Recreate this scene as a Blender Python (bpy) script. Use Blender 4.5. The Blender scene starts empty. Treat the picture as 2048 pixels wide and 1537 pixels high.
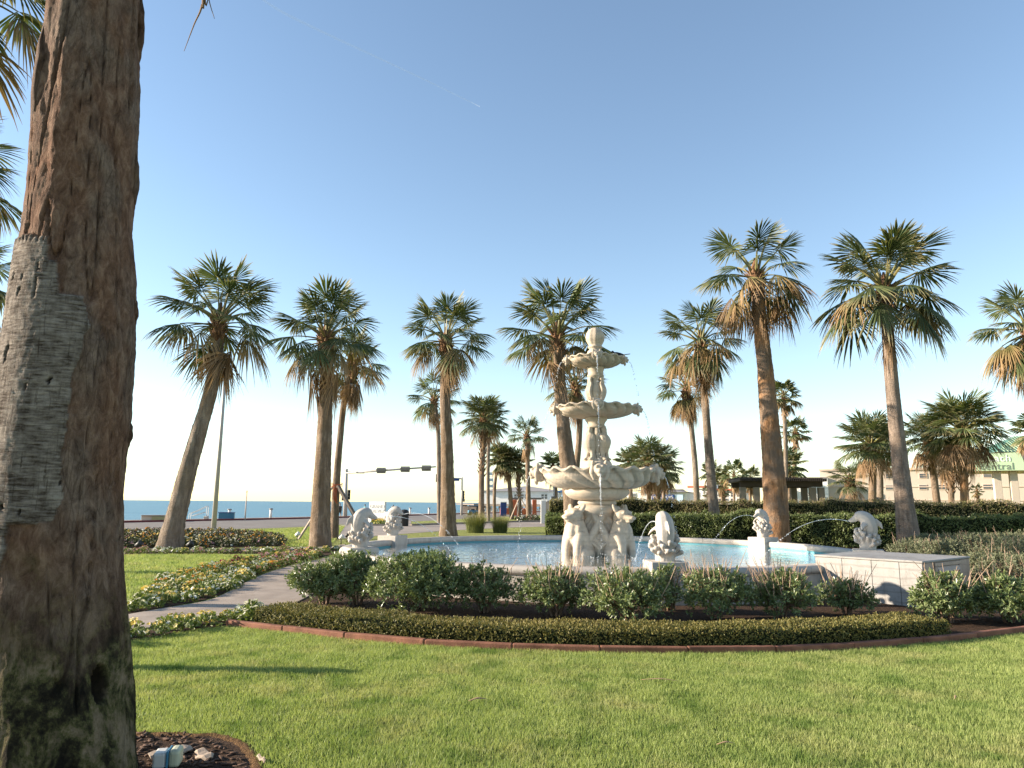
import bpy, bmesh, math, random
import numpy as np
from mathutils import Vector, Matrix, noise

R_ = math.radians
SC = bpy.context.scene
COL = SC.collection

# ------------------------------------------------------------------ camera
CAM_H, PITCH, ROLL, FPX = 1.65, R_(9.3), R_(0.42), 1450.0
cr, sr = math.cos(ROLL), math.sin(ROLL)
CF = Vector((0, math.cos(PITCH), math.sin(PITCH)))
U0 = Vector((0, -math.sin(PITCH), math.cos(PITCH)))
R0 = Vector((1, 0, 0))
CR = R0 * cr + U0 * sr
CU = U0 * cr - R0 * sr
cam_d = bpy.data.cameras.new('camera')
cam = bpy.data.objects.new('camera', cam_d)
COL.objects.link(cam)
cam.matrix_world = Matrix(((CR.x, CU.x, -CF.x, 0), (CR.y, CU.y, -CF.y, 0), (CR.z, CU.z, -CF.z, CAM_H), (0, 0, 0, 1)))
cam_d.sensor_width = 36
cam_d.lens = 36 * FPX / 2048
cam_d.clip_end = 60000
cam_d.clip_start = 0.05
SC.camera = cam

# ------------------------------------------------------------------ light
SUN_EL, SUN_AZ = R_(17.0), R_(2.5)          # sun low, from -X, a little beyond the scene
S_DIR = Vector((-math.cos(SUN_EL) * math.cos(SUN_AZ), math.cos(SUN_EL) * math.sin(SUN_AZ), math.sin(SUN_EL)))
W = bpy.data.worlds.new('World')
SC.world = W
W.use_nodes = True
nt = W.node_tree
nt.nodes.clear()
sky = nt.nodes.new('ShaderNodeTexSky')
sky.sky_type = 'NISHITA'
sky.sun_disc = False
sky.sun_elevation = SUN_EL
sky.sun_rotation = R_(-90) + SUN_AZ
sky.altitude = 0
sky.air_density = 1.0
sky.dust_density = 0.1
sky.ozone_density = 1.0
bg = nt.nodes.new('ShaderNodeBackground')
bg.inputs[1].default_value = 0.102
wo = nt.nodes.new('ShaderNodeOutputWorld')
nt.links.new(sky.outputs[0], bg.inputs[0])
nt.links.new(bg.outputs[0], wo.inputs[0])
sun_d = bpy.data.lights.new('sun', 'SUN')
sun_d.energy = 5.0
sun_d.angle = R_(0.6)
sun_d.color = (1.0, 0.86, 0.69)
sun = bpy.data.objects.new('sun', sun_d)
COL.objects.link(sun)
sun.rotation_euler = S_DIR.to_track_quat('Z', 'Y').to_euler()
SC.view_settings.view_transform = 'Standard'
SC.view_settings.look = 'None'
SC.view_settings.gamma = 1.0
SC.view_settings.exposure = 1.45
SC.view_settings.use_curve_mapping = False
SC.render.engine = 'CYCLES'
try:
    SC.cycles.max_bounces = 6
    SC.cycles.transparent_max_bounces = 8
    SC.cycles.sample_clamp_indirect = 6
    SC.cycles.use_denoising = True
except Exception:
    pass

# ------------------------------------------------------------------ placing helpers
def ray(x, y):
    return CF + CR * ((x - 1024) / FPX) - CU * ((y - 768.5) / FPX)

def G(x, y, z=0.0):
    d = ray(x, y)
    t = (z - CAM_H) / d.z
    return Vector((d.x * t, d.y * t, z))

def PD(x, y, Y):
    d = ray(x, y)
    t = Y / d.y
    return Vector((d.x * t, Y, CAM_H + d.z * t))

def MPP(p):
    """metres that one reference pixel covers at point p"""
    return (Vector(p) - Vector((0, 0, CAM_H))).dot(CF) / FPX

# ------------------------------------------------------------------ object helpers
def link(o):
    COL.objects.link(o)
    return o

def tag(o, label, cat, group=None):
    o['label'] = label
    o['category'] = cat
    if group:
        o['group'] = group
    return o

def thing(name, label, cat, loc=(0, 0, 0), group=None, rz=0):
    o = bpy.data.objects.new(name, None)
    o.empty_display_size = 0.2
    o.location = loc
    o.rotation_euler = (0, 0, rz)
    link(o)
    return tag(o, label, cat, group)

class Geo:
    """collects vertices, faces, per-vertex v and t, and a material index per face"""
    def __init__(self):
        self.V, self.F3, self.F4, self.M3, self.M4, self.v, self.t, self.n = [], [], [], [], [], [], [], 0
    def add(self, V, F, v=0.0, t=0.0, m=0):
        V = np.asarray(V, float).reshape(-1, 3)
        F = np.asarray(F, int)
        k = len(V)
        self.V.append(V)
        self.v.append(np.broadcast_to(np.asarray(v, float), (k,)))
        self.t.append(np.broadcast_to(np.asarray(t, float), (k,)))
        if F.size:
            if F.shape[1] == 3:
                self.F3.append(F + self.n); self.M3.append(np.full(len(F), m))
            else:
                self.F4.append(F + self.n); self.M4.append(np.full(len(F), m))
        self.n += k
        return self
    def arrays(self):
        return np.concatenate(self.V), np.concatenate(self.v), np.concatenate(self.t)
    def merge(self, other, M=None):
        V, v, t = other.arrays()
        if M is not None:
            A = np.array(M)
            V = V @ A[:3, :3].T + A[:3, 3]
        n0 = self.n
        self.V.append(V); self.v.append(v); self.t.append(t); self.n += len(V)
        for f, m in zip(other.F3, other.M3):
            self.F3.append(f + n0); self.M3.append(m)
        for f, m in zip(other.F4, other.M4):
            self.F4.append(f + n0); self.M4.append(m)
        return self
    def mesh(self, name, mats, smooth=True, attrs=True):
        V, v, t = self.arrays()
        F3 = np.concatenate(self.F3) if self.F3 else np.zeros((0, 3), int)
        F4 = np.concatenate(self.F4) if self.F4 else np.zeros((0, 4), int)
        me = bpy.data.meshes.new(name)
        me.vertices.add(len(V))
        me.vertices.foreach_set('co', V.astype(np.float32).ravel())
        nl = F3.size + F4.size
        me.loops.add(nl)
        me.loops.foreach_set('vertex_index', np.concatenate([F3.ravel(), F4.ravel()]).astype(np.int32))
        npoly = len(F3) + len(F4)
        me.polygons.add(npoly)
        st = np.concatenate([np.arange(len(F3)) * 3, F3.size + np.arange(len(F4)) * 4]).astype(np.int32)
        me.polygons.foreach_set('loop_start', st)
        mi = np.concatenate((self.M3 or [np.zeros(0, int)]) + (self.M4 or [np.zeros(0, int)])).astype(np.int32)
        me.polygons.foreach_set('material_index', mi)
        me.polygons.foreach_set('use_smooth', np.full(npoly, bool(smooth)))
        if attrs:
            for nm, a in (('v', v), ('t', t)):
                at = me.attributes.new(nm, 'FLOAT', 'POINT')
                at.data.foreach_set('value', a.astype(np.float32))
        for m in (mats if isinstance(mats, (list, tuple)) else [mats]):
            me.materials.append(m)
        me.update(calc_edges=True)
        me.validate()
        return me
    def build(self, name, mats, parent=None, world=True, smooth=True, loc=None):
        return put(name, self.mesh(name, mats, smooth), parent, world, loc)

def put(name, me, parent=None, world=True, loc=None):
    """link a mesh; with a parent, world=True means the mesh is in world coordinates"""
    o = bpy.data.objects.new(name, me)
    link(o)
    if loc is not None:
        o.location = loc
    if parent is not None:
        o.parent = parent
        if world:
            o.matrix_parent_inverse = basis(parent).inverted()
    return o

def basis(o):
    m = Matrix.LocRotScale(o.location, o.rotation_euler, o.scale)
    if o.parent:
        return basis(o.parent) @ o.matrix_parent_inverse @ m
    return m

def struct(o, kind='structure'):
    o['kind'] = kind
    return o

def frames(P):
    P = np.asarray(P, float)
    T = np.gradient(P, axis=0)
    T /= np.linalg.norm(T, axis=1)[:, None] + 1e-12
    ref = np.array([1.0, 0, 0]) if abs(T[0][0]) < 0.9 else np.array([0, 1.0, 0])
    A = []
    a = ref - T[0] * ref.dot(T[0])
    for i in range(len(P)):
        a = a - T[i] * a.dot(T[i])
        a /= np.linalg.norm(a) + 1e-12
        A.append(a)
    A = np.array(A)
    return T, A, np.cross(T, A)

def tube(P, rad, n=8, flat=1.0, cap=True):
    P = np.asarray(P, float)
    rad = np.broadcast_to(np.asarray(rad, float), (len(P),))
    T, A, B = frames(P)
    th = np.arange(n) / n * 2 * math.pi
    V = P[:, None, :] + rad[:, None, None] * (np.cos(th)[None, :, None] * A[:, None, :] + flat * np.sin(th)[None, :, None] * B[:, None, :])
    V = V.reshape(-1, 3)
    F = []
    for i in range(len(P) - 1):
        for j in range(n):
            F.append((i * n + j, i * n + (j + 1) % n, (i + 1) * n + (j + 1) % n, (i + 1) * n + j))
    if cap:
        k = len(V)
        V = np.vstack([V, P[0], P[-1]])
        e = (len(P) - 1) * n
        for j in range(n):
            F.append((k, (j + 1) % n, j, j))
            F.append((k + 1, e + j, e + (j + 1) % n, e + (j + 1) % n))
    return V, F

def add_tube(g, P, rad, n=8, flat=1.0, v=0.5, t=0.5, m=0, cap=True):
    V, F = tube(P, rad, n, flat, cap)
    F = np.array(F)
    q = F[F[:, 2] != F[:, 3]]
    tr = F[F[:, 2] == F[:, 3]][:, :3]
    n0 = g.n
    g.add(V, q, v, t, m)
    if len(tr):
        g.F3.append(tr + n0); g.M3.append(np.full(len(tr), m))

def lathe(prof, n=32, c=(0, 0, 0), a0=0.0, a1=2 * math.pi, mod=None):
    closed = abs(a1 - a0 - 2 * math.pi) < 1e-6
    th = a0 + (a1 - a0) * np.arange(n if closed else n + 1) / n
    prof = np.asarray(prof, float)
    r = np.repeat(prof[:, 0][:, None], len(th), 1)
    z = np.repeat(prof[:, 1][:, None], len(th), 1)
    if mod:
        r, z = mod(r, z, np.repeat(th[None], len(prof), 0))
    V = np.stack([c[0] + r * np.cos(th), c[1] + r * np.sin(th), c[2] + z], -1).reshape(-1, 3)
    m = len(th)
    F = []
    for i in range(len(prof) - 1):
        for j in range(m if closed else m - 1):
            F.append((i * m + j, i * m + (j + 1) % m, (i + 1) * m + (j + 1) % m, (i + 1) * m + j))
    return V, F

def box_arr(c, s, rz=0.0):
    c = np.asarray(c, float); s = np.asarray(s, float) / 2
    k = np.array([(-1, -1, -1), (1, -1, -1), (1, 1, -1), (-1, 1, -1), (-1, -1, 1), (1, -1, 1), (1, 1, 1), (-1, 1, 1)], float) * s
    cz, sz = math.cos(rz), math.sin(rz)
    V = np.stack([k[:, 0] * cz - k[:, 1] * sz, k[:, 0] * sz + k[:, 1] * cz, k[:, 2]], -1) + c
    F = [(0, 3, 2, 1), (4, 5, 6, 7), (0, 1, 5, 4), (1, 2, 6, 5), (2, 3, 7, 6), (3, 0, 4, 7)]
    return V, F

def add_box(g, c, s, rz=0.0, m=0, v=0.5):
    V, F = box_arr(c, s, rz)
    g.add(V, F, v, 0.5, m)

def bev_box(name, c, s, mat, parent=None, rz=0.0, bev=0.012, world=True, seg=2):
    """a box with its edges rounded"""
    bm = bmesh.new()
    V, F = box_arr((0, 0, 0), s, 0)
    vs = [bm.verts.new(p) for p in V]
    for f in F:
        bm.faces.new([vs[i] for i in f])
    bmesh.ops.bevel(bm, geom=bm.edges[:], offset=bev, segments=seg, affect='EDGES', profile=0.5)
    me = bpy.data.meshes.new(name)
    M = Matrix.Translation(Vector(c)) @ Matrix.Rotation(rz, 4, 'Z')
    bm.transform(M)
    bm.to_mesh(me); bm.free()
    me.materials.append(mat)
    return put(name, me, parent, world)

def blob(name, parts, mat, parent=None, voxel=0.02, smooth=4, world=True, M=None):
    """one continuous sculpted surface: overlapping volumes fused by a voxel remesh"""
    g = Geo()
    for p in parts:
        if p[0] == 'e':            # ellipsoid: centre, radii, rotation (euler)
            _, c, r, rot = p if len(p) == 4 else (*p, (0, 0, 0))
            n, k = 14, 9
            ph = np.linspace(0, math.pi, k)
            pr = np.stack([np.sin(ph), -np.cos(ph)], -1)
            pr[0, 0] = pr[-1, 0] = 1e-3
            V, F = lathe(pr, n)
            V = V * np.array(r)
            from mathutils import Euler
            A = np.array(Euler(rot).to_matrix())
            V = V @ A.T + np.array(c)
            k0 = len(V)
            V = np.vstack([V, V[:n].mean(0), V[-n:].mean(0)])
            g.add(V, F)
            tr = [(k0, (j + 1) % n, j) for j in range(n)] + [(k0 + 1, (k - 1) * n + j, (k - 1) * n + (j + 1) % n) for j in range(n)]
            g.F3.append(np.array(tr) + g.n - len(V)); g.M3.append(np.zeros(len(tr), int))
        else:                      # tube: points, radii, flatness
            _, P, rad = p[:3]
            add_tube(g, smooth_path(P, 4), smooth_vals(rad, 4), 10, p[3] if len(p) > 3 else 1.0)
    me = g.mesh(name, mat, attrs=False)
    if M is not None:
        me.transform(M)
    o = bpy.data.objects.new(name, me)
    link(o)
    rm = o.modifiers.new('r', 'REMESH'); rm.mode = 'VOXEL'; rm.voxel_size = voxel
    if smooth:
        sm = o.modifiers.new('s', 'SMOOTH'); sm.factor = 0.5; sm.iterations = smooth
    dg = bpy.context.evaluated_depsgraph_get()
    me2 = bpy.data.meshes.new_from_object(o.evaluated_get(dg))
    me2.name = name
    bpy.data.objects.remove(o)
    bpy.data.meshes.remove(me)
    me2.materials.clear(); me2.materials.append(mat)
    me2.polygons.foreach_set('use_smooth', np.full(len(me2.polygons), True))
    return put(name, me2, parent, world)

def smooth_path(P, k=6):
    P = np.asarray(P, float)
    if len(P) < 3:
        t = np.linspace(0, 1, k + 1)[:, None]
        return P[0] * (1 - t) + P[-1] * t
    Q = np.vstack([2 * P[0] - P[1], P, 2 * P[-1] - P[-2]])
    out = []
    for i in range(1, len(Q) - 2):
        for j in range(k):
            t = j / k
            out.append(0.5 * (2 * Q[i] + (Q[i + 1] - Q[i - 1]) * t + (2 * Q[i - 1] - 5 * Q[i] + 4 * Q[i + 1] - Q[i + 2]) * t * t + (3 * Q[i] - Q[i - 1] - 3 * Q[i + 1] + Q[i + 2]) * t ** 3))
    out.append(P[-1])
    return np.array(out)

def smooth_vals(r, k=6):
    r = np.asarray(r, float)
    if r.ndim == 0:
        return r
    x = np.arange(len(r))
    n = (len(r) - 1) * k + 1
    return np.interp(np.linspace(0, len(r) - 1, n), x, r)

def in_poly(x, y, poly):
    poly = np.asarray(poly, float)[:, :2]
    ins = np.zeros(len(x), bool)
    j = len(poly) - 1
    for i in range(len(poly)):
        xi, yi = poly[i]; xj, yj = poly[j]
        c = ((yi > y) != (yj > y)) & (x < (xj - xi) * (y - yi) / (yj - yi + 1e-12) + xi)
        ins ^= c
        j = i
    return ins

# ------------------------------------------------------------------ materials
class NT:
    def __init__(self, name):
        self.m = bpy.data.materials.new(name)
        self.m.use_nodes = True
        self.t = self.m.node_tree
        self.b = self.t.nodes['Principled BSDF']
        self.out = self.t.nodes['Material Output']
    def n(self, typ, ins=None, **kw):
        nd = self.t.nodes.new('ShaderNode' + typ)
        for k, v in kw.items():
            setattr(nd, k, v)
        for k, v in (ins or {}).items():
            if hasattr(v, 'node') or isinstance(v, bpy.types.NodeSocket):
                self.t.links.new(v, nd.inputs[k])
            else:
                nd.inputs[k].default_value = v
        return nd
    def l(self, a, b):
        self.t.links.new(a, b)
    def coord(self, kind='Object', scale=(1, 1, 1)):
        c = self.n('TexCoord')
        mp = self.n('Mapping', {'Scale': scale})
        self.l(c.outputs[kind], mp.inputs[0])
        return mp.outputs[0]
    def pos(self, scale=(1, 1, 1)):
        c = self.n('NewGeometry')
        mp = self.n('Mapping', {'Scale': scale})
        self.l(c.outputs['Position'], mp.inputs[0])
        return mp.outputs[0]
    def noise(self, vec, scale, detail=4, rough=0.55, dist=0.0):
        return self.n('TexNoise', {'Vector': vec, 'Scale': scale, 'Detail': detail, 'Roughness': rough, 'Distortion': dist}).outputs[0]
    def ramp(self, fac, stops, interp='LINEAR'):
        r = self.n('ValToRGB', {'Fac': fac})
        cr_ = r.color_ramp
        cr_.interpolation = interp
        while len(cr_.elements) < len(stops):
            cr_.elements.new(0.5)
        for e, (p, c) in zip(cr_.elements, stops):
            e.position = p
            e.color = (*c, 1) if len(c) == 3 else c
        return r.outputs[0]
    def mix(self, f, a, b, blend='MIX'):
        nd = self.n('MixRGB', blend_type=blend)
        for k, v in ((0, f), (1, a), (2, b)):
            if isinstance(v, bpy.types.NodeSocket):
                self.l(v, nd.inputs[k])
            elif k == 0:
                nd.inputs[0].default_value = v
            else:
                nd.inputs[k].default_value = (*v, 1) if len(v) == 3 else v
        return nd.outputs[0]
    def math(self, op, a, b=0.0, clamp=False):
        nd = self.n('Math', operation=op, use_clamp=clamp)
        for k, v in ((0, a), (1, b)):
            if isinstance(v, bpy.types.NodeSocket):
                self.l(v, nd.inputs[k])
            else:
                nd.inputs[k].default_value = v
        return nd.outputs[0]
    def attr(self, name):
        return self.n('Attribute', attribute_name=name).outputs['Fac']
    def bump(self, h, strength=0.4, dist=0.02):
        b = self.n('Bump', {'Height': h, 'Strength': strength, 'Distance': dist})
        self.l(b.outputs[0], self.b.inputs['Normal'])
        return b.outputs[0]
    def color(self, c):
        if isinstance(c, bpy.types.NodeSocket):
            self.l(c, self.b.inputs['Base Color'])
        else:
            self.b.inputs['Base Color'].default_value = (*c, 1)
    def set(self, rough=0.6, spec=0.3, metal=0.0):
        self.b.inputs['Roughness'].default_value = rough
        self.b.inputs['Specular IOR Level'].default_value = spec
        self.b.inputs['Metallic'].default_value = metal
        return self

def sc_(c, k):
    return tuple(min(1, x * k) for x in c)

def plain(name, c, rough=0.6, var=0.18, scale=4.0, bump=0.15, bscale=30, spec=0.3, metal=0.0, dist=0.01):
    m = NT(name).set(rough, spec, metal)
    p = m.pos()
    n1 = m.noise(p, scale, 5)
    m.color(m.ramp(n1, [(0.25, sc_(c, 1 - var)), (0.75, sc_(c, 1 + var))]))
    if bump:
        m.bump(m.noise(p, bscale, 4), bump, dist)
    return m.m

def leafmat(name, ca, cb, tip=None, tip0=0.6, trans=0.3, rough=0.45, spec=0.35, objrand=0.0, tcol=None):
    """foliage: v picks a tone between ca and cb, t runs base to tip"""
    m = NT(name).set(rough, spec)
    c = m.mix(m.attr('v'), ca, cb)
    if objrand:
        oi = m.n('ObjectInfo')
        f = m.math('MULTIPLY_ADD', oi.outputs['Random'], objrand)
        f.node.inputs[2].default_value = 1 - objrand * 0.6
        hs = m.n('HueSaturation', {'Value': f, 'Color': c})
        c = hs.outputs[0]
    if tip:
        tt = m.math('MULTIPLY', m.math('SUBTRACT', m.attr('t'), tip0, True), 1 / (1 - tip0), True)
        c = m.mix(tt, c, tip)
    m.color(c)
    if trans:
        tr = m.n('BsdfTranslucent')
        m.l(m.mix(1.0, c, tcol or (1.0, 1.0, 0.55), 'MULTIPLY'), tr.inputs[0])
        mx = m.n('MixShader', {0: trans})
        m.l(m.b.outputs[0], mx.inputs[1]); m.l(tr.outputs[0], mx.inputs[2])
        m.l(mx.outputs[0], m.out.inputs[0])
    return m.m

def stone(name, base=(0.47, 0.395, 0.305), dark=(0.30, 0.25, 0.20), warm=(0.46, 0.31, 0.17), vein=True, warmk=0.35, sc=1.0):
    m = NT(name).set(0.62, 0.3)
    p = m.pos()
    w = m.n('TexWave', {'Vector': m.pos((0.6, 0.6, 2.0)), 'Scale': 0.75 * sc, 'Distortion': 7.0, 'Detail': 5.0, 'Detail Scale': 1.1}, wave_type='BANDS', bands_direction='Z').outputs[0]
    n1 = m.noise(p, 1.6, 5)
    n2 = m.noise(m.pos((1, 1, 0.35)), 5.0, 6, 0.65)
    c = m.mix(m.ramp(n2, [(0.35, (0, 0, 0)), (0.8, (1, 1, 1))]), base, sc_(base, 0.78))
    if vein:
        c = m.mix(m.ramp(w, [(0.84, (0, 0, 0)), (0.985, (0.38, 0.38, 0.38))]), c, dark)
    c = m.mix(m.math('MULTIPLY', m.ramp(n1, [(0.50, (0, 0, 0)), (0.75, (1, 1, 1))]), warmk), c, warm)
    st = m.noise(m.pos((1, 1, 0.12)), 7, 5, 0.7, 0.3)
    c = m.mix(m.ramp(st, [(0.52, (0, 0, 0)), (0.72, (0.55, 0.55, 0.55))]), c, sc_(dark, 0.9))
    c = m.mix(m.ramp(m.noise(p, 16, 6, 0.75), [(0.30, (0.6, 0.6, 0.6)), (0.46, (0, 0, 0))]), c, sc_(base, 0.55))
    m.color(c)
    m.bump(m.math('ADD', m.noise(p, 28, 6, 0.6), m.math('MULTIPLY', m.noise(p, 150, 3), 0.5)), 0.35, 0.006)
    return m.m

def barkmat(name, ca, cb, cc, ring=1.0, crack=1.0):
    m = NT(name).set(0.85, 0.15)
    pv = m.pos((1, 1, 0.16))
    pr = m.pos((0.25, 0.25, 1))
    n1 = m.noise(pv, 9, 6, 0.65)
    n2 = m.noise(m.pos(), 1.3, 4)
    n3 = m.noise(pr, 16, 4)
    c = m.ramp(n1, [(0.3, sc_(ca, 0.38)), (0.5, ca), (0.70, sc_(cb, 1.1))])
    c = m.mix(m.ramp(n2, [(0.45, (0, 0, 0)), (0.62, (1, 1, 1))]), c, m.ramp(n1, [(0.3, sc_(cc, 0.6)), (0.7, cc)]))
    c = m.mix(m.math('MULTIPLY', n3, 0.35), c, sc_(ca, 0.5))
    m.color(c)
    h = m.math('ADD', m.math('MULTIPLY', n1, crack), m.math('MULTIPLY', n3, ring * 0.6))
    m.bump(m.math('ADD', h, m.math('MULTIPLY', m.noise(m.pos((1, 1, 0.4)), 45, 4, 0.7), 0.8)), 1.0, 0.07)
    return m.m

def turfmat():
    m = NT('turf_material').set(0.85, 0.1)
    p = m.pos()
    n1 = m.noise(p, 0.55, 5)
    n2 = m.noise(p, 9, 5, 0.7)
    n3 = m.noise(p, 120, 3, 0.7)
    c = m.ramp(n2, [(0.3, (0.24, 0.275, 0.075)), (0.7, (0.36, 0.37, 0.125))])
    c = m.mix(m.ramp(n1, [(0.4, (0, 0, 0)), (0.7, (0.5, 0.5, 0.5))]), c, (0.29, 0.28, 0.11))
    c = m.mix(m.math('MULTIPLY', n3, 0.5), c, (0.11, 0.14, 0.03))
    m.color(c)
    m.bump(m.math('ADD', m.noise(p, 60, 4, 0.7), n3), 0.9, 0.04)
    return m.m

MT = {}
MT['turf'] = turfmat()
MT['soil'] = plain('mulch_material', (0.055, 0.034, 0.022), 0.95, 0.5, 14, 0.9, 55, 0.1, dist=0.03)
MT['asphalt'] = plain('asphalt_material', (0.21, 0.185, 0.165), 0.9, 0.14, 0.5, 0.3, 80, 0.15)
MT['drive'] = plain('driveway_material', (0.30, 0.255, 0.22), 0.9, 0.12, 0.6, 0.3, 60, 0.15)
MT['kerb_red'] = plain('red_kerb_paint', (0.16, 0.035, 0.035), 0.7, 0.2, 3, 0.1)
MT['concrete'] = plain('concrete_material', (0.30, 0.245, 0.20), 0.85, 0.30, 1.6, 0.3, 50, 0.2)
MT['terracotta'] = plain('terracotta_edging', (0.21, 0.095, 0.062), 0.85, 0.45, 5, 0.4, 60, 0.2)
MT['stone'] = stone('fountain_marble')
MT['stone_pale'] = stone('pool_marble', (0.47, 0.425, 0.37), (0.30, 0.26, 0.22), (0.42, 0.31, 0.22), True, 0.2, 0.6)
MT['stone_plain'] = stone('dolphin_stone', (0.46, 0.42, 0.375), (0.36, 0.32, 0.28), (0.42, 0.34, 0.27), False, 0.25)
MT['panel'] = stone('grey_marble_panel', (0.33, 0.315, 0.295), (0.15, 0.13, 0.115), (0.30, 0.26, 0.22), True, 0.15, 1.6)
MT['panel_pink'] = stone('pink_stone_panel', (0.42, 0.32, 0.255), (0.26, 0.18, 0.135), (0.40, 0.27, 0.19), True, 0.3, 1.6)
MT['white'] = plain('white_paint', (0.66, 0.65, 0.62), 0.5, 0.06, 1.5, 0.05)
MT['cream'] = plain('cream_stucco', (0.52, 0.44, 0.36), 0.8, 0.07, 0.3, 0.1)
MT['pinkst'] = plain('pink_stucco', (0.58, 0.45, 0.36), 0.8, 0.06, 0.3, 0.1)
MT['redtrim'] = plain('red_tile_trim', (0.36, 0.10, 0.06), 0.7, 0.15, 1, 0.1)
MT['roof_grey'] = plain('grey_shingle', (0.26, 0.245, 0.24), 0.85, 0.12, 2, 0.3, 12)
MT['roof_blue'] = plain('blue_roof', (0.03, 0.08, 0.17), 0.6, 0.1, 1, 0.1)
MT['roof_green'] = plain('green_metal_roof', (0.09, 0.20, 0.14), 0.45, 0.1, 1, 0.0)
MT['paleblue'] = plain('pale_blue_siding', (0.42, 0.56, 0.68), 0.6, 0.08, 1, 0.1)
MT['signblue'] = plain('blue_sign_face', (0.012, 0.05, 0.20), 0.4, 0.05, 1, 0.0)
MT['signgreen'] = plain('pale_green_sign_face', (0.50, 0.64, 0.41), 0.5, 0.05, 1, 0.0)
MT['lettergrey'] = plain('grey_letter_paint', (0.20, 0.23, 0.18), 0.5, 0.05, 1, 0.0)
MT['letterwhite'] = plain('white_letter_paint', (0.8, 0.8, 0.78), 0.5, 0.03, 1, 0.0)
MT['lettersign'] = plain('sign_letter_grey', (0.42, 0.42, 0.41), 0.5, 0.03, 1, 0.0)
MT['glass'] = plain('window_glass', (0.06, 0.075, 0.09), 0.08, 0.1, 1, 0.0, spec=0.6)
MT['steel'] = plain('galvanised_steel', (0.42, 0.39, 0.355), 0.5, 0.12, 3, 0.05)
MT['darkmetal'] = plain('dark_metal', (0.03, 0.03, 0.03), 0.5, 0.2, 4, 0.05)
MT['signalblack'] = plain('signal_housing', (0.13, 0.125, 0.105), 0.55, 0.1, 4, 0.0)
MT['pergola'] = plain('dark_timber', (0.055, 0.043, 0.036), 0.8, 0.2, 3, 0.2)
MT['pergola_post'] = plain('pergola_stucco', (0.20, 0.175, 0.15), 0.85, 0.1, 2, 0.2)
MT['wood'] = plain('weathered_timber', (0.33, 0.26, 0.20), 0.85, 0.2, 8, 0.4, 40)
MT['wood_dark'] = plain('grey_brace_timber', (0.17, 0.14, 0.12), 0.85, 0.2, 8, 0.4, 40)
MT['orange'] = plain('orange_plastic', (0.50, 0.12, 0.045), 0.5, 0.1, 3, 0.0)
MT['navy'] = plain('navy_plastic', (0.03, 0.05, 0.16), 0.4, 0.1, 3, 0.0)
MT['teal'] = plain('blue_plastic', (0.05, 0.17, 0.26), 0.45, 0.1, 3, 0.0)
MT['yellowgrey'] = plain('ochre_painted_block', (0.40, 0.34, 0.17), 0.8, 0.2, 2, 0.1)
MT['lamp_white'] = plain('lamp_housing_white', (0.55, 0.53, 0.49), 0.35, 0.06, 4, 0.0, spec=0.5)
MT['lamp_cream'] = plain('lamp_visor_cream', (0.42, 0.42, 0.30), 0.4, 0.08, 4, 0.0, spec=0.4)
MT['bird'] = plain('black_plumage', (0.012, 0.012, 0.014), 0.4, 0.3, 20, 0.1)
MT['skin'] = plain('skin', (0.35, 0.22, 0.15), 0.6, 0.05, 5, 0.0)
MT['cloth_dark'] = plain('dark_clothing', (0.07, 0.06, 0.05), 0.85, 0.15, 8, 0.1)
MT['cloth_cyan'] = plain('cyan_shirt', (0.12, 0.50, 0.55), 0.85, 0.1, 8, 0.1)
MT['cloth_grey'] = plain('grey_clothing', (0.22, 0.22, 0.24), 0.85, 0.1, 8, 0.1)

# vegetation
MT['frond'] = leafmat('palm_frond_green', (0.062, 0.092, 0.034), (0.175, 0.20, 0.080), (0.40, 0.33, 0.18), 0.62, 0.30, 0.48, 0.35, 0.5)
MT['frond_pale'] = leafmat('palm_frond_olive', (0.055, 0.080, 0.030), (0.14, 0.155, 0.060), (0.42, 0.32, 0.18), 0.55, 0.25, 0.4, 0.45, 0.5)
MT['frond_turn'] = leafmat('palm_frond_turning', (0.10, 0.10, 0.035), (0.27, 0.20, 0.09), (0.38, 0.24, 0.13), 0.25, 0.2, 0.65, 0.15, 0.6)
MT['frond_dead'] = leafmat('palm_frond_dry', (0.20, 0.125, 0.065), (0.38, 0.26, 0.15), (0.40, 0.27, 0.17), 0.5, 0.15, 0.75, 0.15, 0.6)
MT['petiole'] = leafmat('palm_petiole', (0.13, 0.13, 0.04), (0.22, 0.17, 0.07), None, 0.6, 0.0, 0.5, 0.3)
MT['boot'] = leafmat('palm_leaf_base', (0.10, 0.052, 0.028), (0.27, 0.16, 0.09), (0.33, 0.21, 0.12), 0.5, 0.0, 0.85, 0.1)
MT['bark'] = barkmat('palm_bark', (0.25, 0.185, 0.135), (0.41, 0.32, 0.24), (0.28, 0.195, 0.125))
MT['bark_grey'] = barkmat('palm_bark_grey', (0.27, 0.215, 0.17), (0.40, 0.335, 0.265), (0.30, 0.23, 0.165), 1.4, 0.6)
MT['bark_orange'] = barkmat('palm_bark_peeled', (0.40, 0.215, 0.105), (0.55, 0.335, 0.19), (0.27, 0.20, 0.145), 0.5, 1.3)
MT['bark_smooth'] = barkmat('palm_bark_smooth', (0.29, 0.225, 0.178), (0.38, 0.30, 0.24), (0.31, 0.235, 0.18), 1.2, 0.25)
MT['shrub'] = leafmat('shrub_leaf', (0.075, 0.12, 0.040), (0.25, 0.30, 0.12), (0.27, 0.30, 0.135), 0.5, 0.25, 0.35, 0.5)
MT['shrub_grey'] = leafmat('grey_green_leaf', (0.10, 0.12, 0.065), (0.22, 0.23, 0.135), (0.26, 0.26, 0.16), 0.5, 0.2, 0.55, 0.3)
MT['twig'] = plain('twig_bark', (0.20, 0.13, 0.085), 0.85, 0.25, 20, 0.2)
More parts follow.
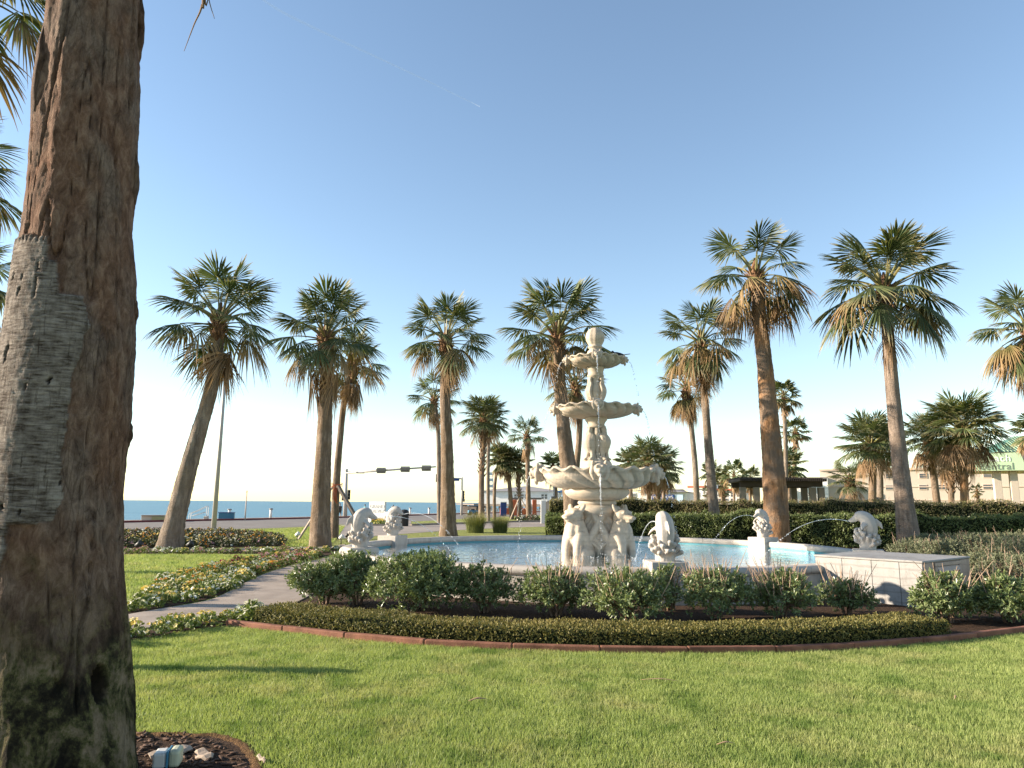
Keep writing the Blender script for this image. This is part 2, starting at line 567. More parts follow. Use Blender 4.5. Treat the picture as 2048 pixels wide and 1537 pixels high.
MT['twig_pale'] = plain('pale_bare_twig', (0.40, 0.28, 0.20), 0.8, 0.2, 20, 0.1)
MT['hedge'] = leafmat('hedge_leaf', (0.075, 0.115, 0.034), (0.24, 0.28, 0.10), (0.22, 0.24, 0.095), 0.5, 0.28, 0.38, 0.45)
MT['hedge_dry'] = leafmat('thin_hedge_leaf', (0.13, 0.14, 0.052), (0.30, 0.265, 0.115), (0.26, 0.17, 0.10), 0.6, 0.25, 0.5, 0.3)
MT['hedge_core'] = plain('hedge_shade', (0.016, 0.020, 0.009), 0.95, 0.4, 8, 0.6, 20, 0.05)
MT['cover'] = leafmat('ground_cover_leaf', (0.050, 0.070, 0.018), (0.27, 0.225, 0.072), (0.27, 0.21, 0.075), 0.5, 0.2, 0.5, 0.2)
def lawnmat():
    m = NT('grass_blade').set(0.5, 0.2)
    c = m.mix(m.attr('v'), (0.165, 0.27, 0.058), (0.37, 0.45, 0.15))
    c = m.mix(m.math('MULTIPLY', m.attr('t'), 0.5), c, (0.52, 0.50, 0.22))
    dry = m.ramp(m.noise(m.pos(), 0.9, 6, 0.65, 0.5), [(0.50, (0, 0, 0)), (0.66, (0.7, 0.7, 0.7))])
    c = m.mix(dry, c, (0.45, 0.42, 0.20))
    c = m.mix(m.ramp(m.noise(m.pos(), 2.3, 4), [(0.32, (0.75, 0.75, 0.75)), (0.50, (0, 0, 0))]), c, (0.115, 0.20, 0.038))
    m.color(c)
    tr = m.n('BsdfTranslucent')
    m.l(m.mix(1.0, c, (1.0, 1.0, 0.6), 'MULTIPLY'), tr.inputs[0])
    mx = m.n('MixShader', {0: 0.42})
    m.l(m.b.outputs[0], mx.inputs[1]); m.l(tr.outputs[0], mx.inputs[2])
    m.l(mx.outputs[0], m.out.inputs[0])
    return m.m
MT['grassblade'] = lawnmat()
MT['tuft'] = leafmat('ornamental_grass_blade', (0.09, 0.125, 0.035), (0.22, 0.235, 0.085), (0.33, 0.28, 0.14), 0.6, 0.3, 0.5, 0.25)
MT['pansyleaf'] = leafmat('pansy_leaf', (0.085, 0.13, 0.030), (0.24, 0.28, 0.085), None, 0.5, 0.25, 0.5, 0.3)
MT['pansydark'] = leafmat('dark_pansy_leaf', (0.022, 0.035, 0.016), (0.065, 0.075, 0.030), None, 0.5, 0.2, 0.5, 0.3)
for nm, c1, c2 in (('yellow', (0.72, 0.50, 0.10), (0.80, 0.68, 0.32)), ('white', (0.74, 0.72, 0.55), (0.80, 0.78, 0.68)), ('orange', (0.70, 0.26, 0.04), (0.78, 0.42, 0.10)),
                   ('pink', (0.52, 0.16, 0.20), (0.74, 0.50, 0.46)), ('maroon', (0.22, 0.02, 0.05), (0.45, 0.06, 0.10)), ('plum', (0.14, 0.06, 0.12), (0.50, 0.30, 0.30))):
    MT['p_' + nm] = leafmat('petal_' + nm, c1, c2, None, 0.5, 0.25, 0.6, 0.2, tcol=(1, 1, 0.9))

def watermat():
    m = NT('pool_water_surface')
    t = m.t
    p = m.pos()
    h = m.math('ADD', m.math('MULTIPLY', m.noise(m.pos((1, 1.6, 1)), 2.6, 3, 0.5, 0.6), 1.0), m.math('MULTIPLY', m.noise(p, 11, 3), 0.25))
    b = m.n('Bump', {'Height': h, 'Strength': 0.5, 'Distance': 0.10})
    fr = m.n('Fresnel', {'IOR': 1.33, 'Normal': b.outputs[0]})
    gl = m.n('BsdfGlossy', {'Color': (1, 1, 1, 1), 'Roughness': 0.04, 'Normal': b.outputs[0]})
    tr = m.n('BsdfTransparent', {'Color': (0.62, 0.86, 0.92, 1)})
    mx = m.n('MixShader', {0: fr.outputs[0]})
    m.l(tr.outputs[0], mx.inputs[1]); m.l(gl.outputs[0], mx.inputs[2])
    m.l(mx.outputs[0], m.out.inputs[0])
    return m.m

def seamat():
    m = NT('sea_water').set(0.40, 0.25)
    p = m.pos((0.012, 0.05, 1))
    n1 = m.noise(p, 1.0, 4)
    m.color(m.ramp(n1, [(0.3, (0.080, 0.19, 0.25)), (0.7, (0.12, 0.25, 0.31))]))
    h = m.math('ADD', m.noise(m.pos((0.10, 0.3, 1)), 1.0, 5, 0.6), m.math('MULTIPLY', m.noise(m.pos((0.01, 0.03, 1)), 1.0, 3), 2.0))
    m.bump(h, 0.6, 1.6)
    return m.m

def jetmat():
    m = NT('falling_water').set(0.05, 0.5)
    m.color((0.82, 0.85, 0.88))
    m.b.inputs['Alpha'].default_value = 0.42
    m.b.inputs['Transmission Weight'].default_value = 0.3
    return m.m
MT['water'] = watermat()
MT['sea'] = seamat()
MT['jet'] = jetmat()
MT['poolfloor'] = plain('pool_floor_paint', (0.10, 0.29, 0.34), 0.7, 0.08, 1.0, 0.1)

# ================================================================== STRUCTURE
rng = np.random.default_rng(7)
random.seed(7)
POOL = Vector((2.2, 18.9, 0))
POOL_R, RIM_Z, WATER_Z = 6.4, 0.57, 0.37

def sheet(name, pts, z, mat, parent=None):
    bm = bmesh.new()
    vs = [bm.verts.new((p[0], p[1], z)) for p in pts]
    f = bm.faces.new(vs)
    if f.normal.z < 0:
        f.normal_flip()
    bmesh.ops.triangulate(bm, faces=[f])
    bm.normal_update()
    for f in bm.faces:
        if f.normal.z < 0:
            f.normal_flip()
    me = bpy.data.meshes.new(name)
    bm.to_mesh(me); bm.free()
    me.materials.append(mat)
    return put(name, me, parent)

def strip(name, A, B, z, mat, zb=None):
    V = [(a[0], a[1], z) for a in A] + [(b[0], b[1], z if zb is None else zb) for b in B]
    n = len(A)
    F = [(i, i + 1, n + i + 1, n + i) for i in range(n - 1)]
    g = Geo().add(V, F)
    o = g.build(name, mat, smooth=False)
    return o

KERB_PX = [(245, 1046), (400, 1042.6), (560, 1039.3), (700, 1035.8), (860, 1030.8), (950, 1028), (1085, 1024.3)]
K = [G(*p) for p in KERB_PX]
K = [K[0] + (K[0] - K[1]) * 6] + K + [K[-1] + (K[-1] - K[-3]) * 1.2, K[-1] + (K[-1] - K[-3]) * 12]
NEAR_PX = [(245, 1064), (400, 1060.5), (560, 1056), (690, 1049.5), (860, 1042), (950, 1037), (1085, 1031)]
N = [G(*p) for p in NEAR_PX]
N = [N[0] + (N[0] - N[1]) * 6] + N + [N[-1] + (N[-1] - N[-3]) * 1.2, N[-1] + (N[-1] - N[-3]) * 12]
def offset(P, d):
    P = [Vector(p) for p in P]
    out = []
    for i, p in enumerate(P):
        a = P[max(0, i - 1)]; b = P[min(len(P) - 1, i + 1)]
        t = (b - a).normalized()
        out.append(p + Vector((-t.y, t.x, 0)) * d)
    return out
EDGE = offset(K, 3.2)              # seawall edge
EP = [Vector((EDGE[0].x - 30, -60, 0))] + EDGE
# ground: one sheet from behind the camera to the far land, ending at the seawall
g = Geo()
Lp = [(p.x, p.y, 0) for p in EP]
Rp = [(6000, p.y, 0) for p in EP]
n = len(Lp)
g.add(Lp + Rp, [(i, n + i, n + i + 1, i + 1) for i in range(n - 1)])
struct(g.build('ground', MT['turf'], smooth=False))
struct(strip('seawall_face', EP, EP, 0.0, MT['concrete'], -6.0))
g = Geo().add([(-30000, -2000, -5), (30000, -2000, -5), (30000, 45000, -5), (-30000, 45000, -5)], [(0, 1, 2, 3)])
struct(g.build('sea', MT['sea'], smooth=False))
struct(strip('road', N, K, 0.004, MT['asphalt']))
struct(strip('seawall_walk', offset(K, 0.3), offset(K, 3.2), 0.10, MT['concrete']))
g = Geo()
for a, b in ((offset(K, 0.0), 0.0),):
    A = offset(K, 0.0); B = offset(K, 0.3)
    n = len(A)
    V = [(p.x, p.y, 0.0) for p in A] + [(p.x, p.y, 0.14) for p in A] + [(p.x, p.y, 0.14) for p in B]
    F = [(i, i + 1, n + i + 1, n + i) for i in range(n - 1)] + [(n + i, n + i + 1, 2 * n + i + 1, 2 * n + i) for i in range(n - 1)]
    g.add(V, F)
struct(g.build('kerb', MT['kerb_red'], smooth=False))
# driveway loop in front of the boulevard
DF = [G(*p) for p in ((640, 1062), (690, 1049.6), (735, 1052), (860, 1050.5), (1010, 1045.5), (1085, 1044), (1330, 1043))]
DN = [G(*p) for p in ((655, 1083), (672, 1079), (760, 1072), (880, 1063), (1010, 1056), (1085, 1054), (1330, 1054))]
struct(strip('driveway', DN, DF, 0.008, MT['drive']))
struct(sheet('driveway_mouth', [G(690, 1049.6), G(735, 1052), G(735, 1046.6), G(700, 1048.5)], 0.012, MT['drive']))
struct(sheet('driveway_mouth', [G(776, 1052.6), G(822, 1052.2), G(822, 1043), G(776, 1045)], 0.012, MT['drive']))
def kerbline(pts, name='kerb', h=0.13, w=0.16, mat='concrete'):
    g = Geo()
    for a, b in zip(pts[:-1], pts[1:]):
        a = Vector(a); b = Vector(b)
        d = b - a
        add_box(g, ((a.x + b.x) / 2, (a.y + b.y) / 2, h / 2), (d.length + 0.02, w, h), math.atan2(d.y, d.x))
    return struct(g.build(name, MT[mat], smooth=False))
kerbline([G(735, 1052), G(776, 1052.3)])
kerbline([G(822, 1052), G(860, 1050.5), G(1010, 1045.5), G(1085, 1044)])
# footpath curving to the pool
PA = [G(*p) for p in ((150, 1252), (255, 1232), (330, 1219), (410, 1205), (450, 1190), (490, 1168), (540, 1146), (600, 1129), (664, 1115))]
PB = [G(*p) for p in ((150, 1290), (255, 1268), (330, 1252), (430, 1238), (520, 1224), (585, 1210), (640, 1180), (680, 1150), (720, 1128))]
PAs = [Vector(p) for p in smooth_path(PA, 5)]
PBs = [Vector(p) for p in smooth_path(PB, 5)]
struct(strip('footpath', PBs, PAs, 0.022, MT['concrete']))
struct(strip('footpath_edge', PBs, PBs, 0.022, MT['concrete'], -0.01))
struct(strip('garden_path', [G(*p) for p in ((200, 1110), (400, 1107), (655, 1101), (690, 1094))], [G(*p) for p in ((200, 1098), (400, 1099), (655, 1094.5), (690, 1089))], 0.012, MT['concrete']))

EDGE_PX = [(455, 1252), (505, 1255), (600, 1269), (800, 1289), (1000, 1300), (1200, 1306), (1400, 1308), (1600, 1305), (1800, 1293), (1950, 1279), (2048, 1267), (2200, 1240), (2400, 1205)]
ED = [G(*p) for p in EDGE_PX]
EDs = [Vector(p) for p in smooth_path(ED, 8)]
# planted bed round the pool
bed = EDs[6:] + [Vector((17, 18, 0)), Vector((18, 33, 0)), Vector((2.0, 35.5, 0)), Vector((1.5, 27, 0))] + [POOL + Vector((math.cos(a), math.sin(a), 0)) * 6.1 for a in (R_(100), R_(130), R_(160), R_(180))] + PBs[::-1][:22]
struct(sheet('planting_bed', bed, 0.006, MT['soil']))
BED1_PX = [(240, 1232), (300, 1190), (330, 1160), (380, 1146), (450, 1131), (560, 1113), (645, 1102), (668, 1108), (640, 1116), (575, 1130), (520, 1148), (480, 1170), (445, 1189), (405, 1202), (330, 1216), (255, 1229), (200, 1244)]
BED1 = [G(*p) for p in BED1_PX]
struct(sheet('flower_bed_soil', BED1, 0.010, MT['soil']))
BED2_PX = [(200, 1068), (330, 1067), (470, 1068), (540, 1075), (575, 1087), (560, 1093), (400, 1097), (200, 1097)]
BED2 = [G(*p) for p in BED2_PX]
struct(sheet('flower_bed_soil', BED2, 0.010, MT['soil']))
BED3 = [G(*p) for p in ((180, 1290), (255, 1272), (330, 1255), (430, 1241), (515, 1227), (530, 1245), (500, 1254), (455, 1252), (380, 1262), (255, 1284), (180, 1300))]
struct(sheet('flower_bed_soil', BED3, 0.010, MT['soil']))
BED4 = [G(*p) for p in ((250, 1104), (420, 1105), (655, 1101.5), (672, 1095), (672, 1103), (640, 1107), (430, 1109), (250, 1109))]
struct(sheet('flower_bed_soil', BED4, 0.014, MT['soil']))
TR_C = Vector((-2.66, 4.42, 0))
ringp = [TR_C + Vector((math.cos(a), math.sin(a), 0)) * (1.16 + 0.05 * math.sin(3 * a) + 0.04 * math.sin(7 * a + 1)) for a in np.linspace(0, 2 * math.pi, 40, endpoint=False)]
struct(sheet('tree_pit_soil', ringp, 0.010, MT['soil']))

# edging blocks
edg = thing('garden_edging', 'low terracotta edging blocks curving along the lawn before the ground cover', 'edging', ED[4])
L = 0.0
pts = [EDs[0]]
acc = 0
for a, b in zip(EDs[:-1], EDs[1:]):
    acc += (b - a).length
    if acc > 0.95:
        pts.append(b); acc = 0
for a, b in zip(pts[:-1], pts[1:]):
    d = b - a
    c = (a + b) / 2
    bev_box('edging_block', (c.x, c.y, 0.022 + random.uniform(-.006, .006)), (d.length - 0.003, 0.085, 0.12), MT['terracotta'], edg, math.atan2(d.y, d.x) + random.uniform(-.01, .01), 0.014)

# pool
pool = thing('fountain_pool', 'round marble pool with bullnose coping around the tiered fountain', 'pool', POOL)
ri, ro = POOL_R - 0.36, POOL_R
V, F = lathe([(ro - 0.07, -0.02), (ro - 0.07, RIM_Z - 0.14)], 120, POOL)
Geo().add(V, F).build('outer_wall', MT['stone_pale'], pool)
V, F = lathe([(ro + 0.20, -0.02), (ro + 0.20, 0.10), (ro - 0.05, 0.10)], 120, POOL)
Geo().add(V, F).build('plinth_step', MT['stone_pale'], pool, smooth=False)
V, F = lathe([(ri + 0.03, RIM_Z - 0.12), (ri + 0.03, 0.06), (0.02, 0.05)], 120, POOL)
Geo().add(V, F).build('basin_floor', MT['poolfloor'], pool)
NC = 36
a1 = 2 * math.pi / NC
gap = 0.010 / POOL_R
prof = [(ri, RIM_Z - 0.15)] + [(ri, RIM_Z - 0.02), (ri + 0.02, RIM_Z)] + [(ro - 0.07 + 0.07 * math.sin(t), RIM_Z - 0.075 + 0.075 * math.cos(t)) for t in np.linspace(0, math.pi, 7)] + [(ri, RIM_Z - 0.15)]
V, F = lathe(prof, 6, (0, 0, 0), gap / 2, a1 - gap / 2)
k = 7
npf = len(prof)
gco = Geo().add(V, F)
cap0 = [i * k for i in range(npf - 1)]
cme = gco.mesh('coping_stone', MT['stone_pale'])
bm = bmesh.new(); bm.from_mesh(cme)
bmesh.ops.remove_doubles(bm, verts=bm.verts, dist=1e-5)
caps = bmesh.ops.holes_fill(bm, edges=bm.edges)['faces']
for f_ in caps:
    f_.smooth = False
    for e_ in f_.edges:
        e_.smooth = False
bm.to_mesh(cme); bm.free()
for i in range(NC):
    o = put('coping_stone', cme, pool, world=False)
    o.rotation_euler = (0, 0, i * a1)
    o.location = (0, 0, random.uniform(-.003, .003))
th = np.linspace(0, 2 * math.pi, 97)[:-1]
V, F = lathe([(0.01, WATER_Z), (2, WATER_Z), (4, WATER_Z), (ri + 0.01, WATER_Z)], 96, POOL)
struct(Geo().add(V, F).build('pool_water', MT['water']))

# pump enclosure box
FRc = G(1844, 1123, 0.75)
bx_rz = R_(-51)
u = Vector((math.cos(bx_rz), math.sin(bx_rz), 0)); lu = 1.85
wv = Vector((-u.y, u.x, 0)); lw = 2.0
FLc = FRc - u * lu
ctr = FLc + u * lu / 2 + wv * lw / 2
pump = thing('pump_enclosure', 'marble clad pump box with louvred vent at the pool edge', 'enclosure', (ctr.x, ctr.y, 0))
def bxp(name, a, b, z0, z1, d0, d1, mat, bev=0.006, par=pump):
    """piece in box coordinates: along front a..b, height z0..z1, depth d0..d1 behind the front plane"""
    p = FLc + u * (a + b) / 2 + wv * (d0 + d1) / 2
    return bev_box(name, (p.x, p.y, (z0 + z1) / 2), (b - a, d1 - d0, z1 - z0), mat, par, bx_rz, bev, True, 1)
bxp('top_slab', -0.015, lu + 0.015, 0.715, 0.75, -0.015, lw + 0.015, MT['panel'], 0.008)
bxp('core', 0.03, lu - 0.03, -0.02, 0.712, 0.03, lw - 0.03, MT['panel_pink'])
cuts = [0, 0.27, 0.55, 0.80, 1.0]
for a, b in zip(cuts[:-1], cuts[1:]):
    bxp('front_panel', a * lu + 0.003, b * lu - 0.003, 0.0, 0.71, 0.0, 0.028, MT['panel'], 0.004)
bxp('side_panel', lu - 0.026, lu, 0.0, 0.71, 0.031, lw * 0.22, MT['panel_pink'], 0.004)
bxp('side_panel', lu - 0.026, lu, 0.0, 0.71, lw * 0.80, lw, MT['panel_pink'], 0.004)
bxp('side_panel', lu - 0.026, lu, 0.0, 0.20, lw * 0.22 + .003, lw * 0.80 - .003, MT['panel_pink'], 0.004)
bxp('louvre_frame', lu - 0.02, lu + 0.02, 0.64, 0.70, lw * 0.23, lw * 0.79, MT['panel_pink'], 0.004)
bxp('louvre_frame', lu - 0.02, lu + 0.02, 0.21, 0.637, lw * 0.23, lw * 0.28, MT['panel_pink'], 0.004)
bxp('louvre_frame', lu - 0.02, lu + 0.02, 0.21, 0.637, lw * 0.74, lw * 0.79, MT['panel_pink'], 0.004)
for i in range(4):
    z = 0.60 - i * 0.11
    p = FLc + u * (lu + 0.005) + wv * lw * 0.51
    o = bev_box('louvre_slat', (0, 0, 0), (0.05, lw * 0.455, 0.10), MT['panel_pink'], pump, 0, 0.004, False, 1)
    o.matrix_parent_inverse = basis(pump).inverted()
    o.location = (p.x, p.y, z - 0.02)
    o.rotation_euler = Matrix.Rotation(bx_rz, 3, 'Z').to_euler()
    o.rotation_euler = (Matrix.Rotation(bx_rz, 3, 'Z') @ Matrix.Rotation(R_(-28), 3, 'Y')).to_euler()

# ================================================================== PALMS
GA = math.pi * (3 - math.sqrt(5))

def frond_geo(elev, bend, Lp, R, nseg, phimax, grav, fold, seed, spread=1.0, mb=0, mp=1, thin=1.0):
    rg = np.random.default_rng(seed)
    g = Geo()
    pts = [np.zeros(3)]
    n = 5
    for i in range(n):
        e = R_(elev - bend * ((i + 0.5) / n) ** 1.4)
        pts.append(pts[-1] + np.array([math.cos(e), 0, math.sin(e)]) * Lp / n)
    if Lp > 0:
        add_tube(g, pts, np.linspace(0.026, 0.011, n + 1), 4, 0.6, v=rg.random() * 0.6, t=0.3, m=mp, cap=False)
    e = R_(elev - bend * 1.15)
    hub = pts[-1]
    f = np.array([math.cos(e), 0, math.sin(e)]); nr = np.array([-math.sin(e), 0, math.cos(e)]); y = np.array([0, 1.0, 0])
    ph = np.linspace(-phimax, phimax, nseg)
    dph = R_(2 * phimax / (nseg - 1))
    base_v = rg.uniform(0.1, 0.6)
    for k, p in enumerate(ph):
        p = R_(p) + rg.normal(0, 0.03)
        d = math.cos(p) * f + math.sin(p) * y - fold * abs(math.sin(p)) * nr
        d /= np.linalg.norm(d)
        w = -math.sin(p) * f + math.cos(p) * y
        Ls = R * (0.70 + 0.30 * math.cos(p * 0.75)) * rg.uniform(0.86, 1.08)
        h = hub + f * 0.10 * R * math.cos(p)
        gg = grav * rg.uniform(0.6, 1.5)
        us = np.array([0.03, 0.30, 0.60, 0.83, 1.0])
        drop = gg * np.maximum(0, us - 0.30) ** 1.7
        tw = rg.normal(0, 0.05)
        C = h + d * (Ls * us * (1 - 0.25 * drop))[:, None] + np.array([0, 0, -1.0]) * (Ls * drop)[:, None] + w * (Ls * tw * us ** 2)[:, None]
        hw = np.where(us <= 0.61, Ls * us * math.tan(dph / 2) * 1.08 * spread, 0) 
        hm = Ls * 0.60 * math.tan(dph / 2) * 1.08 * spread
        hw[3] = hm * 0.50 * thin
        hw[4] = 0.0015
        hw[0] = max(hw[0], 0.004)
        v = np.clip(base_v + rg.normal(0, 0.22), 0, 1)
        Lf = C - w * hw[:, None] - nr * (hw * 0.35)[:, None]
        Rt = C + w * hw[:, None] - nr * (hw * 0.35)[:, None]
        Cc = C + nr * (hw * 0.35)[:, None]
        V = np.stack([Lf, Cc, Rt], 1).reshape(-1, 3)
        F = []
        for i in range(4):
            F += [(3 * i, 3 * i + 1, 3 * i + 4, 3 * i + 3), (3 * i + 1, 3 * i + 2, 3 * i + 5, 3 * i + 4)]
        g.add(V, F, v, np.repeat(us, 3), mb)
    return g

LIB = {}
def lib(kind, elev, var, lod):
    key = (kind, elev, var, lod)
    if key in LIB:
        return LIB[key]
    sd = hash((elev, var)) % 9999 + {'W': 1, 'T': 2, 'D': 3, 'S': 4, 'X': 5}[kind] * 100
    q = 1.0 if lod == 0 else 0.5
    sp = 1.0 if lod == 0 else 1.25
    rv = random.Random(sd)
    if kind == 'W':
        g = frond_geo(elev, 8 + 14 * rv.random() + max(0, 25 - elev) * 0.2, 0.50, 0.50, int(38 * q), 92 + 16 * rv.random(), 0.26 + max(0, 45 - elev) * 0.006, 0.18 + 0.25 * rv.random(), sd, sp)
    elif kind == 'T':
        g = frond_geo(elev, 25, 0.44, 0.54, int(32 * q), 75, 1.0, 0.5, sd, sp * 0.95)
    elif kind == 'D':
        g = frond_geo(elev, 14 if elev < -60 else 40, 0.40, 0.60, int(26 * q), 46 if elev < -60 else 60, 0.75, 0.8, sd, sp * 0.85, thin=0.8)
    elif kind == 'S':
        g = frond_geo(elev, 16 + 10 * rv.random(), 0.50, 0.52, int(30 * q), 128, 0.22 + max(0, 40 - elev) * 0.006, 0.10, sd, sp * 0.72)
    else:
        g = frond_geo(elev, 20, 0.42, 0.50, int(24 * q), 75, 0.8, 0.5, sd, sp * 0.65)
    mats = {'W': 'frond', 'T': 'frond_turn', 'D': 'frond_dead', 'S': 'frond', 'X': 'frond_dead'}[kind]
    me = None
    if lod == 0:
        me = g.mesh('frond', [MT[mats], MT['petiole']], smooth=False)
    LIB[key] = (g, me, mats)
    return LIB[key]

W_E = [82, 66, 50, 34, 18, 2, -16, -30]
T_E = [8, -14, -38]
D_E = [-15, -45, -70, -84]
S_E = [78, 58, 38, 16, -8, -30]
X_E = [-35, -58, -76]
def near(lst, e):
    return min(lst, key=lambda a: abs(a - e))

def trunk_geo(P, r, seed, lump=0.06, ring=0.015, n=20, res=0.09, boots=None):
    P = smooth_path(P, 6); r = smooth_vals(r, 6)
    seg = np.r_[0, np.cumsum(np.linalg.norm(np.diff(P, axis=0), axis=1))]
    m = max(8, int(seg[-1] / res))
    s = np.linspace(0, seg[-1], m)
    Q = np.stack([np.interp(s, seg, P[:, i]) for i in range(3)], -1)
    rr = np.interp(s, seg, r)
    V, F = tube(Q, rr, n, 1.0, False)
    V = V.reshape(m, n, 3)
    for i in range(m):
        fl = 1 + ring * math.sin(s[i] * 31 + 2 * noise.noise((0, seed, s[i] * 3)))
        for j in range(n):
            d = V[i, j] - Q[i]
            a = j / n * 6.283
            k = noise.noise((math.cos(a) * 1.6 + seed * 7.1, math.sin(a) * 1.6, s[i] * 1.1)) * lump + noise.noise((math.cos(a) * 4 + seed, math.sin(a) * 4, s[i] * 5)) * lump * 0.5 + noise.noise((math.cos(a) * 9 + seed, math.sin(a) * 9, s[i] * 11)) * lump * 0.45
            V[i, j] = Q[i] + d * (fl + k)
    g = Geo().add(V.reshape(-1, 3), F)
    if boots:                                  # criss-cross leaf bases left on the trunk
        z0, z1, cnt = boots
        for k in range(cnt):
            f = z0 + (z1 - z0) * k / cnt
            i = min(m - 2, int(f * (m - 1)))
            a = k * GA
            d = np.array([math.cos(a), math.sin(a), 0])
            p = Q[i] + d * rr[i] * 0.9
            add_tube(g, [p, p + d * 0.10 + np.array([0, 0, 0.13]), p + d * 0.19 + np.array([0, 0, 0.30])], [0.055, 0.045, 0.012], 4, 0.5, m=1)
    return g

def crown_heart(r, seed, big=1.0):
    """fibrous heart with old leaf bases round it; local coordinates, fronds spring from (0,0,0)"""
    g = Geo()
    rg = np.random.default_rng(seed)
    prof = [(r * 0.85, -1.0), (r * 1.05, -0.75), (r * 1.25, -0.45), (r * 1.25, -0.15), (r * 0.9, 0.12), (r * 0.45, 0.4), (0.02, 0.65)]
    V, F = lathe(prof, 14)
    V = V + rg.normal(0, 0.018, V.shape)
    g.add(V, F, rg.random(len(V)) * 0.5, 0.2)
    for k in range(int(44 * big)):
        a = k * GA; z = -0.85 + 0.95 * k / (44 * big)
        d = np.array([math.cos(a), math.sin(a), 0])
        p = d * r * 1.05 + np.array([0, 0, z])
        l = rg.uniform(0.12, 0.30)
        add_tube(g, [p, p + d * l * 0.5 + np.array([0, 0, l * 0.55]), p + d * l * 0.9 + np.array([0, 0, l * 1.0])], [0.05, 0.04, 0.012], 4, 0.5, v=rg.random(), t=rg.random(), cap=False)
    for k in range(int(26 * big)):               # hanging fibre and dry flower stalks
        a = rg.uniform(0, 6.28)
        d = np.array([math.cos(a), math.sin(a), 0])
        p = d * r * 1.1 + np.array([0, 0, rg.uniform(-0.6, 0.1)])
        l = rg.uniform(0.3, 0.9)
        add_tube(g, [p, p + d * 0.12 + np.array([0, 0, -l * 0.4]), p + d * rg.uniform(0.05, 0.2) + np.array([0, 0, -l])], [0.02, 0.014, 0.004], 3, 1, v=rg.random(), t=rg.random(), cap=False)
    return g

def palm(label, px, Y, R, nG, nT, nD, seed, bark='bark', kind='W', group=None, sep=True, lod=0, boots=None, lump=0.06, skirt=None, zlift=0.0, dead_az=None, cat='palm tree', emax=82, emin=-10):
    """px: trunk course [(x, y, width)] in reference pixels from base to crown heart, at depth Y"""
    P = []; r = []
    for x, y, w in px:
        p = PD(x, y, Y)
        P.append(p); r.append(w * MPP(p) / 2)
    if P[0].z > 0.0:
        q = P[0] + (P[0] - P[1]).normalized() * 0.0
        q = Vector((P[0].x, Y, 0.0))
        if P[0].z > 0.3:
            P.insert(0, q); r.insert(0, r[0] * 1.05)
    P[0] = Vector((P[0].x, P[0].y, -0.05))
    heart = P[-1].copy()
    root = thing('palm_tree' if kind == 'W' else 'cabbage_palm', label, cat, (P[0].x, P[0].y, 0), group)
    tn = 24 if lod == 0 else 10
    g = trunk_geo([np.array(p) for p in P], r, seed, lump, 0.012, tn, 0.07 if lod == 0 else 0.3, boots)
    g.build('trunk', [MT[bark], MT['boot']], root)
    rg = random.Random(seed)
    rt = r[-1]
    hg = crown_heart(max(rt * 0.95, 0.12), seed, 1.0 if lod == 0 else 0.4)
    items = []
    for i in range(nG):
        f = (i + 0.5) / nG
        e = emax + (emin - emax) * f ** 0.95 + rg.uniform(-6, 6)
        items.append(('W' if kind == 'W' else 'S', near(W_E if kind == 'W' else S_E, e), i * GA + rg.uniform(-.25, .25), rg.uniform(0.9, 1.08), 0.25 - 0.55 * f))
    for i in range(nT):
        items.append(('T' if kind == 'W' else 'X', near(T_E if kind == 'W' else X_E, rg.choice(T_E)), i * 6.283 / max(1, nT) + rg.uniform(-.5, .5) + 0.7, rg.uniform(0.85, 1.02), -0.3))
    for i in range(nD):
        az = (i * GA * 1.3 + rg.uniform(-.4, .4)) if not dead_az else rg.choice(dead_az) + rg.uniform(-.45, .45)
        e = rg.choice(skirt or [-45, -70, -84, -84]) if kind == 'W' else rg.choice(X_E)
        items.append(('D' if kind == 'W' else 'X', near(D_E if kind == 'W' else X_E, e), az, rg.uniform(0.6, 1.0), -0.40 - 0.35 * rg.random()))
    if sep:
        cr_o = put('crown', hg.mesh('crown', MT['boot']), root, world=False, loc=heart - Vector((P[0].x, P[0].y, 0)))
        for kd, e, az, s, dz in items:
            _, me, _m = lib(kd, e, rg.randrange(3), 0)
            o = put('frond', me, cr_o, world=False)
            o.location = (math.cos(az) * rt * 0.6, math.sin(az) * rt * 0.6, dz)
            j_ = 0.18 if kd in 'WS' else 0.38
            o.rotation_euler = (rg.uniform(-j_, j_), rg.uniform(-.10, .10), az)
            o.scale = (R * s,) * 3
    else:
        names = ['boot', 'petiole', 'frond', 'frond_turn', 'frond_dead']
        g = Geo()
        g.merge(hg, Matrix.Translation(heart))
        for kd, e, az, s, dz in items:
            fg, _me, mname = lib(kd, e, rg.randrange(3), 1)
            M = Matrix.Translation(heart + Vector((0, 0, dz))) @ Matrix.Rotation(az, 4, 'Z') @ Matrix.Rotation(rg.uniform(-.18, .18), 4, 'X') @ Matrix.Scale(R * s, 4)
            i3, i4 = len(g.M3), len(g.M4)
            g.merge(fg, M)
            mi = names.index(mname)
            for q in range(i3, len(g.M3)):
                g.M3[q] = np.where(g.M3[q] == 0, mi, 1)
            for q in range(i4, len(g.M4)):
                g.M4[q] = np.where(g.M4[q] == 0, mi, 1)
        g.build('crown', [MT[k] for k in names], root, smooth=False)
    return root

GF = 'fan palms around the fountain garden'
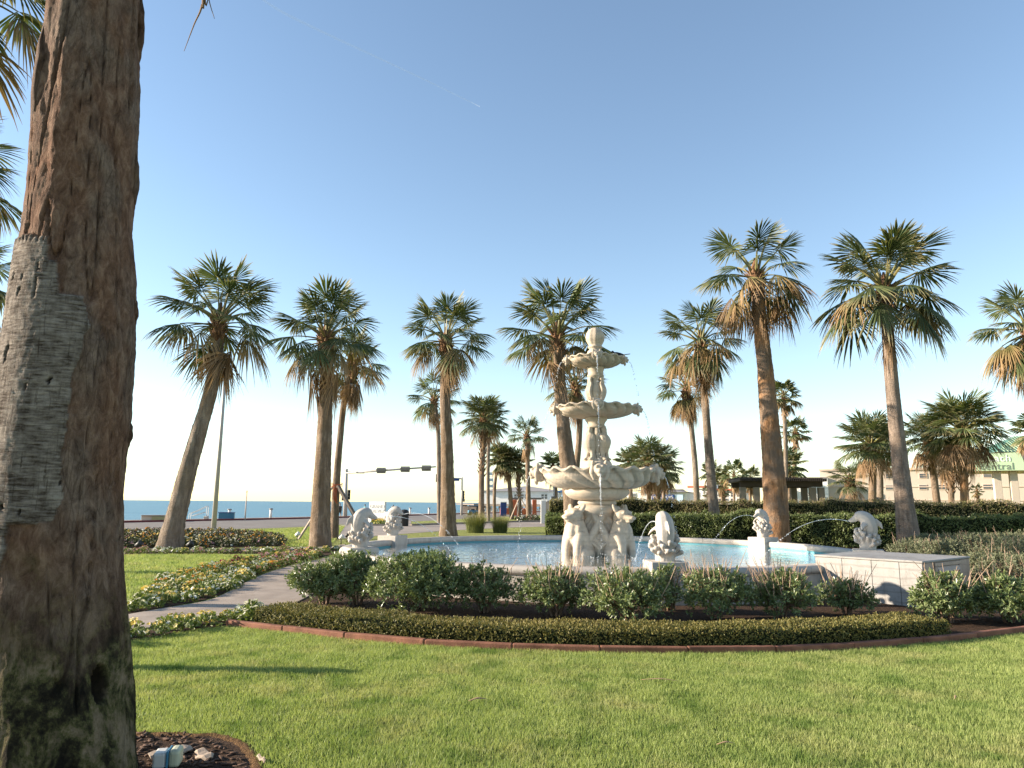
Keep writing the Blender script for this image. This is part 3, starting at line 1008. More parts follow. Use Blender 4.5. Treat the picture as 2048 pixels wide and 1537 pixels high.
# the row of tall fan palms
palm('leaning fan palm rising from the dark pansy bed, trunk bowed toward the crown', [(338, 1102, 56), (350, 1045, 40), (376, 940, 33), (402, 850, 29), (424, 775, 25), (436, 695, 21), (439, 640, 20)], 25.6, 2.35, 23, 5, 9, 11, 'bark_grey', lump=0.09)
palm('upright fan palm with grey lower trunk and long dry fronds beside the braced palm', [(640, 1095, 46), (641, 1040, 39), (645, 950, 34), (650, 850, 28), (652, 760, 24), (652, 672, 21)], 27.6, 2.3, 24, 5, 5, 12, 'bark', lump=0.08)
palm('thin fan palm with orange tie straps and shaggy brown skirt, propped by a timber', [(668, 1080, 18), (672, 980, 15), (680, 880, 12.5), (690, 790, 11.5), (706, 725, 11)], 33, 1.75, 18, 4, 22, 13, 'bark', skirt=[-70, -84, -70, -45])
palm('fan palm with textured brown trunk standing at the back of the pool', [(897, 1068, 40), (896, 1030, 31), (894, 900, 24), (890, 780, 20), (892, 678, 18)], 36.5, 2.5, 24, 6, 7, 14, 'bark', lump=0.08, dead_az=[2.8, 3.4, 4.0, -1.2])
palm('slender palm half hidden behind the textured brown palm trunk', [(879, 1045, 10), (878, 950, 9), (876, 860, 8.5), (868, 800, 8)], 55, 2.3, 18, 4, 6, 15, 'bark_grey', group=GF)
palm('thick split trunk fan palm behind the fountain with a drooping dry frond', [(1152, 1075, 46), (1145, 1000, 37), (1132, 900, 30), (1124, 820, 26), (1118, 740, 24), (1115, 668, 21)], 29, 2.55, 23, 4, 4, 16, 'bark', lump=0.10, dead_az=[3.0, 3.5])
palm('shorter palm crowded behind the thick split trunk palm', [(1150, 1040, 16), (1152, 950, 13), (1158, 880, 12), (1160, 800, 10), (1150, 770, 10)], 42, 1.9, 22, 6, 8, 17, 'bark')
palm('stout fan palm with orange peeled trunk and ragged brown fronds', [(1553, 1080, 56), (1551, 1010, 48), (1544, 900, 39), (1532, 760, 32), (1522, 660, 27), (1511, 548, 23)], 28.3, 2.4, 14, 9, 11, 18, 'bark_orange', lump=0.08, skirt=[-15, -45, -70, -84, -84])
palm('smooth grey trunk fan palm with full green crown beside the dolphin by the pump box', [(1818, 1082, 46), (1808, 1000, 34), (1795, 880, 29), (1783, 760, 25), (1769, 578, 21)], 26.5, 2.75, 32, 4, 2, 19, 'bark_smooth', lump=0.02, emin=-28)
palm('fan palm with drooping green crown standing in ornamental grass before the hedge', [(1432, 1060, 26), (1426, 1000, 20), (1416, 880, 16), (1408, 780, 13.5), (1402, 684, 13)], 33, 2.15, 24, 8, 9, 20, 'bark_grey', emin=-30)
palm('thin palm with shaggy straw coloured skirt beyond the hedge', [(1394, 1010, 12), (1390, 930, 11), (1382, 850, 10), (1372, 775, 10)], 46, 2.0, 20, 8, 22, 21, 'bark_grey', skirt=[-45, -70, -84])
palm('fan palm with bushy crown beyond the smooth grey palm, its trunk outside the view', [(2085, 1070, 34), (2078, 900, 28), (2066, 760, 22), (2058, 660, 20)], 32, 2.4, 28, 8, 14, 22, 'bark', emin=-30)
# palms beyond the big trunk
palm('tall palm whose hanging fronds show beyond the mossy trunk', [(-150, 1215, 50), (-115, 760, 38), (-85, 330, 30), (-60, -40, 26)], 12.0, 1.9, 16, 4, 2, 23, 'bark')
palm('palm with dark green spread frond showing beyond the mossy trunk', [(-190, 1150, 40), (-170, 760, 30), (-135, 330, 24)], 17.2, 2.2, 18, 2, 3, 24, 'bark')
palm('distant bright green palm showing beyond the mossy trunk', [(-95, 1100, 30), (-90, 800, 24), (-85, 560, 20)], 26, 2.3, 18, 2, 3, 25, 'bark')
# cabbage palms and distant palms
palm('cabbage palm with round crown over a trunk of criss-cross leaf bases by the ornamental grass', [(963, 1045, 12), (963, 960, 11), (966, 890, 11), (968, 838, 11)], 58, 2.2, 46, 2, 6, 31, 'bark', 'S', boots=(0.45, 0.95, 60))
palm('slim bare trunk cabbage palm close behind the criss-cross leaf base palm', [(977, 1042, 7), (976, 950, 7), (978, 850, 7)], 64, 1.7, 30, 2, 3, 32, 'bark_grey', 'S', sep=False, lod=1)
palm('small cabbage palm with bent bare trunk in front of the pier house', [(989, 1034, 7), (989, 980, 6.5), (994, 940, 6), (1000, 918, 6)], 74, 1.8, 40, 2, 6, 33, 'bark', 'S', sep=False, lod=1)
palm('small cabbage palm with straight trunk in front of the pier house', [(1024, 1034, 9.5), (1019, 970, 8), (1014, 925, 7)], 74, 1.8, 40, 2, 6, 34, 'bark', 'S', sep=False, lod=1)
palm('braced young cabbage palm with leaf bases in front of the pier house', [(1042, 1036, 7.5), (1038, 980, 6.5), (1038, 930, 7)], 74, 1.7, 34, 2, 4, 35, 'bark', 'S', sep=False, lod=1, boots=(0.4, 1.0, 30))
palm('open crowned fan palm in a small flower ring on the traffic island', [(1058, 1040, 11), (1056, 970, 9), (1055, 900, 9), (1054, 872, 9)], 72, 2.1, 20, 1, 5, 36, 'bark', sep=True)
palm('low cabbage palm peeping over the lower bowl rim beside the split trunk palm', [(1112, 1020, 9), (1110, 970, 9), (1106, 935, 9)], 74, 1.7, 34, 2, 4, 37, 'bark', 'S', sep=False, lod=1)
palm('cabbage palm with Y shaped leaf bases beyond the hedge, straw fronds under its crown', [(1297, 1015, 9), (1298, 980, 9), (1296, 925, 9)], 52, 2.0, 44, 10, 16, 38, 'bark', 'S', boots=(0.5, 1.0, 30))
palm('cabbage palm with pale knobbed trunk beside the Y shaped leaf base palm', [(1316, 1012, 9), (1316, 970, 9), (1322, 935, 9)], 54, 1.8, 34, 6, 10, 39, 'bark_grey', 'S', boots=(0.2, 1.0, 50))
palm('thin young palm against the blue sign beyond the hedge', [(1328, 1010, 7), (1327, 975, 7), (1328, 945, 7)], 60, 1.4, 22, 4, 8, 40, 'bark', 'S', sep=False, lod=1)
palm('low cabbage palm hidden behind the upper column of the fountain', [(1262, 1012, 9), (1260, 960, 9), (1258, 930, 9)], 66, 1.6, 34, 2, 4, 55, 'bark', 'S', sep=False, lod=1)
palm('round headed cabbage palm beyond the hedge close to the smooth grey trunk', [(1745, 1012, 16), (1745, 950, 14), (1741, 890, 13)], 48, 2.3, 48, 6, 10, 41, 'bark', 'S')
palm('grey trunk cabbage palm tucked behind the round headed cabbage palm', [(1761, 1010, 13), (1760, 950, 12), (1762, 880, 12)], 53, 1.9, 36, 4, 6, 42, 'bark_grey', 'S')
palm('dark crowned cabbage palm with leaning brown trunk beyond the hedge', [(1874, 1008, 14), (1867, 950, 13), (1856, 880, 12)], 50, 2.1, 40, 8, 10, 43, 'bark', 'S')
palm('large cabbage palm with shaggy straw skirt and golden trunk beyond the hedge', [(1930, 1008, 16), (1928, 950, 14), (1926, 860, 13)], 46, 2.7, 54, 14, 20, 44, 'bark_orange', 'S', boots=(0.4, 0.7, 22))
palm('slender cabbage palm with leaf bases beside the shaggy straw skirt palm', [(1903, 1006, 11), (1902, 960, 12), (1899, 915, 12)], 52, 1.7, 24, 8, 18, 45, 'bark', 'S', boots=(0.5, 1.0, 40))
palm('squat young cabbage palm before the cream hotel', [(1703, 1006, 14), (1702, 985, 14), (1700, 962, 13)], 60, 1.75, 30, 3, 5, 46, 'bark', 'S')
palm('tiny palm before the columns of the canopy', [(1957, 1004, 5), (1956, 992, 5), (1954, 982, 4)], 88, 0.9, 18, 2, 2, 47, 'bark', sep=False, lod=1)
palm('palm crown beside the green roof, its trunk outside the view', [(2075, 1008, 14), (2072, 930, 13), (2068, 870, 12)], 58, 2.0, 30, 4, 8, 48, 'bark', sep=False, lod=1)
palm('tall thin palm rising above the dark pergola', [(1571, 1010, 9), (1572, 940, 8.5), (1570, 860, 8), (1567, 795, 7)], 70, 2.0, 24, 4, 5, 49, 'bark_grey', sep=False, lod=1)
palm('shorter thin palm beside the tall thin palm above the pergola', [(1589, 1012, 10), (1589, 940, 9), (1591, 865, 9)], 76, 1.8, 22, 4, 5, 50, 'bark', sep=False, lod=1)
palm('low dark palm head directly above the pergola roof', [(1580, 1012, 10), (1578, 970, 9), (1576, 935, 9)], 72, 2.1, 34, 2, 2, 51, 'bark', 'S', sep=False, lod=1)
FP = 'far palms before the white guest house'
for k, (x, y, Yp, Rp_) in enumerate(((1468, 950, 105, 2.4), (1444, 962, 110, 1.8), (1500, 958, 108, 2.2), (1424, 948, 112, 2.2), (1416, 986, 118, 1.2), (1448, 985, 118, 1.2))):
    palm('far small palm before the white guest house' if k != 2 else 'far small palm touching the end of the pergola roof', [(x + 1, 1012, 5), (x, (y + 1012) / 2, 5), (x, y, 5)], Yp, Rp_, 20, 2, 6, 60 + k, 'bark', sep=False, lod=1, group=FP if k != 2 else None)

# ================================================================== FOREGROUND TRUNK
def big_trunk():
    zk = [-0.1, 0.0, 0.35, 0.8, 1.25, 1.65, 2.1, 2.58, 3.37, 5.0, 7.0, 9.4]
    xk = [-2.60, -2.60, -2.63, -2.66, -2.72, -2.75, -2.745, -2.74, -2.776, -2.83, -2.88, -2.92]
    rk = [0.47, 0.46, 0.43, 0.40, 0.38, 0.37, 0.362, 0.352, 0.308, 0.274, 0.25, 0.23]
    zs = np.r_[np.arange(-0.1, 5.3, 0.0135), np.arange(5.32, 9.4, 0.12)]
    nA = 250
    cx = np.interp(zs, zk, xk); rr = np.interp(zs, zk, rk)
    cy = 4.42
    th0 = math.atan2(-4.42, 2.75)                       # azimuth from the trunk to the viewer's side
    rel = (np.arange(nA) / nA * 2 - 1) * math.pi          # 0 = toward the lawn viewer, + = toward the fountain side
    V = np.zeros((len(zs), nA, 3)); at_b = np.zeros((len(zs), nA)); at_d = np.zeros((len(zs), nA))
    ez = [1.2, 1.5, 1.53, 1.66, 1.94, 2.34, 2.60, 2.66, 2.70, 2.74, 2.83, 2.84, 3.03, 3.04, 3.18, 3.19, 3.2]
    ea = [-40, -34, -2, 5, 2, 4, 9, 13, 12, 9, 6, -16, -18, -27, -30, -48, -48]
    N3 = noise.noise
    for i, z in enumerate(zs):
        e = np.interp(z, ez, ea) + 3.0 * N3((z * 9, 3.3, 0)) + 2 * (N3((round(z * 26) * 0.77, 9.1, 0)))
        top = 3.19; bot = 1.27
        for j in range(nA):
            a = rel[j]; ad = math.degrees(a)
            ca, sa = math.cos(a), math.sin(a)
            # broad lumps, drawn out along the trunk, and crevices
            k = 0.018 * N3((ca * 2.2, sa * 2.2, z * 1.6)) + 0.013 * N3((ca * 5 + 9, sa * 5, z * 3.0)) + 0.004 * N3((ca * 8 + 3, sa * 8, z * 9.0)) + 0.006 * max(0, N3((ca * 3 + 7, sa * 3, z * 1.2))) * N3((ca * 16, sa * 16, z * 12.0)) + 0.004 * N3((ca * 34, sa * 34, z * 26))
            cv = abs(N3((ca * 3.5 + 20, sa * 3.5, z * 0.55)))
            if cv < 0.035:
                k -= 0.026 * (1 - cv / 0.035)
            if z < 1.0:
                k += 0.03 * (1 - z) * N3((ca * 3 + 5, sa * 3, z * 1.4))
            inb = (ad < e and ad > -170 and z < top + 0.03 * math.sin(ad) and z > bot + 0.24 * (1 if ad > -34 else 0) + 0.05 * N3((ad * 0.08, 7, 0)))
            if inb:
                k = 0.007 * N3((ca * 2.2, sa * 2.2, z * 0.9)) + 0.016 + 0.003 * N3((ca * 12, sa * 12, z * 22))
                k += 0.0022 * math.sin(z * 250 + 3 * N3((ca * 2, sa * 2, z * 3))) + 0.0018 * N3((ca * 40, sa * 40, z * 30))
                at_b[i, j] = 1
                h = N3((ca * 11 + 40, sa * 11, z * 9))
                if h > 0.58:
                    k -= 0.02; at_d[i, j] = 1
            # old woodpecker hollow near the foot
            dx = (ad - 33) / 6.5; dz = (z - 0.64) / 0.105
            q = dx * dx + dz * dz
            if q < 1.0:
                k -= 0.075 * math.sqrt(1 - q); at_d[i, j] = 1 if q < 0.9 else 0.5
            r = rr[i] + k
            az = th0 + a
            V[i, j] = (cx[i] + r * math.cos(az), cy + r * math.sin(az), z)
    F = []
    n = len(zs)
    I = np.arange((n - 1) * nA).reshape(n - 1, nA)
    J = np.roll(I, -1, 1)
    Fq = np.stack([I, J, J + nA, I + nA], -1).reshape(-1, 4)
    m = NT('old_palm_trunk').set(0.9, 0.12)
    p = m.pos()
    bark = m.attr('v'); dark = m.attr('t')
    zz = m.n('SeparateXYZ', {0: p}).outputs[2]
    f1 = m.noise(m.pos((1, 1, 0.45)), 17, 9, 0.78, 0.5)
    f2 = m.noise(m.pos((1, 1, 0.5)), 3.4, 5, 0.6, 0.5)
    f3 = m.noise(m.pos((1, 1, 0.6)), 12, 5, 0.7)
    inner = m.ramp(f1, [(0.32, (0.060, 0.030, 0.019)), (0.5, (0.225, 0.125, 0.082)), (0.68, (0.41, 0.265, 0.185))])
    inner = m.mix(m.ramp(f2, [(0.42, (0, 0, 0)), (0.62, (0.85, 0.85, 0.85))]), inner, m.ramp(f1, [(0.34, (0.075, 0.050, 0.040)), (0.66, (0.36, 0.265, 0.205))]))
    inner = m.mix(m.ramp(m.noise(m.pos((1, 1, 0.7)), 2.1, 3), [(0.60, (0, 0, 0)), (0.72, (0.7, 0.7, 0.7))]), inner, (0.20, 0.085, 0.04))
    ck = m.n('TexVoronoi', {'Vector': m.pos((1, 1, 0.16)), 'Scale': 27.0, 'Randomness': 1.0}, feature='DISTANCE_TO_EDGE').outputs[0]
    ckf = m.math('MULTIPLY', m.ramp(ck, [(0.0, (1, 1, 1)), (0.06, (0, 0, 0))]), m.ramp(f2, [(0.46, (0, 0, 0)), (0.62, (0.5, 0.5, 0.5))]))
    inner = m.mix(ckf, inner, (0.022, 0.012, 0.008))
    # moss, mould and pale lichen round the foot
    low = m.ramp(m.math('MULTIPLY', m.math('ADD', zz, m.math('MULTIPLY', m.math('SUBTRACT', f2, 0.5), 1.9)), 0.5), [(0.32, (1, 1, 1)), (0.66, (0, 0, 0))])
    foot = m.ramp(m.noise(m.pos((1, 1, 0.75)), 4.2, 8, 0.75, 0.25), [(0.40, (0.012, 0.010, 0.008)), (0.46, (0.045, 0.038, 0.022)), (0.505, (0.12, 0.115, 0.045)), (0.56, (0.26, 0.20, 0.125)), (0.68, (0.36, 0.285, 0.20))])
    foot = m.mix(m.math('MULTIPLY', m.ramp(f3, [(0.45, (0, 0, 0)), (0.65, (1, 1, 1))]), 0.5), foot, (0.02, 0.018, 0.012))
    c = m.mix(low, inner, foot)
    rings = m.noise(m.pos((0.15, 0.15, 1)), 75, 4, 0.6)
    cr2 = m.noise(m.pos((1, 1, 0.07)), 60, 3, 0.6)
    bc = m.ramp(m.math('ADD', m.math('MULTIPLY', rings, 0.55), m.math('MULTIPLY', f3, 0.45)), [(0.38, (0.075, 0.055, 0.042)), (0.50, (0.25, 0.21, 0.178)), (0.62, (0.42, 0.365, 0.315))])
    bc = m.mix(m.ramp(cr2, [(0.30, (0.8, 0.8, 0.8)), (0.42, (0, 0, 0))]), bc, (0.07, 0.05, 0.038))
    c = m.mix(bark, c, bc)
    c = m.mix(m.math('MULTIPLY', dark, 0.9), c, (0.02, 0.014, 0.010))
    m.color(c)
    hb = m.mix(bark, m.math('ADD', m.math('MULTIPLY', f1, 1.0), m.math('MULTIPLY', f3, 0.8)), m.math('ADD', m.math('MULTIPLY', rings, 0.9), m.math('MULTIPLY', cr2, 0.5)))
    m.bump(m.math('ADD', hb, m.math('MULTIPLY', m.noise(p, 110, 4, 0.75), 0.8)), 1.0, 0.03)
    root = thing('palm_tree', 'massive old palm trunk with grey ringed bark peeling off a reddish mossy core', 'palm tree', (-2.66, 4.42, 0))
    g = Geo()
    g.add(V.reshape(-1, 3), Fq, at_b.ravel(), at_d.ravel())
    g.build('trunk', m.m, root)
    # ragged bark flakes standing off the edge
    for (rd, z, l, w) in ((80, 3.75, 0.42, 0.05), (84, 2.86, 0.22, 0.04), (86, 4.85, 0.5, 0.05), (82, 2.06, 0.2, 0.04), (-78, 4.3, 0.9, 0.06)):
        az = th0 + R_(rd)
        r = np.interp(z, zk, rk) + 0.012
        x0 = np.interp(z, zk, xk)
        g = Geo()
        d = np.array([math.cos(az), math.sin(az), 0]); tq = np.array([-d[1], d[0], 0])
        A = []
        for q in range(9):
            s = q / 8
            zz_ = z + l * (s - 0.5)
            rx = np.interp(zz_, zk, rk) - 0.004 + 0.026 * math.sin(s * 3.1) + 0.004 * math.sin(q * 2.3)
            cxx = np.array([np.interp(zz_, zk, xk), 4.42, zz_])
            ww = w * (0.4 + 0.6 * math.sin(s * 3.14)) * (1 + 0.3 * math.sin(q * 4))
            for o_, tt in ((-1, 0), (1, 0), (1, 1), (-1, 1)):
                A.append(cxx + d * (rx - 0.045 * tt) + tq * ww * o_)
        Fb = []
        for q in range(8):
            for s_ in range(4):
                Fb.append((q * 4 + s_, q * 4 + (s_ + 1) % 4, q * 4 + 4 + (s_ + 1) % 4, q * 4 + 4 + s_))
        Fb += [(3, 2, 1, 0), (32, 33, 34, 35)]
        g.add(A, Fb, 0.0, 0.35)
        g.build('bark_flake', m.m, root)
    hg = crown_heart(0.28, 5)
    heart = Vector((-2.96, 4.42, 9.7))
    cr_o = put('crown', hg.mesh('crown', MT['boot']), root, world=False, loc=heart - Vector((-2.66, 4.42, 0)))
    rg = random.Random(3)
    for i in range(26):
        e = near(W_E, 80 - 100 * i / 25)
        _, me, _m = lib('W', e, rg.randrange(3), 0)
        o = put('frond', me, cr_o, world=False)
        o.location = (0, 0, 0.2 - 0.5 * i / 25); o.rotation_euler = (rg.uniform(-.15, .15), 0, i * GA); o.scale = (2.1,) * 3
    # a dry leaf tip hanging low from the crown
    for (pts, w) in (([(403, -190), (408, -60), (404, 10), (388, 50), (368, 103)], 0.016), ([(405, -190), (410, -60), (418, 0), (429, 38)], 0.009)):
        P = [np.array(PD(x, y, 4.9)) for x, y in pts]
        P[0] = np.array((-2.5, 4.9, 8.6))
        P = smooth_path(P, 6)
        g = Geo()
        add_tube(g, P, np.linspace(w, 0.002, len(P)), 5, 0.35, v=0.2, t=0.4)
        o = g.build('hanging_leaf_tip', MT['frond_dead'], cr_o, world=True)
    return root
big_trunk()

# turf lip, chips and lamp in the tree pit
g = Geo()
n = 150
lip = []
for i in range(n):
    a = i / n * 6.283
    rr_ = 1.16 + 0.05 * math.sin(3 * a) + 0.04 * math.sin(7 * a + 1) + 0.03 * noise.noise((math.cos(a) * 12, math.sin(a) * 12, 2))
    for dr, z in ((-0.06, 0.004), (-0.03, 0.014), (0.0, 0.022), (0.03, 0.010), (0.05, 0.0)):
        zz_ = z * (1 + 0.5 * noise.noise((math.cos(a) * 20, math.sin(a) * 20, dr * 30)))
        lip.append((TR_C.x + (rr_ + dr) * math.cos(a), TR_C.y + (rr_ + dr) * math.sin(a), zz_))
F = [(i * 5 + j, ((i + 1) % n) * 5 + j, ((i + 1) % n) * 5 + j + 1, i * 5 + j + 1) for i in range(n) for j in range(4)]
g.add(lip, F)
struct(g.build('turf_lip', plain('cut_turf_root', (0.13, 0.075, 0.035), 0.95, 0.5, 25, 0.9, 70, 0.1, dist=0.03)))
g = Geo()
rg = np.random.default_rng(4)
for i in range(700):
    a = rg.uniform(-1.2, 2.6); r = rg.uniform(0.55, 1.1)
    p = np.array([TR_C.x + r * math.cos(a), TR_C.y + r * math.sin(a), 0.014 + rg.uniform(0, 0.014)])
    V, F = box_arr((0, 0, 0), (rg.uniform(.02, .07), rg.uniform(.008, .02), rg.uniform(.003, .009)), rg.uniform(0, 3.14))
    V = V @ np.array(Matrix.Rotation(rg.normal(0, .25), 3, 'X')).T
    g.add(V + p, F, 0.5, 0.5)
struct(tag(g.build('bark_chips', plain('bark_chip', (0.085, 0.05, 0.034), 0.9, 0.6, 30, 0.4, 60)), 'dark bark chip mulch scattered in the tree pit', 'mulch'), 'stuff')
for (x0, y0, x1, y1, w, lab) in ((298, 1512, 383, 1494, 0.07, 'long pale bark splinter lying in the tree pit'), (398, 1500, 418, 1516, 0.05, 'short pale bark splinter lying beside the lamp'), (515, 1512, 530, 1522, 0.012, 'thin dry stick lying against the turf edge')):
    a, b = G(x0, y0, 0.03), G(x1, y1, 0.03)
    d = b - a
    nst = 7
    g = Geo()
    V = []
    for i in range(nst):
        s = i / (nst - 1)
        c = a + d * s
        ww = w * (0.35 + 0.65 * math.sin(0.4 + s * 2.4)) * (1 + 0.15 * math.sin(i * 5))
        nrm = Vector((-d.y, d.x, 0)).normalized()
        for o_, z in ((-1, 0.022), (-0.6, 0.034), (0.6, 0.04), (1, 0.024)):
            V.append((c.x + nrm.x * ww * o_, c.y + nrm.y * ww * o_, z + 0.008 * math.sin(i * 1.7)))
    F = [(i * 4 + j, i * 4 + 4 + j, i * 4 + 5 + j, i * 4 + 1 + j) for i in range(nst - 1) for j in range(3)]
    g.add(V, F)
    o = g.build('bark_splinter', MT['wood'], smooth=False)
    so = o.modifiers.new('s', 'SOLIDIFY'); so.thickness = 0.012
    tag(o, lab, 'bark')
lp = G(336, 1537, 0.0)
fl = thing('floodlight', 'small white and cream floodlight lying in the tree pit below the trunk', 'light', (lp.x, lp.y, 0), rz=R_(12))
fl.scale = (0.8, 0.8, 0.8)
bev_box('housing', (-0.055, 0, 0.075), (0.10, 0.15, 0.12), MT['lamp_white'], fl, 0, 0.02, False, 3)
bev_box('gasket', (0.003, 0, 0.078), (0.018, 0.165, 0.135), MT['teal'], fl, 0, 0.006, False)
bev_box('visor', (0.052, 0, 0.085), (0.085, 0.16, 0.135), MT['lamp_cream'], fl, 0, 0.03, False, 3)
bev_box('bracket', (-0.05, 0, 0.012), (0.05, 0.05, 0.03), MT['darkmetal'], fl, 0, 0.004, False)
# bollard just outside the view; its shadow lies across the lawn
bp = Vector((-6.05, 7.62, 0))
bo = thing('garden_bollard', 'round garden bollard whose shadow falls across the near lawn', 'bollard', bp)
V, F = lathe([(0.14, 0), (0.14, 0.08), (0.105, 0.10), (0.10, 1.19), (0.125, 1.21), (0.12, 1.34), (0.06, 1.41), (0.005, 1.42)], 20, bp)
Geo().add(V, F).build('post', MT['darkmetal'], bo)
V, F = lathe([(0.118, 1.12), (0.13, 1.14), (0.13, 1.19), (0.118, 1.205)], 20, bp)
Geo().add(V, F).build('collar', MT['steel'], bo)

# ================================================================== FOUNTAIN
FC = Vector((2.21, 18.9, 0))
def FZ(y, d=0.0):
    return PD(1198, y, FC.y - d).z
def FR(px, y):
    return px * MPP(PD(1198, y, FC.y))
ftn = thing('tiered_fountain', 'cream marble three tier fountain with scalloped bowls and winged lions', 'fountain', FC)
ST = MT['stone']
def turned(name, rows, n=40, par=ftn, mod=None, mat=ST):
    prof = [(FR(r, y), FZ(y)) for r, y in rows]
    V, F = lathe(prof, n, (FC.x, FC.y, 0), mod=mod)
    return Geo().add(V, F).build(name, mat, par)

def bowl(name, rim_px, rim_y, bot_px, bot_y, nf, par=ftn):
    """scalloped bowl: fluted twisting underside, wavy turned-out lip, shallow dish with water"""
    Rr = FR(rim_px, rim_y); zr = FZ(rim_y); Rb = FR(bot_px, bot_y); zb = FZ(bot_y)
    n = nf * 16
    H = zr - zb
    rows = []
    for s in np.linspace(0, 1, 12):              # underside
        rows.append((Rb + (Rr * 0.93 - Rb) * (math.sin(s * math.pi / 2) ** 0.9), zb + (H - 0.10 * H) * (s ** 1.7), s, 0))
    rows += [(Rr * 0.985, zr - 0.02 * H, 1, 1), (Rr, zr + 0.05 * H, 1, 1), (Rr * 0.985, zr + 0.14 * H, 1, 1), (Rr * 0.93, zr + 0.12 * H, 1, 0.8), (Rr * 0.86, zr - 0.08 * H, 1, 0.2), (Rr * 0.5, zr - 0.30 * H, 1, 0), (0.05, zr - 0.34 * H, 1, 0)]
    th = np.arange(n) / n * 2 * math.pi
    V = []
    for r, z, s, lipk in rows:
        tw = 0.55 * (1 - s) if not lipk else 0
        ph = nf * (th - tw)
        tri = np.abs(((ph / (2 * math.pi)) % 1) * 2 - 1)      # 0..1 ridges
        scal = np.abs(np.sin(ph / 2)) ** 0.55
        rr_ = r * (1 + 0.12 * s * (scal - 0.85) * (1 if not lipk else 0.35))
        zz_ = z + (0.18 * H * lipk * (np.cos(ph) * 0.5)) + 0.34 * H * (0.25 + 0.75 * s) * (0.8 - scal) * (0 if lipk else 1)
        rr_ = rr_ * (1 + 0.02 * lipk * np.cos(ph))
        V.append(np.stack([FC.x + rr_ * np.cos(th), FC.y + rr_ * np.sin(th), zz_ + 0 * th], -1))
    V = np.array(V).reshape(-1, 3)
    V += np.random.default_rng(nf).normal(0, 0.0025, V.shape)
    m = len(rows)
    F = [(i * n + j, i * n + (j + 1) % n, (i + 1) * n + (j + 1) % n, (i + 1) * n + j) for i in range(m - 1) for j in range(n)]
    o = Geo().add(V, F).build(name, ST, par)
    V, F = lathe([(0.05, zr - 0.05 * H), (Rr * 0.87, zr - 0.05 * H)], 48, (FC.x, FC.y, 0))
    Geo().add(V, F).build('bowl_water', MT['water'], o)
    return o, Rr, zr, H

turned('finial', [(1, 656), (8, 657.5), (13, 661), (17, 668), (18.5, 675), (17, 683), (13.5, 690), (12, 693), (14.5, 694), (15, 696), (12.5, 697.5), (11, 700), (15, 703), (17, 708), (17, 716)], 48,
       mod=lambda r, z, t: (r * (1 + 0.045 * np.cos(8 * t) * (z > FZ(692)) * (z < FZ(659))), z))
b1, R1, z1, H1 = bowl('top_bowl', 56, 719, 17, 735, 14)
turned('upper_neck', [(16, 731), (17.5, 736), (17, 740), (15, 745), (15.5, 750), (17, 752), (16.5, 754.5), (14, 756), (13, 759)], 36)
turned('upper_baluster', [(12.5, 755), (12.5, 762), (14, 770), (17, 779), (18, 786), (16.5, 794), (14, 800), (15, 803), (17, 808), (17, 814)], 64,
       mod=lambda r, z, t: (r * (1 + 0.10 * np.abs(np.cos(2 * t + .3)) ** 3 * (z < FZ(757)) * (z > FZ(803)) + 0.02 * np.cos(20 * t)), z))
for k in range(4):
    a = R_(-45 + 90 * k - 3)
    d = Vector((math.cos(a), math.sin(a), 0))
    pts = [(15.5, 757), (17, 764), (16.5, 771), (20, 780), (20.5, 788), (17, 797), (14, 802)]
    P = [np.array(FC + d * FR(r, y)) + np.array([0, 0, FZ(y)]) for r, y in pts]
    for q in P: q[2] = q[2]
    gq = Geo()
    for off in (-1, 0, 1):
        tq = np.array([-d.y, d.x, 0]) * off * 0.045
        add_tube(gq, smooth_path([p + tq * (1 if 1 < i < 6 else 0.4) for i, p in enumerate(P)], 4), smooth_vals([.05, .035, .04, .05, .05, .045, .03], 4), 8)
    gq.build('acanthus_leaf', ST, ftn)
b2, R2, z2, H2 = bowl('middle_bowl', 81, 817, 22, 836, 16)
turned('middle_neck', [(20, 832), (22, 837), (22, 841), (18, 846), (16.5, 850), (17.5, 852), (20, 854), (19, 856.5), (15, 859)], 36)
turned('figure_column', [(13, 855), (12, 870), (12, 890), (13, 905), (16, 915), (24, 920), (29, 925), (31, 930), (31, 945)], 40)
sc = FR(1, 890)
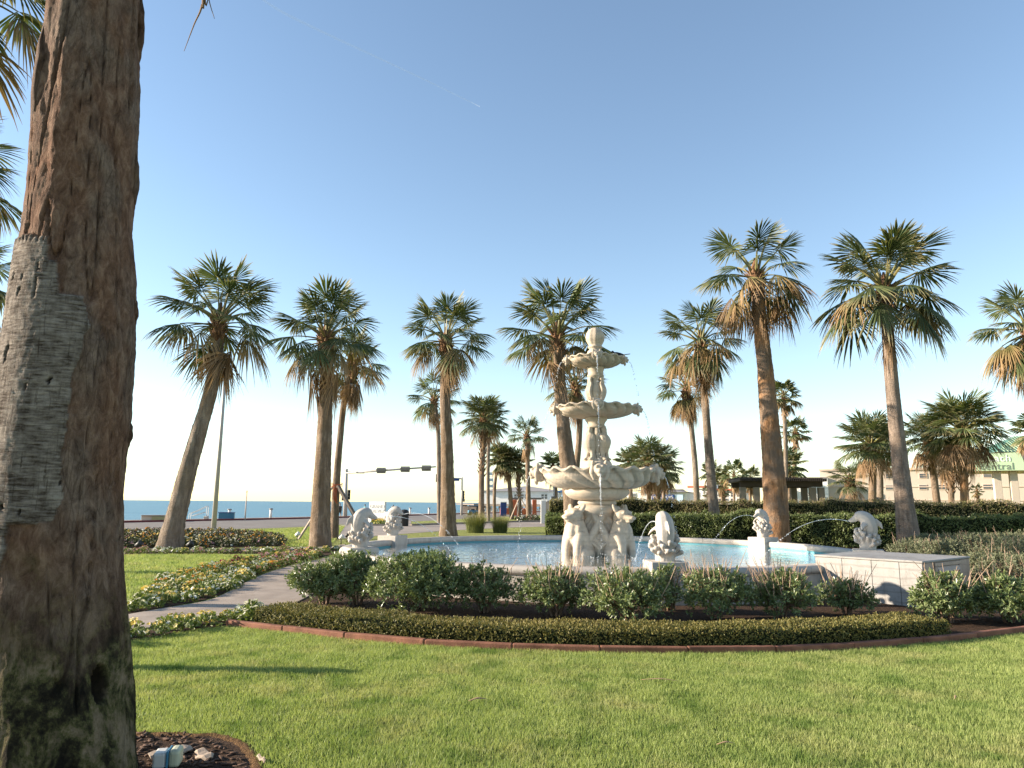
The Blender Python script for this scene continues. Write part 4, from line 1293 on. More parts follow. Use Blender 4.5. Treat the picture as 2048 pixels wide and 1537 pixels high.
for k in range(4):
    a = R_(-45 + 90 * k)
    M = Matrix.Translation((FC.x, FC.y, 0)) @ Matrix.Rotation(a, 4, 'Z')
    def fp(r, y, s=0.0):
        return (FR(r, y), s * sc, FZ(y))
    fig = blob('standing_figure', [('e', fp(19, 862), (.085, .08, .10)), ('e', fp(22, 864), (.05, .045, .05)), ('t', [fp(16, 868), fp(18, 876), fp(21, 885), fp(19, 896), fp(17, 905)], [.09, .14, .17, .15, .11]),
                          ('t', [fp(19, 896, 5), fp(20, 908, 6), fp(21, 919, 7)], [.09, .06, .06]), ('t', [fp(19, 896, -5), fp(20, 908, -6), fp(21, 919, -7)], [.09, .06, .06]),
                          ('e', fp(25, 920, 7), (.09, .05, .04)), ('e', fp(25, 920, -7), (.09, .05, .04)),
                          ('t', [fp(19, 874, 7), fp(24, 882, 9), fp(24, 890, 4)], [.055, .05, .04]), ('t', [fp(19, 874, -7), fp(24, 882, -9), fp(24, 890, -4)], [.055, .05, .04])],
               ST, ftn, 0.022, 2, True, M)
    a2 = R_(-90 + 90 * k)
    d = Vector((math.cos(a2), math.sin(a2), 0)); tq = np.array([-d.y, d.x, 0])
    gq = Geo()
    for off in (-3, -2, -1, 0, 1, 2, 3):
        P = []
        for r, y, s in ((16, 896, 0.1), (17, 905, 0.5), (20, 914, 1.0), (24, 921, 1.5)):
            P.append(np.array(FC + d * (FR(r, y) - 0.02 * abs(off))) + np.array([0, 0, FZ(y)]) + tq * off * 0.05 * s)
        add_tube(gq, smooth_path(P, 4), smooth_vals([.015, .025, .028, .018], 4), 6)
    blobm = gq.build('drapery_leaf', ST, ftn)
    gq = Geo()
    pb = np.array(FC + d * FR(14, 866)) + np.array([0, 0, FZ(866)])
    blob('mask', [('e', tuple(pb), (.10, .10, .13)), ('e', tuple(pb + np.array(d) * .07 + np.array([0, 0, -.02])), (.04, .04, .05)), ('t', [tuple(pb + np.array([0, 0, -.1])), tuple(pb + np.array([0, 0, -.35])), tuple(pb + np.array([0, 0, -.55]))], [.10, .09, .05])], ST, ftn, 0.022, 1)
b3, R3, z3, H3 = bowl('lower_bowl', 116, 944, 58, 978, 18)

def lion_head(Rr, zr, H, a, s, par):
    M = Matrix.Translation((FC.x, FC.y, zr)) @ Matrix.Rotation(a, 4, 'Z') @ Matrix.Translation((Rr * 0.99, 0, 0)) @ Matrix.Scale(s, 4)
    return blob('lion_head', [('e', (-.05, 0, -.05), (.22, .27, .30)), ('e', (.12, 0, -.02), (.15, .18, .20)), ('e', (.25, 0, -.08), (.10, .10, .09)), ('e', (.30, 0, -.045), (.05, .06, .045)),
                              ('e', (.24, 0, -.20), (.07, .08, .05)), ('e', (.22, .09, .07), (.06, .06, .05)), ('e', (.22, -.09, .07), (.06, .06, .05)), ('e', (.05, .20, .20), (.06, .06, .08)), ('e', (.05, -.20, .20), (.06, .06, .08)),
                              ('t', [(.05, .2, .1), (.08, .23, -.1), (.06, .16, -.33)], [.08, .09, .05]), ('t', [(.05, -.2, .1), (.08, -.23, -.1), (.06, -.16, -.33)], [.08, .09, .05]), ('t', [(.10, .06, -.26), (.10, .03, -.36), (.06, 0, -.44)], [.08, .07, .03])],
                ST, par, 0.022 * s, 1, True, M)
for (Rr, zr, H, s, b) in ((R1, z1, H1, 0.42, b1), (R2, z2, H2, 0.50, b2), (R3, z3, H3, 0.78, b3)):
    for k in range(4):
        lion_head(Rr, zr, H, R_(-94 + 90 * k), s, b)
turned('bulb_collar', [(58, 974), (63, 979), (65, 984), (63, 989), (57, 995), (46, 1000), (36, 1001)], 48)
turned('stem_ring', [(34, 999), (38, 1004), (39, 1007), (35, 1011), (34, 1013)], 40)
turned('pier', [(33, 1010), (44, 1013), (47, 1018), (46, 1025), (42, 1031), (37, 1045), (33, 1065), (33, 1085), (36, 1112)], 40)
for k in range(4):
    a = R_(-88 + 90 * k)
    d = Vector((math.cos(a), math.sin(a), 0))
    c = FC + d * FR(24, 1060)
    bev_box('pilaster', (c.x, c.y, (0.2 + FZ(1016)) / 2), (FR(26, 1060), FR(13, 1060), FZ(1016) - 0.2), ST, ftn, a, 0.03)
    bev_box('pilaster_fillet', (c.x + d.x * .02, c.y + d.y * .02, (0.2 + FZ(1022)) / 2), (FR(26, 1060), FR(5, 1060), FZ(1022) - 0.2), ST, ftn, a, 0.02)

def griffin(a):
    """winged lion sitting upright, facing outward from the pier"""
    M = Matrix.Translation((FC.x, FC.y, 0.20)) @ Matrix.Rotation(a, 4, 'Z') @ Matrix.Translation((0.08, 0, 0)) @ Matrix.Diagonal((1.04, 1.38, 0.98, 1))
    body = blob('winged_lion', [('e', (.48, 0, .30), (.30, .27, .34)), ('e', (.62, .20, .22), (.24, .13, .22)), ('e', (.62, -.20, .22), (.24, .13, .22)),
                         ('t', [(.45, 0, .3), (.60, 0, .60), (.66, 0, .85), (.70, 0, 1.05)], [.28, .26, .20, .16]),
                         ('t', [(.72, .11, .75), (.84, .13, .42), (.86, .13, .10)], [.13, .085, .07]), ('t', [(.72, -.11, .75), (.84, -.13, .42), (.86, -.13, .10)], [.13, .085, .07]),
                         ('e', (.93, .13, .06), (.12, .08, .07)), ('e', (.93, -.13, .06), (.12, .08, .07)), ('e', (.80, .26, .06), (.16, .08, .07)), ('e', (.80, -.26, .06), (.16, .08, .07)),
                         ('e', (.74, 0, 1.20), (.17, .16, .17)), ('t', [(.80, 0, 1.17), (.93, 0, 1.13), (1.02, 0, 1.10)], [.12, .095, .075]), ('e', (1.05, 0, 1.12), (.05, .07, .05)),
                         ('e', (.93, 0, 1.03), (.09, .06, .035)), ('e', (.87, .075, 1.25), (.05, .05, .05)), ('e', (.87, -.075, 1.25), (.05, .05, .05)),
                         ('t', [(.68, .12, 1.28), (.64, .16, 1.40), (.62, .18, 1.47)], [.06, .045, .012]), ('t', [(.68, -.12, 1.28), (.64, -.16, 1.40), (.62, -.18, 1.47)], [.06, .045, .012]),
                         ('t', [(.62, 0, 1.33), (.56, 0, 1.22), (.52, 0, 1.0)], [.06, .08, .07]), ('t', [(.80, 0, .95), (.86, 0, .78), (.84, 0, .62)], [.08, .10, .06]),
                         ('t', [(.74, .10, .95), (.80, .12, .78), (.78, .10, .66)], [.07, .07, .04]), ('t', [(.74, -.10, .95), (.80, -.12, .78), (.78, -.10, .66)], [.07, .07, .04])],
                ST, ftn, 0.024, 1, True, M)
    for sgn in (-1, 1):
        parts = [('t', [(.55, sgn * .16, .45), (.40, sgn * .26, .80), (.22, sgn * .30, 1.12), (.05, sgn * .30, 1.30)], [.10, .11, .10, .05], 0.7)]
        for q in range(7):
            s = q / 6
            p0 = np.array([.50 - .42 * s, sgn * (.20 + .10 * s), .55 + .70 * s])
            p2 = p0 + np.array([-.24 - .01 * q, sgn * .10, -.50 - .07 * q])
            p1 = (p0 + p2) / 2 + np.array([-.02, sgn * .08, .05])
            parts.append(('t', [tuple(p0), tuple(p1), tuple(p2)], [.06, .075, .03], 0.55))
        blob('wing', parts, ST, body, 0.022, 1, True, M)
for k in range(4):
    griffin(R_(-138 + 90 * k))

# falling water
def droplets(P, n, spread, size, seed):
    rg = np.random.default_rng(seed)
    g = Geo()
    P = np.asarray(P, float)
    for i in range(n):
        s = rg.random() * (len(P) - 1)
        k = min(int(s), len(P) - 2)
        p = P[k] + (P[k + 1] - P[k]) * (s - k) + rg.normal(0, spread, 3) * np.array([1, 1, 0.5])
        r = size * rg.uniform(0.4, 1.3)
        V = np.array([(1, 0, 0), (-1, 0, 0), (0, 1, 0), (0, -1, 0), (0, 0, 1.6), (0, 0, -1.6)]) * r + p
        g.add(V, [(0, 2, 4), (2, 1, 4), (1, 3, 4), (3, 0, 4), (2, 0, 5), (1, 2, 5), (3, 1, 5), (0, 3, 5)])
    return g
gs = Geo()
for (Rr, zr, s, zb, par) in ((R1, z1, 0.55, z2, b1), (R2, z2, 0.62, z3, b2), (R3, z3, 0.85, WATER_Z, b3)):
    for k in range(4):
        a = R_(-94 + 90 * k)
        d = np.array([math.cos(a), math.sin(a), 0])
        p0 = np.array(FC) + d * (Rr + 0.26 * s) + np.array([0, 0, zr - 0.14 * s])
        hgt = p0[2] - zb
        P = [p0 + d * 0.22 * hgt ** 0.5 * t - np.array([0, 0, hgt * t * t]) for t in np.linspace(0, 1, 14)]
        g = Geo()
        m_ = 6 if k != 0 else 9
        add_tube(g, P[:m_], np.linspace(0.016, 0.004, m_) * (1.2 if k == 0 else 1), 5)
        g.merge(droplets(P[3:], int(45 * hgt), 0.018, 0.009, k + 3))
        struct(g.build('water_stream', MT['jet'], par), 'stuff')
g = Geo()
rg = np.random.default_rng(8)
for i in range(420):
    a = rg.uniform(0, 6.283); r = abs(rg.normal(1.35, 0.35)); 
    if rg.random() < 0.3: r = rg.uniform(1.0, 3.6)
    p = np.array([FC.x + r * math.cos(a), FC.y + r * math.sin(a), WATER_Z + abs(rg.normal(0, 0.035))])
    s = rg.uniform(0.004, 0.013)
    g.add(np.array([(1.4, 0, 0), (-1.4, 0, 0), (0, 1.4, 0), (0, -1.4, 0), (0, 0, 1), (0, 0, -1)]) * s + p, [(0, 2, 4), (2, 1, 4), (1, 3, 4), (3, 0, 4), (2, 0, 5), (1, 2, 5), (3, 1, 5), (0, 3, 5)])
struct(tag(g.build('splash', MT['jet']), 'white splashes round the fountain foot on the pool water', 'splash'), 'stuff')

# ------------------------------------------------------------------ dolphins
DOL = [(209.5, 'stone dolphin statue on the pool rim beside the flower lined path'), (155, 'stone dolphin statue on the pool rim in front of the white hotel sign'),
       (-86, 'stone dolphin statue seen from behind among the shrubs on the near rim'), (31, 'stone dolphin statue on the pool rim before the orange peeled palm trunk'), (-24.5, 'stone dolphin statue on the pool rim behind the pump box')]
def dolphin(ang, label, idx):
    a = R_(ang)
    base = POOL + Vector((math.cos(a), math.sin(a), 0)) * (POOL_R - 0.18)
    root = thing('dolphin_statue', label, 'statue', base, 'dolphin statues round the pool rim', a + math.pi)
    PZ = 0.69
    bev_box('pedestal', (0, 0, PZ / 2 - 0.01), (0.62, 0.62, PZ + 0.02), MT['stone_pale'], root, 0, 0.012, False)
    rg = random.Random(idx)
    parts = [('t', [(0, 0, PZ - 0.02), (0, 0, PZ + .12), (0, 0, PZ + .28)], [.16, .13, .15])]
    for k in range(30):
        b = k * GA
        f = (k + 0.5) / 30
        r0 = 0.13; r1 = 0.20 + 0.06 * f + rg.uniform(-.02, .02)
        zt = PZ + 0.14 + 0.25 * (1 - f) + rg.uniform(-.03, .05) + 0.06 * math.cos(b)
        c, s = math.cos(b), math.sin(b)
        parts.append(('t', [(r0 * c, r0 * s, PZ + 0.0), (r0 * 1.15 * c, r0 * 1.15 * s, PZ + (zt - PZ) * .6), (r1 * c, r1 * s, zt)], [.035, .03, .034]))
        parts.append(('e', (r1 * c, r1 * s, zt + .01), (.045, .045, .04)))
    blob('coral_base', parts, MT['stone_plain'], root, 0.014, 0, False)
    Z = PZ + 0.30
    dp = [('t', [(-.02, 0, Z - .16), (-.06, 0, Z + .02), (-.065, 0, Z + .20), (-.01, 0, Z + .35), (.10, 0, Z + .42), (.20, 0, Z + .40)], [.125, .145, .160, .155, .125, .088]),
          ('t', [(.17, 0, Z + .40), (.26, 0, Z + .355), (.35, 0, Z + .31)], [.082, .046, .024]), ('t', [(.20, 0, Z + .345), (.27, 0, Z + .31), (.32, 0, Z + .29)], [.05, .03, .014]),
          ('t', [(-.17, 0, Z + .30), (-.26, 0, Z + .25), (-.32, 0, Z + .15)], [.085, .055, .014], 0.35),
          ('t', [(.03, .12, Z + .26), (.08, .20, Z + .20), (.10, .26, Z + .12)], [.07, .05, .014], 0.45), ('t', [(.03, -.12, Z + .26), (.08, -.20, Z + .20), (.10, -.26, Z + .12)], [.07, .05, .014], 0.45)]
    blob('dolphin', dp, MT['stone_plain'], root, 0.013, 3, False)
    for sgn in (-1, 1):
        V, F = lathe([(0.002, .012), (.010, .008), (.014, 0)], 10, (0, 0, 0))
        g = Geo().add(V @ np.array(Matrix.Rotation(-sgn * math.pi / 2, 3, 'X')).T + np.array([.165, sgn * .083, Z + .415]), F)
        g.build('eye', MT['stone_plain'], root, world=False)
    g = Geo()
    mouth = np.array([.35, 0, Z + .305])
    T = 0.62
    P = []
    for t in np.linspace(0, T, 30):
        P.append(mouth + np.array([3.6 * t, 0, 0.9 * t - 4.9 * t * t]))
        if P[-1][2] < WATER_Z:
            break
    k = len(P) * 2 // 3
    rad = np.linspace(0.009, 0.0055, k) * (1 + 0.25 * np.sin(np.arange(k) * 1.9))
    add_tube(g, P[:k], rad, 6)
    g.merge(droplets(P[k - 2:], 50, 0.012, 0.010, idx))
    struct(g.build('water_jet', MT['jet'], root, world=False), 'stuff')
for i, (a, lab) in enumerate(DOL):
    dolphin(a, lab, i)

# ------------------------------------------------------------------ birds
def bird(name, label, loc, rz, s):
    M = Matrix.Translation(loc) @ Matrix.Rotation(rz, 4, 'Z') @ Matrix.Scale(s, 4)
    root = thing(name, label, 'bird', loc)
    blob('body', [('t', [(.10, 0, .10), (.04, 0, .085), (-.05, 0, .075), (-.12, 0, .075)], [.025, .045, .042, .02]), ('e', (.125, 0, .125), (.03, .026, .028)), ('t', [(.14, 0, .125), (.165, 0, .12), (.19, 0, .115)], [.014, .008, .002]),
                  ('t', [(-.10, 0, .078), (-.18, 0, .088), (-.28, 0, .105)], [.02, .026, .022], 0.35)], MT['bird'], root, 0.007 * s, 2, True, M)
    g = Geo()
    for q in (-1, 1):
        P = [np.array(M @ Vector((0.0, q * .02, .06))), np.array(M @ Vector((.01, q * .02, 0.0))), np.array(M @ Vector((.035, q * .02, 0.0)))]
        gl = Geo(); add_tube(gl, P, .004 * s, 4)
        gl.build('leg', MT['bird'], root)
pb = PD(1238, 706, FC.y + 0.1)
bird('grackle', 'black long tailed bird perched on the top fountain bowl', (FC.x + R1 * 0.86 * math.cos(R_(12)), FC.y + R1 * 0.86 * math.sin(R_(12)), z1 + 0.30 * H1), R_(195), 1.25)
lb = G(518, 1069)
bird('grackle', 'small black bird walking on the grass beyond the pansy bed', (lb.x, lb.y, 0.01), R_(160), 1.1)

# ================================================================== PLANTS
def leaves(g, P, D, Nn, L, Wd, v, fold=0.18, m=0):
    """many pointed leaves at once: base P, direction D, face normal Nn"""
    D = D / (np.linalg.norm(D, axis=1)[:, None] + 1e-9)
    S = np.cross(D, Nn); S /= np.linalg.norm(S, axis=1)[:, None] + 1e-9
    Nn = np.cross(S, D)
    L = np.broadcast_to(L, (len(P),))[:, None]; Wd = np.broadcast_to(Wd, (len(P),))[:, None]
    mid = P + D * L * 0.55
    V = np.stack([P, mid - S * Wd / 2 + Nn * Wd * fold, P + D * L, mid + S * Wd / 2 + Nn * Wd * fold], 1).reshape(-1, 3)
    k = np.arange(len(P))[:, None] * 4
    F = np.concatenate([k + np.array([[0, 1, 2]]), k + np.array([[0, 2, 3]])])
    g.add(V, F, np.repeat(np.broadcast_to(v, (len(P),)), 4), np.tile([0.0, 0.5, 1.0, 0.5], len(P)), m)

def rand_dirs(rg, n):
    a = rg.normal(size=(n, 3))
    return a / np.linalg.norm(a, axis=1)[:, None]

def shrub(label, x, base_y, w_px, top_y, seed, dens=1.0, sticks=0, mat='shrub', lobes=3, leafL=0.064, group=None, open_=0.38):
    b = G(x, base_y)
    mp = MPP(b)
    Rw = w_px * mp / 2 * 1.08
    H = PD(x, top_y, b.y).z * 1.04
    rg = np.random.default_rng(seed)
    root = thing('shrub', label, 'shrub', (b.x, b.y, 0), group)
    cent = []
    for k in range(lobes):
        a = k * GA + seed
        rr_ = Rw * 0.45 * (k > 0)
        cent.append((rr_ * math.cos(a), rr_ * 0.8 * math.sin(a), H * rg.uniform(0.46, 0.56), Rw * rg.uniform(0.64, 0.80), H * rg.uniform(0.44, 0.52)))
    ntip = int(700 * dens * (Rw / 0.6) ** 1.4)
    gs, gl = Geo(), Geo()
    stems = []
    tips, dirs = [], []
    for i in range(ntip):
        c = cent[rg.integers(len(cent))]
        d = rg.normal(size=3); d[2] = abs(d[2]) * 1.25 - 0.55; d /= np.linalg.norm(d)
        q = (0.55 + 0.5 * rg.random() ** 0.6) * (1 + 0.18 * noise.noise((d[0] * 2 + seed, d[1] * 2, d[2] * 2)))
        p = np.array([c[0] + d[0] * c[3] * q, c[1] + d[1] * c[3] * q, max(0.08, c[2] + d[2] * c[4] * q)])
        if noise.noise((p[0] * 3.1 + seed * 3, p[1] * 3.1, p[2] * 3.1)) < -open_:
            continue
        tips.append(p); dirs.append(d * 0.7 + np.array([0, 0, 0.55]))
    tips = np.array(tips); dirs = np.array(dirs)
    nb = 7
    boughs = []
    for k in range(nb):
        a = k * GA
        e = np.array([math.cos(a) * Rw * 0.5, math.sin(a) * Rw * 0.5, H * 0.5])
        boughs.append(e)
        add_tube(gs, smooth_path([(math.cos(a) * 0.05, math.sin(a) * 0.05, -0.02), e * np.array([0.45, 0.45, 0.5]), e], 3), smooth_vals([0.018, 0.013, 0.008], 3), 4, cap=False)
    B = np.array(boughs)
    for p in tips[:: max(1, int(len(tips) / 130))]:
        j = np.argmin(np.linalg.norm(B - p, axis=1))
        o = B[j] * rg.uniform(0.5, 1.0)
        add_tube(gs, [o, (o + p) / 2 + rg.normal(0, 0.02, 3), p], [0.007, 0.005, 0.003], 3, cap=False)
    nl = 10
    T = np.repeat(tips, nl, 0); Dd = np.repeat(dirs, nl, 0)
    rad = rand_dirs(rg, len(T))
    D = Dd * 0.55 + rad * 0.85
    P = T + Dd * rg.uniform(-0.045, 0.02, (len(T), 1)) + rad * 0.006
    Nn = Dd * 0.8 + rand_dirs(rg, len(T)) * 0.5
    vv = np.clip(np.repeat(rg.normal(0.42, 0.2, len(tips)), nl) + rg.normal(0, 0.12, len(T)), 0, 1)
    leaves(gl, P, D, Nn, leafL * rg.uniform(0.65, 1.2, len(T)), leafL * 0.40 * rg.uniform(0.8, 1.2, len(T)), vv)
    loc = np.array([b.x, b.y, 0])
    for q in (gs, gl):
        q.V = [a + loc for a in q.V]
    gs.build('stems', MT['twig'], root)
    gl.build('foliage', MT[mat], root, smooth=False)
    if sticks:
        g = Geo()
        for k in range(sticks):
            a = rg.uniform(0, 6.28); r0 = Rw * rg.uniform(0.1, 0.75)
            p = np.array([b.x + r0 * math.cos(a), b.y + r0 * math.sin(a), H * rg.uniform(0.5, 0.75)])
            d = np.array([math.cos(a) * rg.uniform(0.1, 0.6), math.sin(a) * rg.uniform(0.1, 0.6), 1.0]) + rg.normal(0, 0.12, 3)
            l = rg.uniform(0.18, 0.42)
            add_tube(g, [p, p + d * l * 0.5, p + d * l + rg.normal(0, 0.02, 3)], [0.0065, 0.005, 0.0035], 4, cap=False)
        g.build('bare_twigs', MT['twig_pale'], root)
    return root

shrub('dark glossy shrub at the bend of the footpath', 648, 1208, 115, 1128, 1, 1.35, 0, lobes=3)
shrub('dark bushy shrub between the path bend shrub and the round pale shrub', 715, 1210, 120, 1108, 2, 1.5, 0, lobes=4)
shrub('dense round shrub with pale sunlit leaves', 835, 1222, 190, 1110, 3, 1.7, 0, lobes=4)
shrub('loose shrub with long stems beside the dense round shrub', 968, 1226, 125, 1140, 4, 1.0, 16, lobes=3)
shrub('two lobed shrub with bare brown twigs beside the bare plinth step', 1112, 1234, 135, 1142, 5, 1.0, 46, lobes=3)
shrub('wide open shrub with orange lower stems touching the ground cover', 1258, 1248, 170, 1144, 6, 1.05, 30, lobes=4)
shrub('tall sparse shrub against the pedestal of the dolphin seen from behind', 1342, 1222, 72, 1136, 7, 0.7, 10, lobes=2)
shrub('yellowish shrub topped with bare twigs past the near pedestal', 1432, 1240, 140, 1140, 8, 0.95, 70, lobes=3)
shrub('dark shrub bristling with straw coloured twigs beside the pump box', 1562, 1238, 120, 1150, 9, 1.0, 95, lobes=3)
shrub('small shrub with fan of bare twigs against the marble box panels', 1694, 1230, 92, 1166, 10, 0.95, 55, lobes=3)
shrub('broad leaved pale shrub in front of the louvred vent', 1896, 1246, 118, 1152, 11, 1.25, 26, lobes=3, leafL=0.07)
shrub('broad leaved shrub beyond the louvred vent shrub at the bed corner', 2018, 1246, 130, 1158, 12, 1.15, 20, lobes=3, leafL=0.075)
shrub('broad leaved shrub outside the view past the bed corner', 2140, 1236, 130, 1150, 13, 1.0, 12, lobes=3, leafL=0.075)
GG = 'grey green shrubs massed beyond the pump box'
for k, (x, by, w, ty) in enumerate(((1840, 1130, 110, 1082), (1905, 1142, 130, 1084), (1975, 1150, 140, 1078), (2045, 1160, 150, 1082), (2130, 1150, 150, 1080), (2000, 1185, 150, 1112), (2075, 1195, 160, 1112), (1870, 1112, 110, 1072), (1950, 1118, 130, 1070), (2030, 1125, 130, 1066), (2110, 1120, 130, 1066))):
    shrub('grey green shrub with upright twigs in the mass beyond the pump box', x, by, w, ty, 30 + k, 0.75, 26, 'shrub_grey', 3, 0.06, GG, 0.5)

def hedge(name, label, px_pts, height, width, seed, mat, n_m2, leafL, bumps=0.12, top=True, twigs=0, z0=0.0):
    """clipped hedge along ground points: dark core with leaves all over its faces"""
    P = np.array([tuple(p) for p in px_pts])
    seg = np.r_[0, np.cumsum(np.linalg.norm(np.diff(P, axis=0), axis=1))]
    Ltot = seg[-1]
    rg = np.random.default_rng(seed)
    root = thing(name, label, 'hedge', (P[0][0], P[0][1], 0))
    def frame(s):
        s = np.clip(s, 0, Ltot)
        p = np.stack([np.interp(s, seg, P[:, i]) for i in range(2)], -1)
        e = 0.05
        q = np.stack([np.interp(np.clip(s + e, 0, Ltot), seg, P[:, i]) - np.interp(np.clip(s - e, 0, Ltot), seg, P[:, i]) for i in range(2)], -1)
        q /= np.linalg.norm(q, axis=1)[:, None] + 1e-9
        return p, q
    def surf(s, prof_u):
        """prof_u 0..1: front bottom, front top, back top, back bottom"""
        p, q = frame(s)
        nrm2 = np.stack([-q[:, 1], q[:, 0]], -1)
        per = 2 * height + width
        u = prof_u * per
        off = np.where(u < height, 0, np.where(u < height + width, u - height, width))
        z = np.where(u < height, u, np.where(u < height + width, height, per - u))
        no = np.where(u < height, -1.0, np.where(u < height + width, 0.0, 1.0)); nz = np.where((u >= height) & (u < height + width), 1.0, 0.0)
        ed = np.minimum(np.abs(u - height), np.abs(u - height - width))
        rnd = np.clip(1 - ed / (0.3 * height), 0, 1) ** 2 * 0.07 * height
        bmp = np.array([noise.noise((s_ * 1.3 + seed, z_ * 1.2, o_ * 1.2)) + 0.5 * noise.noise((s_ * 4 + seed, z_ * 4, o_ * 4)) for s_, z_, o_ in zip(s, z, off)]) * bumps - rnd
        X = np.stack([p[:, 0] + nrm2[:, 0] * (off + no * bmp), p[:, 1] + nrm2[:, 1] * (off + no * bmp), z0 + z + nz * bmp], -1)
        Nn = np.stack([nrm2[:, 0] * no, nrm2[:, 1] * no, nz + 0 * no], -1)
        return X, Nn
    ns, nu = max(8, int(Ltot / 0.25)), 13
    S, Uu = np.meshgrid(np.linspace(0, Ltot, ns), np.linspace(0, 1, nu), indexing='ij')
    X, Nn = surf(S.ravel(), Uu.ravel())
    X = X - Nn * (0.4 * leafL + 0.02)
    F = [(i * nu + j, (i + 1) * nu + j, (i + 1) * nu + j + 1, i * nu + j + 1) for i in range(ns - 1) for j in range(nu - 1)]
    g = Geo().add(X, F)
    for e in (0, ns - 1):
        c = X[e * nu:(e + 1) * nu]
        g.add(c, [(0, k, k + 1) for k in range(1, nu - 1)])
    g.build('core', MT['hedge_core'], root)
    n = int(Ltot * (2 * height + width) * n_m2)
    s = rg.uniform(0, Ltot, n); u = rg.uniform(0, 1, n)
    X, Nn = surf(s, u)
    R3_ = rand_dirs(rg, n)
    D = R3_ * 0.9 + Nn * 0.45 + np.array([0, 0, 0.25])
    X = X + Nn * rg.normal(0, 0.35 * leafL, n)[:, None]
    ne = int(width * height * n_m2 * 1.0)                     # leaves on the two ends
    for e, sg in ((0.0, -1), (Ltot, 1)):
        p, q = frame(np.array([e]))
        nn2 = np.array([-q[0][1], q[0][0]])
        o_ = rg.uniform(0, width, ne); z_ = rg.uniform(0, height, ne)
        Xe = np.stack([p[0][0] + nn2[0] * o_, p[0][1] + nn2[1] * o_, z0 + z_], -1)
        Ne = np.tile(np.array([q[0][0] * sg, q[0][1] * sg, 0]), (ne, 1))
        X = np.vstack([X, Xe]); Nn = np.vstack([Nn, Ne]); D = np.vstack([D, rand_dirs(rg, ne) * 0.9 + Ne * 0.5])
    n = len(X)
    gl = Geo()
    lowv = np.array([noise.noise((x * 1.1, y * 1.1, z * 1.5 + seed)) for x, y, z in X[:, :3]]) if n < 120000 else 0
    vv = np.clip(rg.normal(0.42, 0.22, n) + 0.35 * lowv, 0, 1)
    leaves(gl, X, D, Nn + rand_dirs(rg, n) * 0.7, leafL * rg.uniform(0.6, 1.25, n), leafL * 0.5 * rg.uniform(0.7, 1.2, n), vv)
    gl.build('foliage', MT[mat], root, smooth=False)
    if twigs:
        g = Geo()
        s = rg.uniform(0, Ltot, twigs); u = rg.uniform(0.05, 0.55, twigs)
        X, Nn = surf(s, u)
        for x_, n_ in zip(X, Nn):
            d = n_ * 0.25 + np.array([0, 0, 0.9]) + rg.normal(0, 0.3, 3)
            add_tube(g, [x_ - n_ * 0.02, x_ + d * rg.uniform(0.08, 0.22)], [0.006, 0.003], 3, cap=False)
        g.build('twigs', MT['twig_pale'], root)
    return root

# low clipped ground cover behind the edging
EDi = offset(EDs, 0.10)
cov = [p for p in EDi if G(512, 1256).x - 0.1 < p.x < G(1925, 1281).x]
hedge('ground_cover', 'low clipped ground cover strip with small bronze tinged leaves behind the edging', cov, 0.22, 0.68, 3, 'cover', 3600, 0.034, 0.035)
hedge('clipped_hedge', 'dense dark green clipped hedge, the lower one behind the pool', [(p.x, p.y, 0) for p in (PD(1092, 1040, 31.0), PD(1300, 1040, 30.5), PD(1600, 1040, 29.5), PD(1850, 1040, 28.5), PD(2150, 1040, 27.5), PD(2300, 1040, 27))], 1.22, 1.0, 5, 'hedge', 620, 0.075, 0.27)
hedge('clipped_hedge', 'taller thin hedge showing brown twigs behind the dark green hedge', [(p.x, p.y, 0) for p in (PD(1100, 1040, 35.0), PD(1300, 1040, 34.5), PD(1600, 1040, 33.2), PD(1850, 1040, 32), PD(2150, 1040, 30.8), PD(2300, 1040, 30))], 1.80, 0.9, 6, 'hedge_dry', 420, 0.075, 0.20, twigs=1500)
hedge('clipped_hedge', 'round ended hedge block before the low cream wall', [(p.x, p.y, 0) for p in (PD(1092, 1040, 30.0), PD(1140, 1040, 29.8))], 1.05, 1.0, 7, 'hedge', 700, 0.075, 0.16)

def tuft(label, x, by, w_px, top_y, seed, nblade=420, group=None):
    b = G(x, by); mp = MPP(b)
    H = PD(x, top_y, b.y).z * 1.3; Rw = w_px * mp / 2
    rg = np.random.default_rng(seed)
    g = Geo()
    k = int(nblade * 1.6)
    a = rg.uniform(0, 6.283, k); r0 = Rw * 0.45 * np.sqrt(rg.random(k)); lean = rg.uniform(0.1, 1.0, k) * Rw * 0.75
    h = H * rg.uniform(0.55, 1.0, k)
    base = np.stack([b.x + r0 * np.cos(a), b.y + r0 * np.sin(a), np.zeros(k)], -1)
    a2 = a + rg.normal(0, 0.5, k)
    dx = np.stack([np.cos(a2), np.sin(a2), 0 * a2], -1)
    side = np.stack([-np.sin(a2), np.cos(a2), 0 * a2], -1)
    w = 0.009
    rows = []
    for s in (0, 0.4, 0.75, 1.0):
        c = base + dx * (lean * s ** 2)[:, None] + np.array([0, 0, 1.0]) * (h * (s - 0.28 * s ** 3 * (lean / Rw)))[:, None]
        ww = w * (1 - 0.9 * s)
        rows += [c - side * ww, c + side * ww]
    V = np.stack(rows, 1)
    F = []
    kk = np.arange(k)[:, None] * 8
    F = np.concatenate([kk + np.array([[2 * i, 2 * i + 1, 2 * i + 3, 2 * i + 2]]) for i in range(3)])
    g.add(V.reshape(-1, 3), F, np.repeat(np.clip(rg.normal(0.5, 0.25, k), 0, 1), 8), np.tile(np.repeat([0, .4, .75, 1.0], 2), k))
    o = g.build('ornamental_grass', MT['tuft'], smooth=False)
    return tag(o, label, 'grass clump', group)
tuft('broad ornamental grass clump behind the pool beside the brown palm', 950, 1066, 75, 1028, 1, 700)
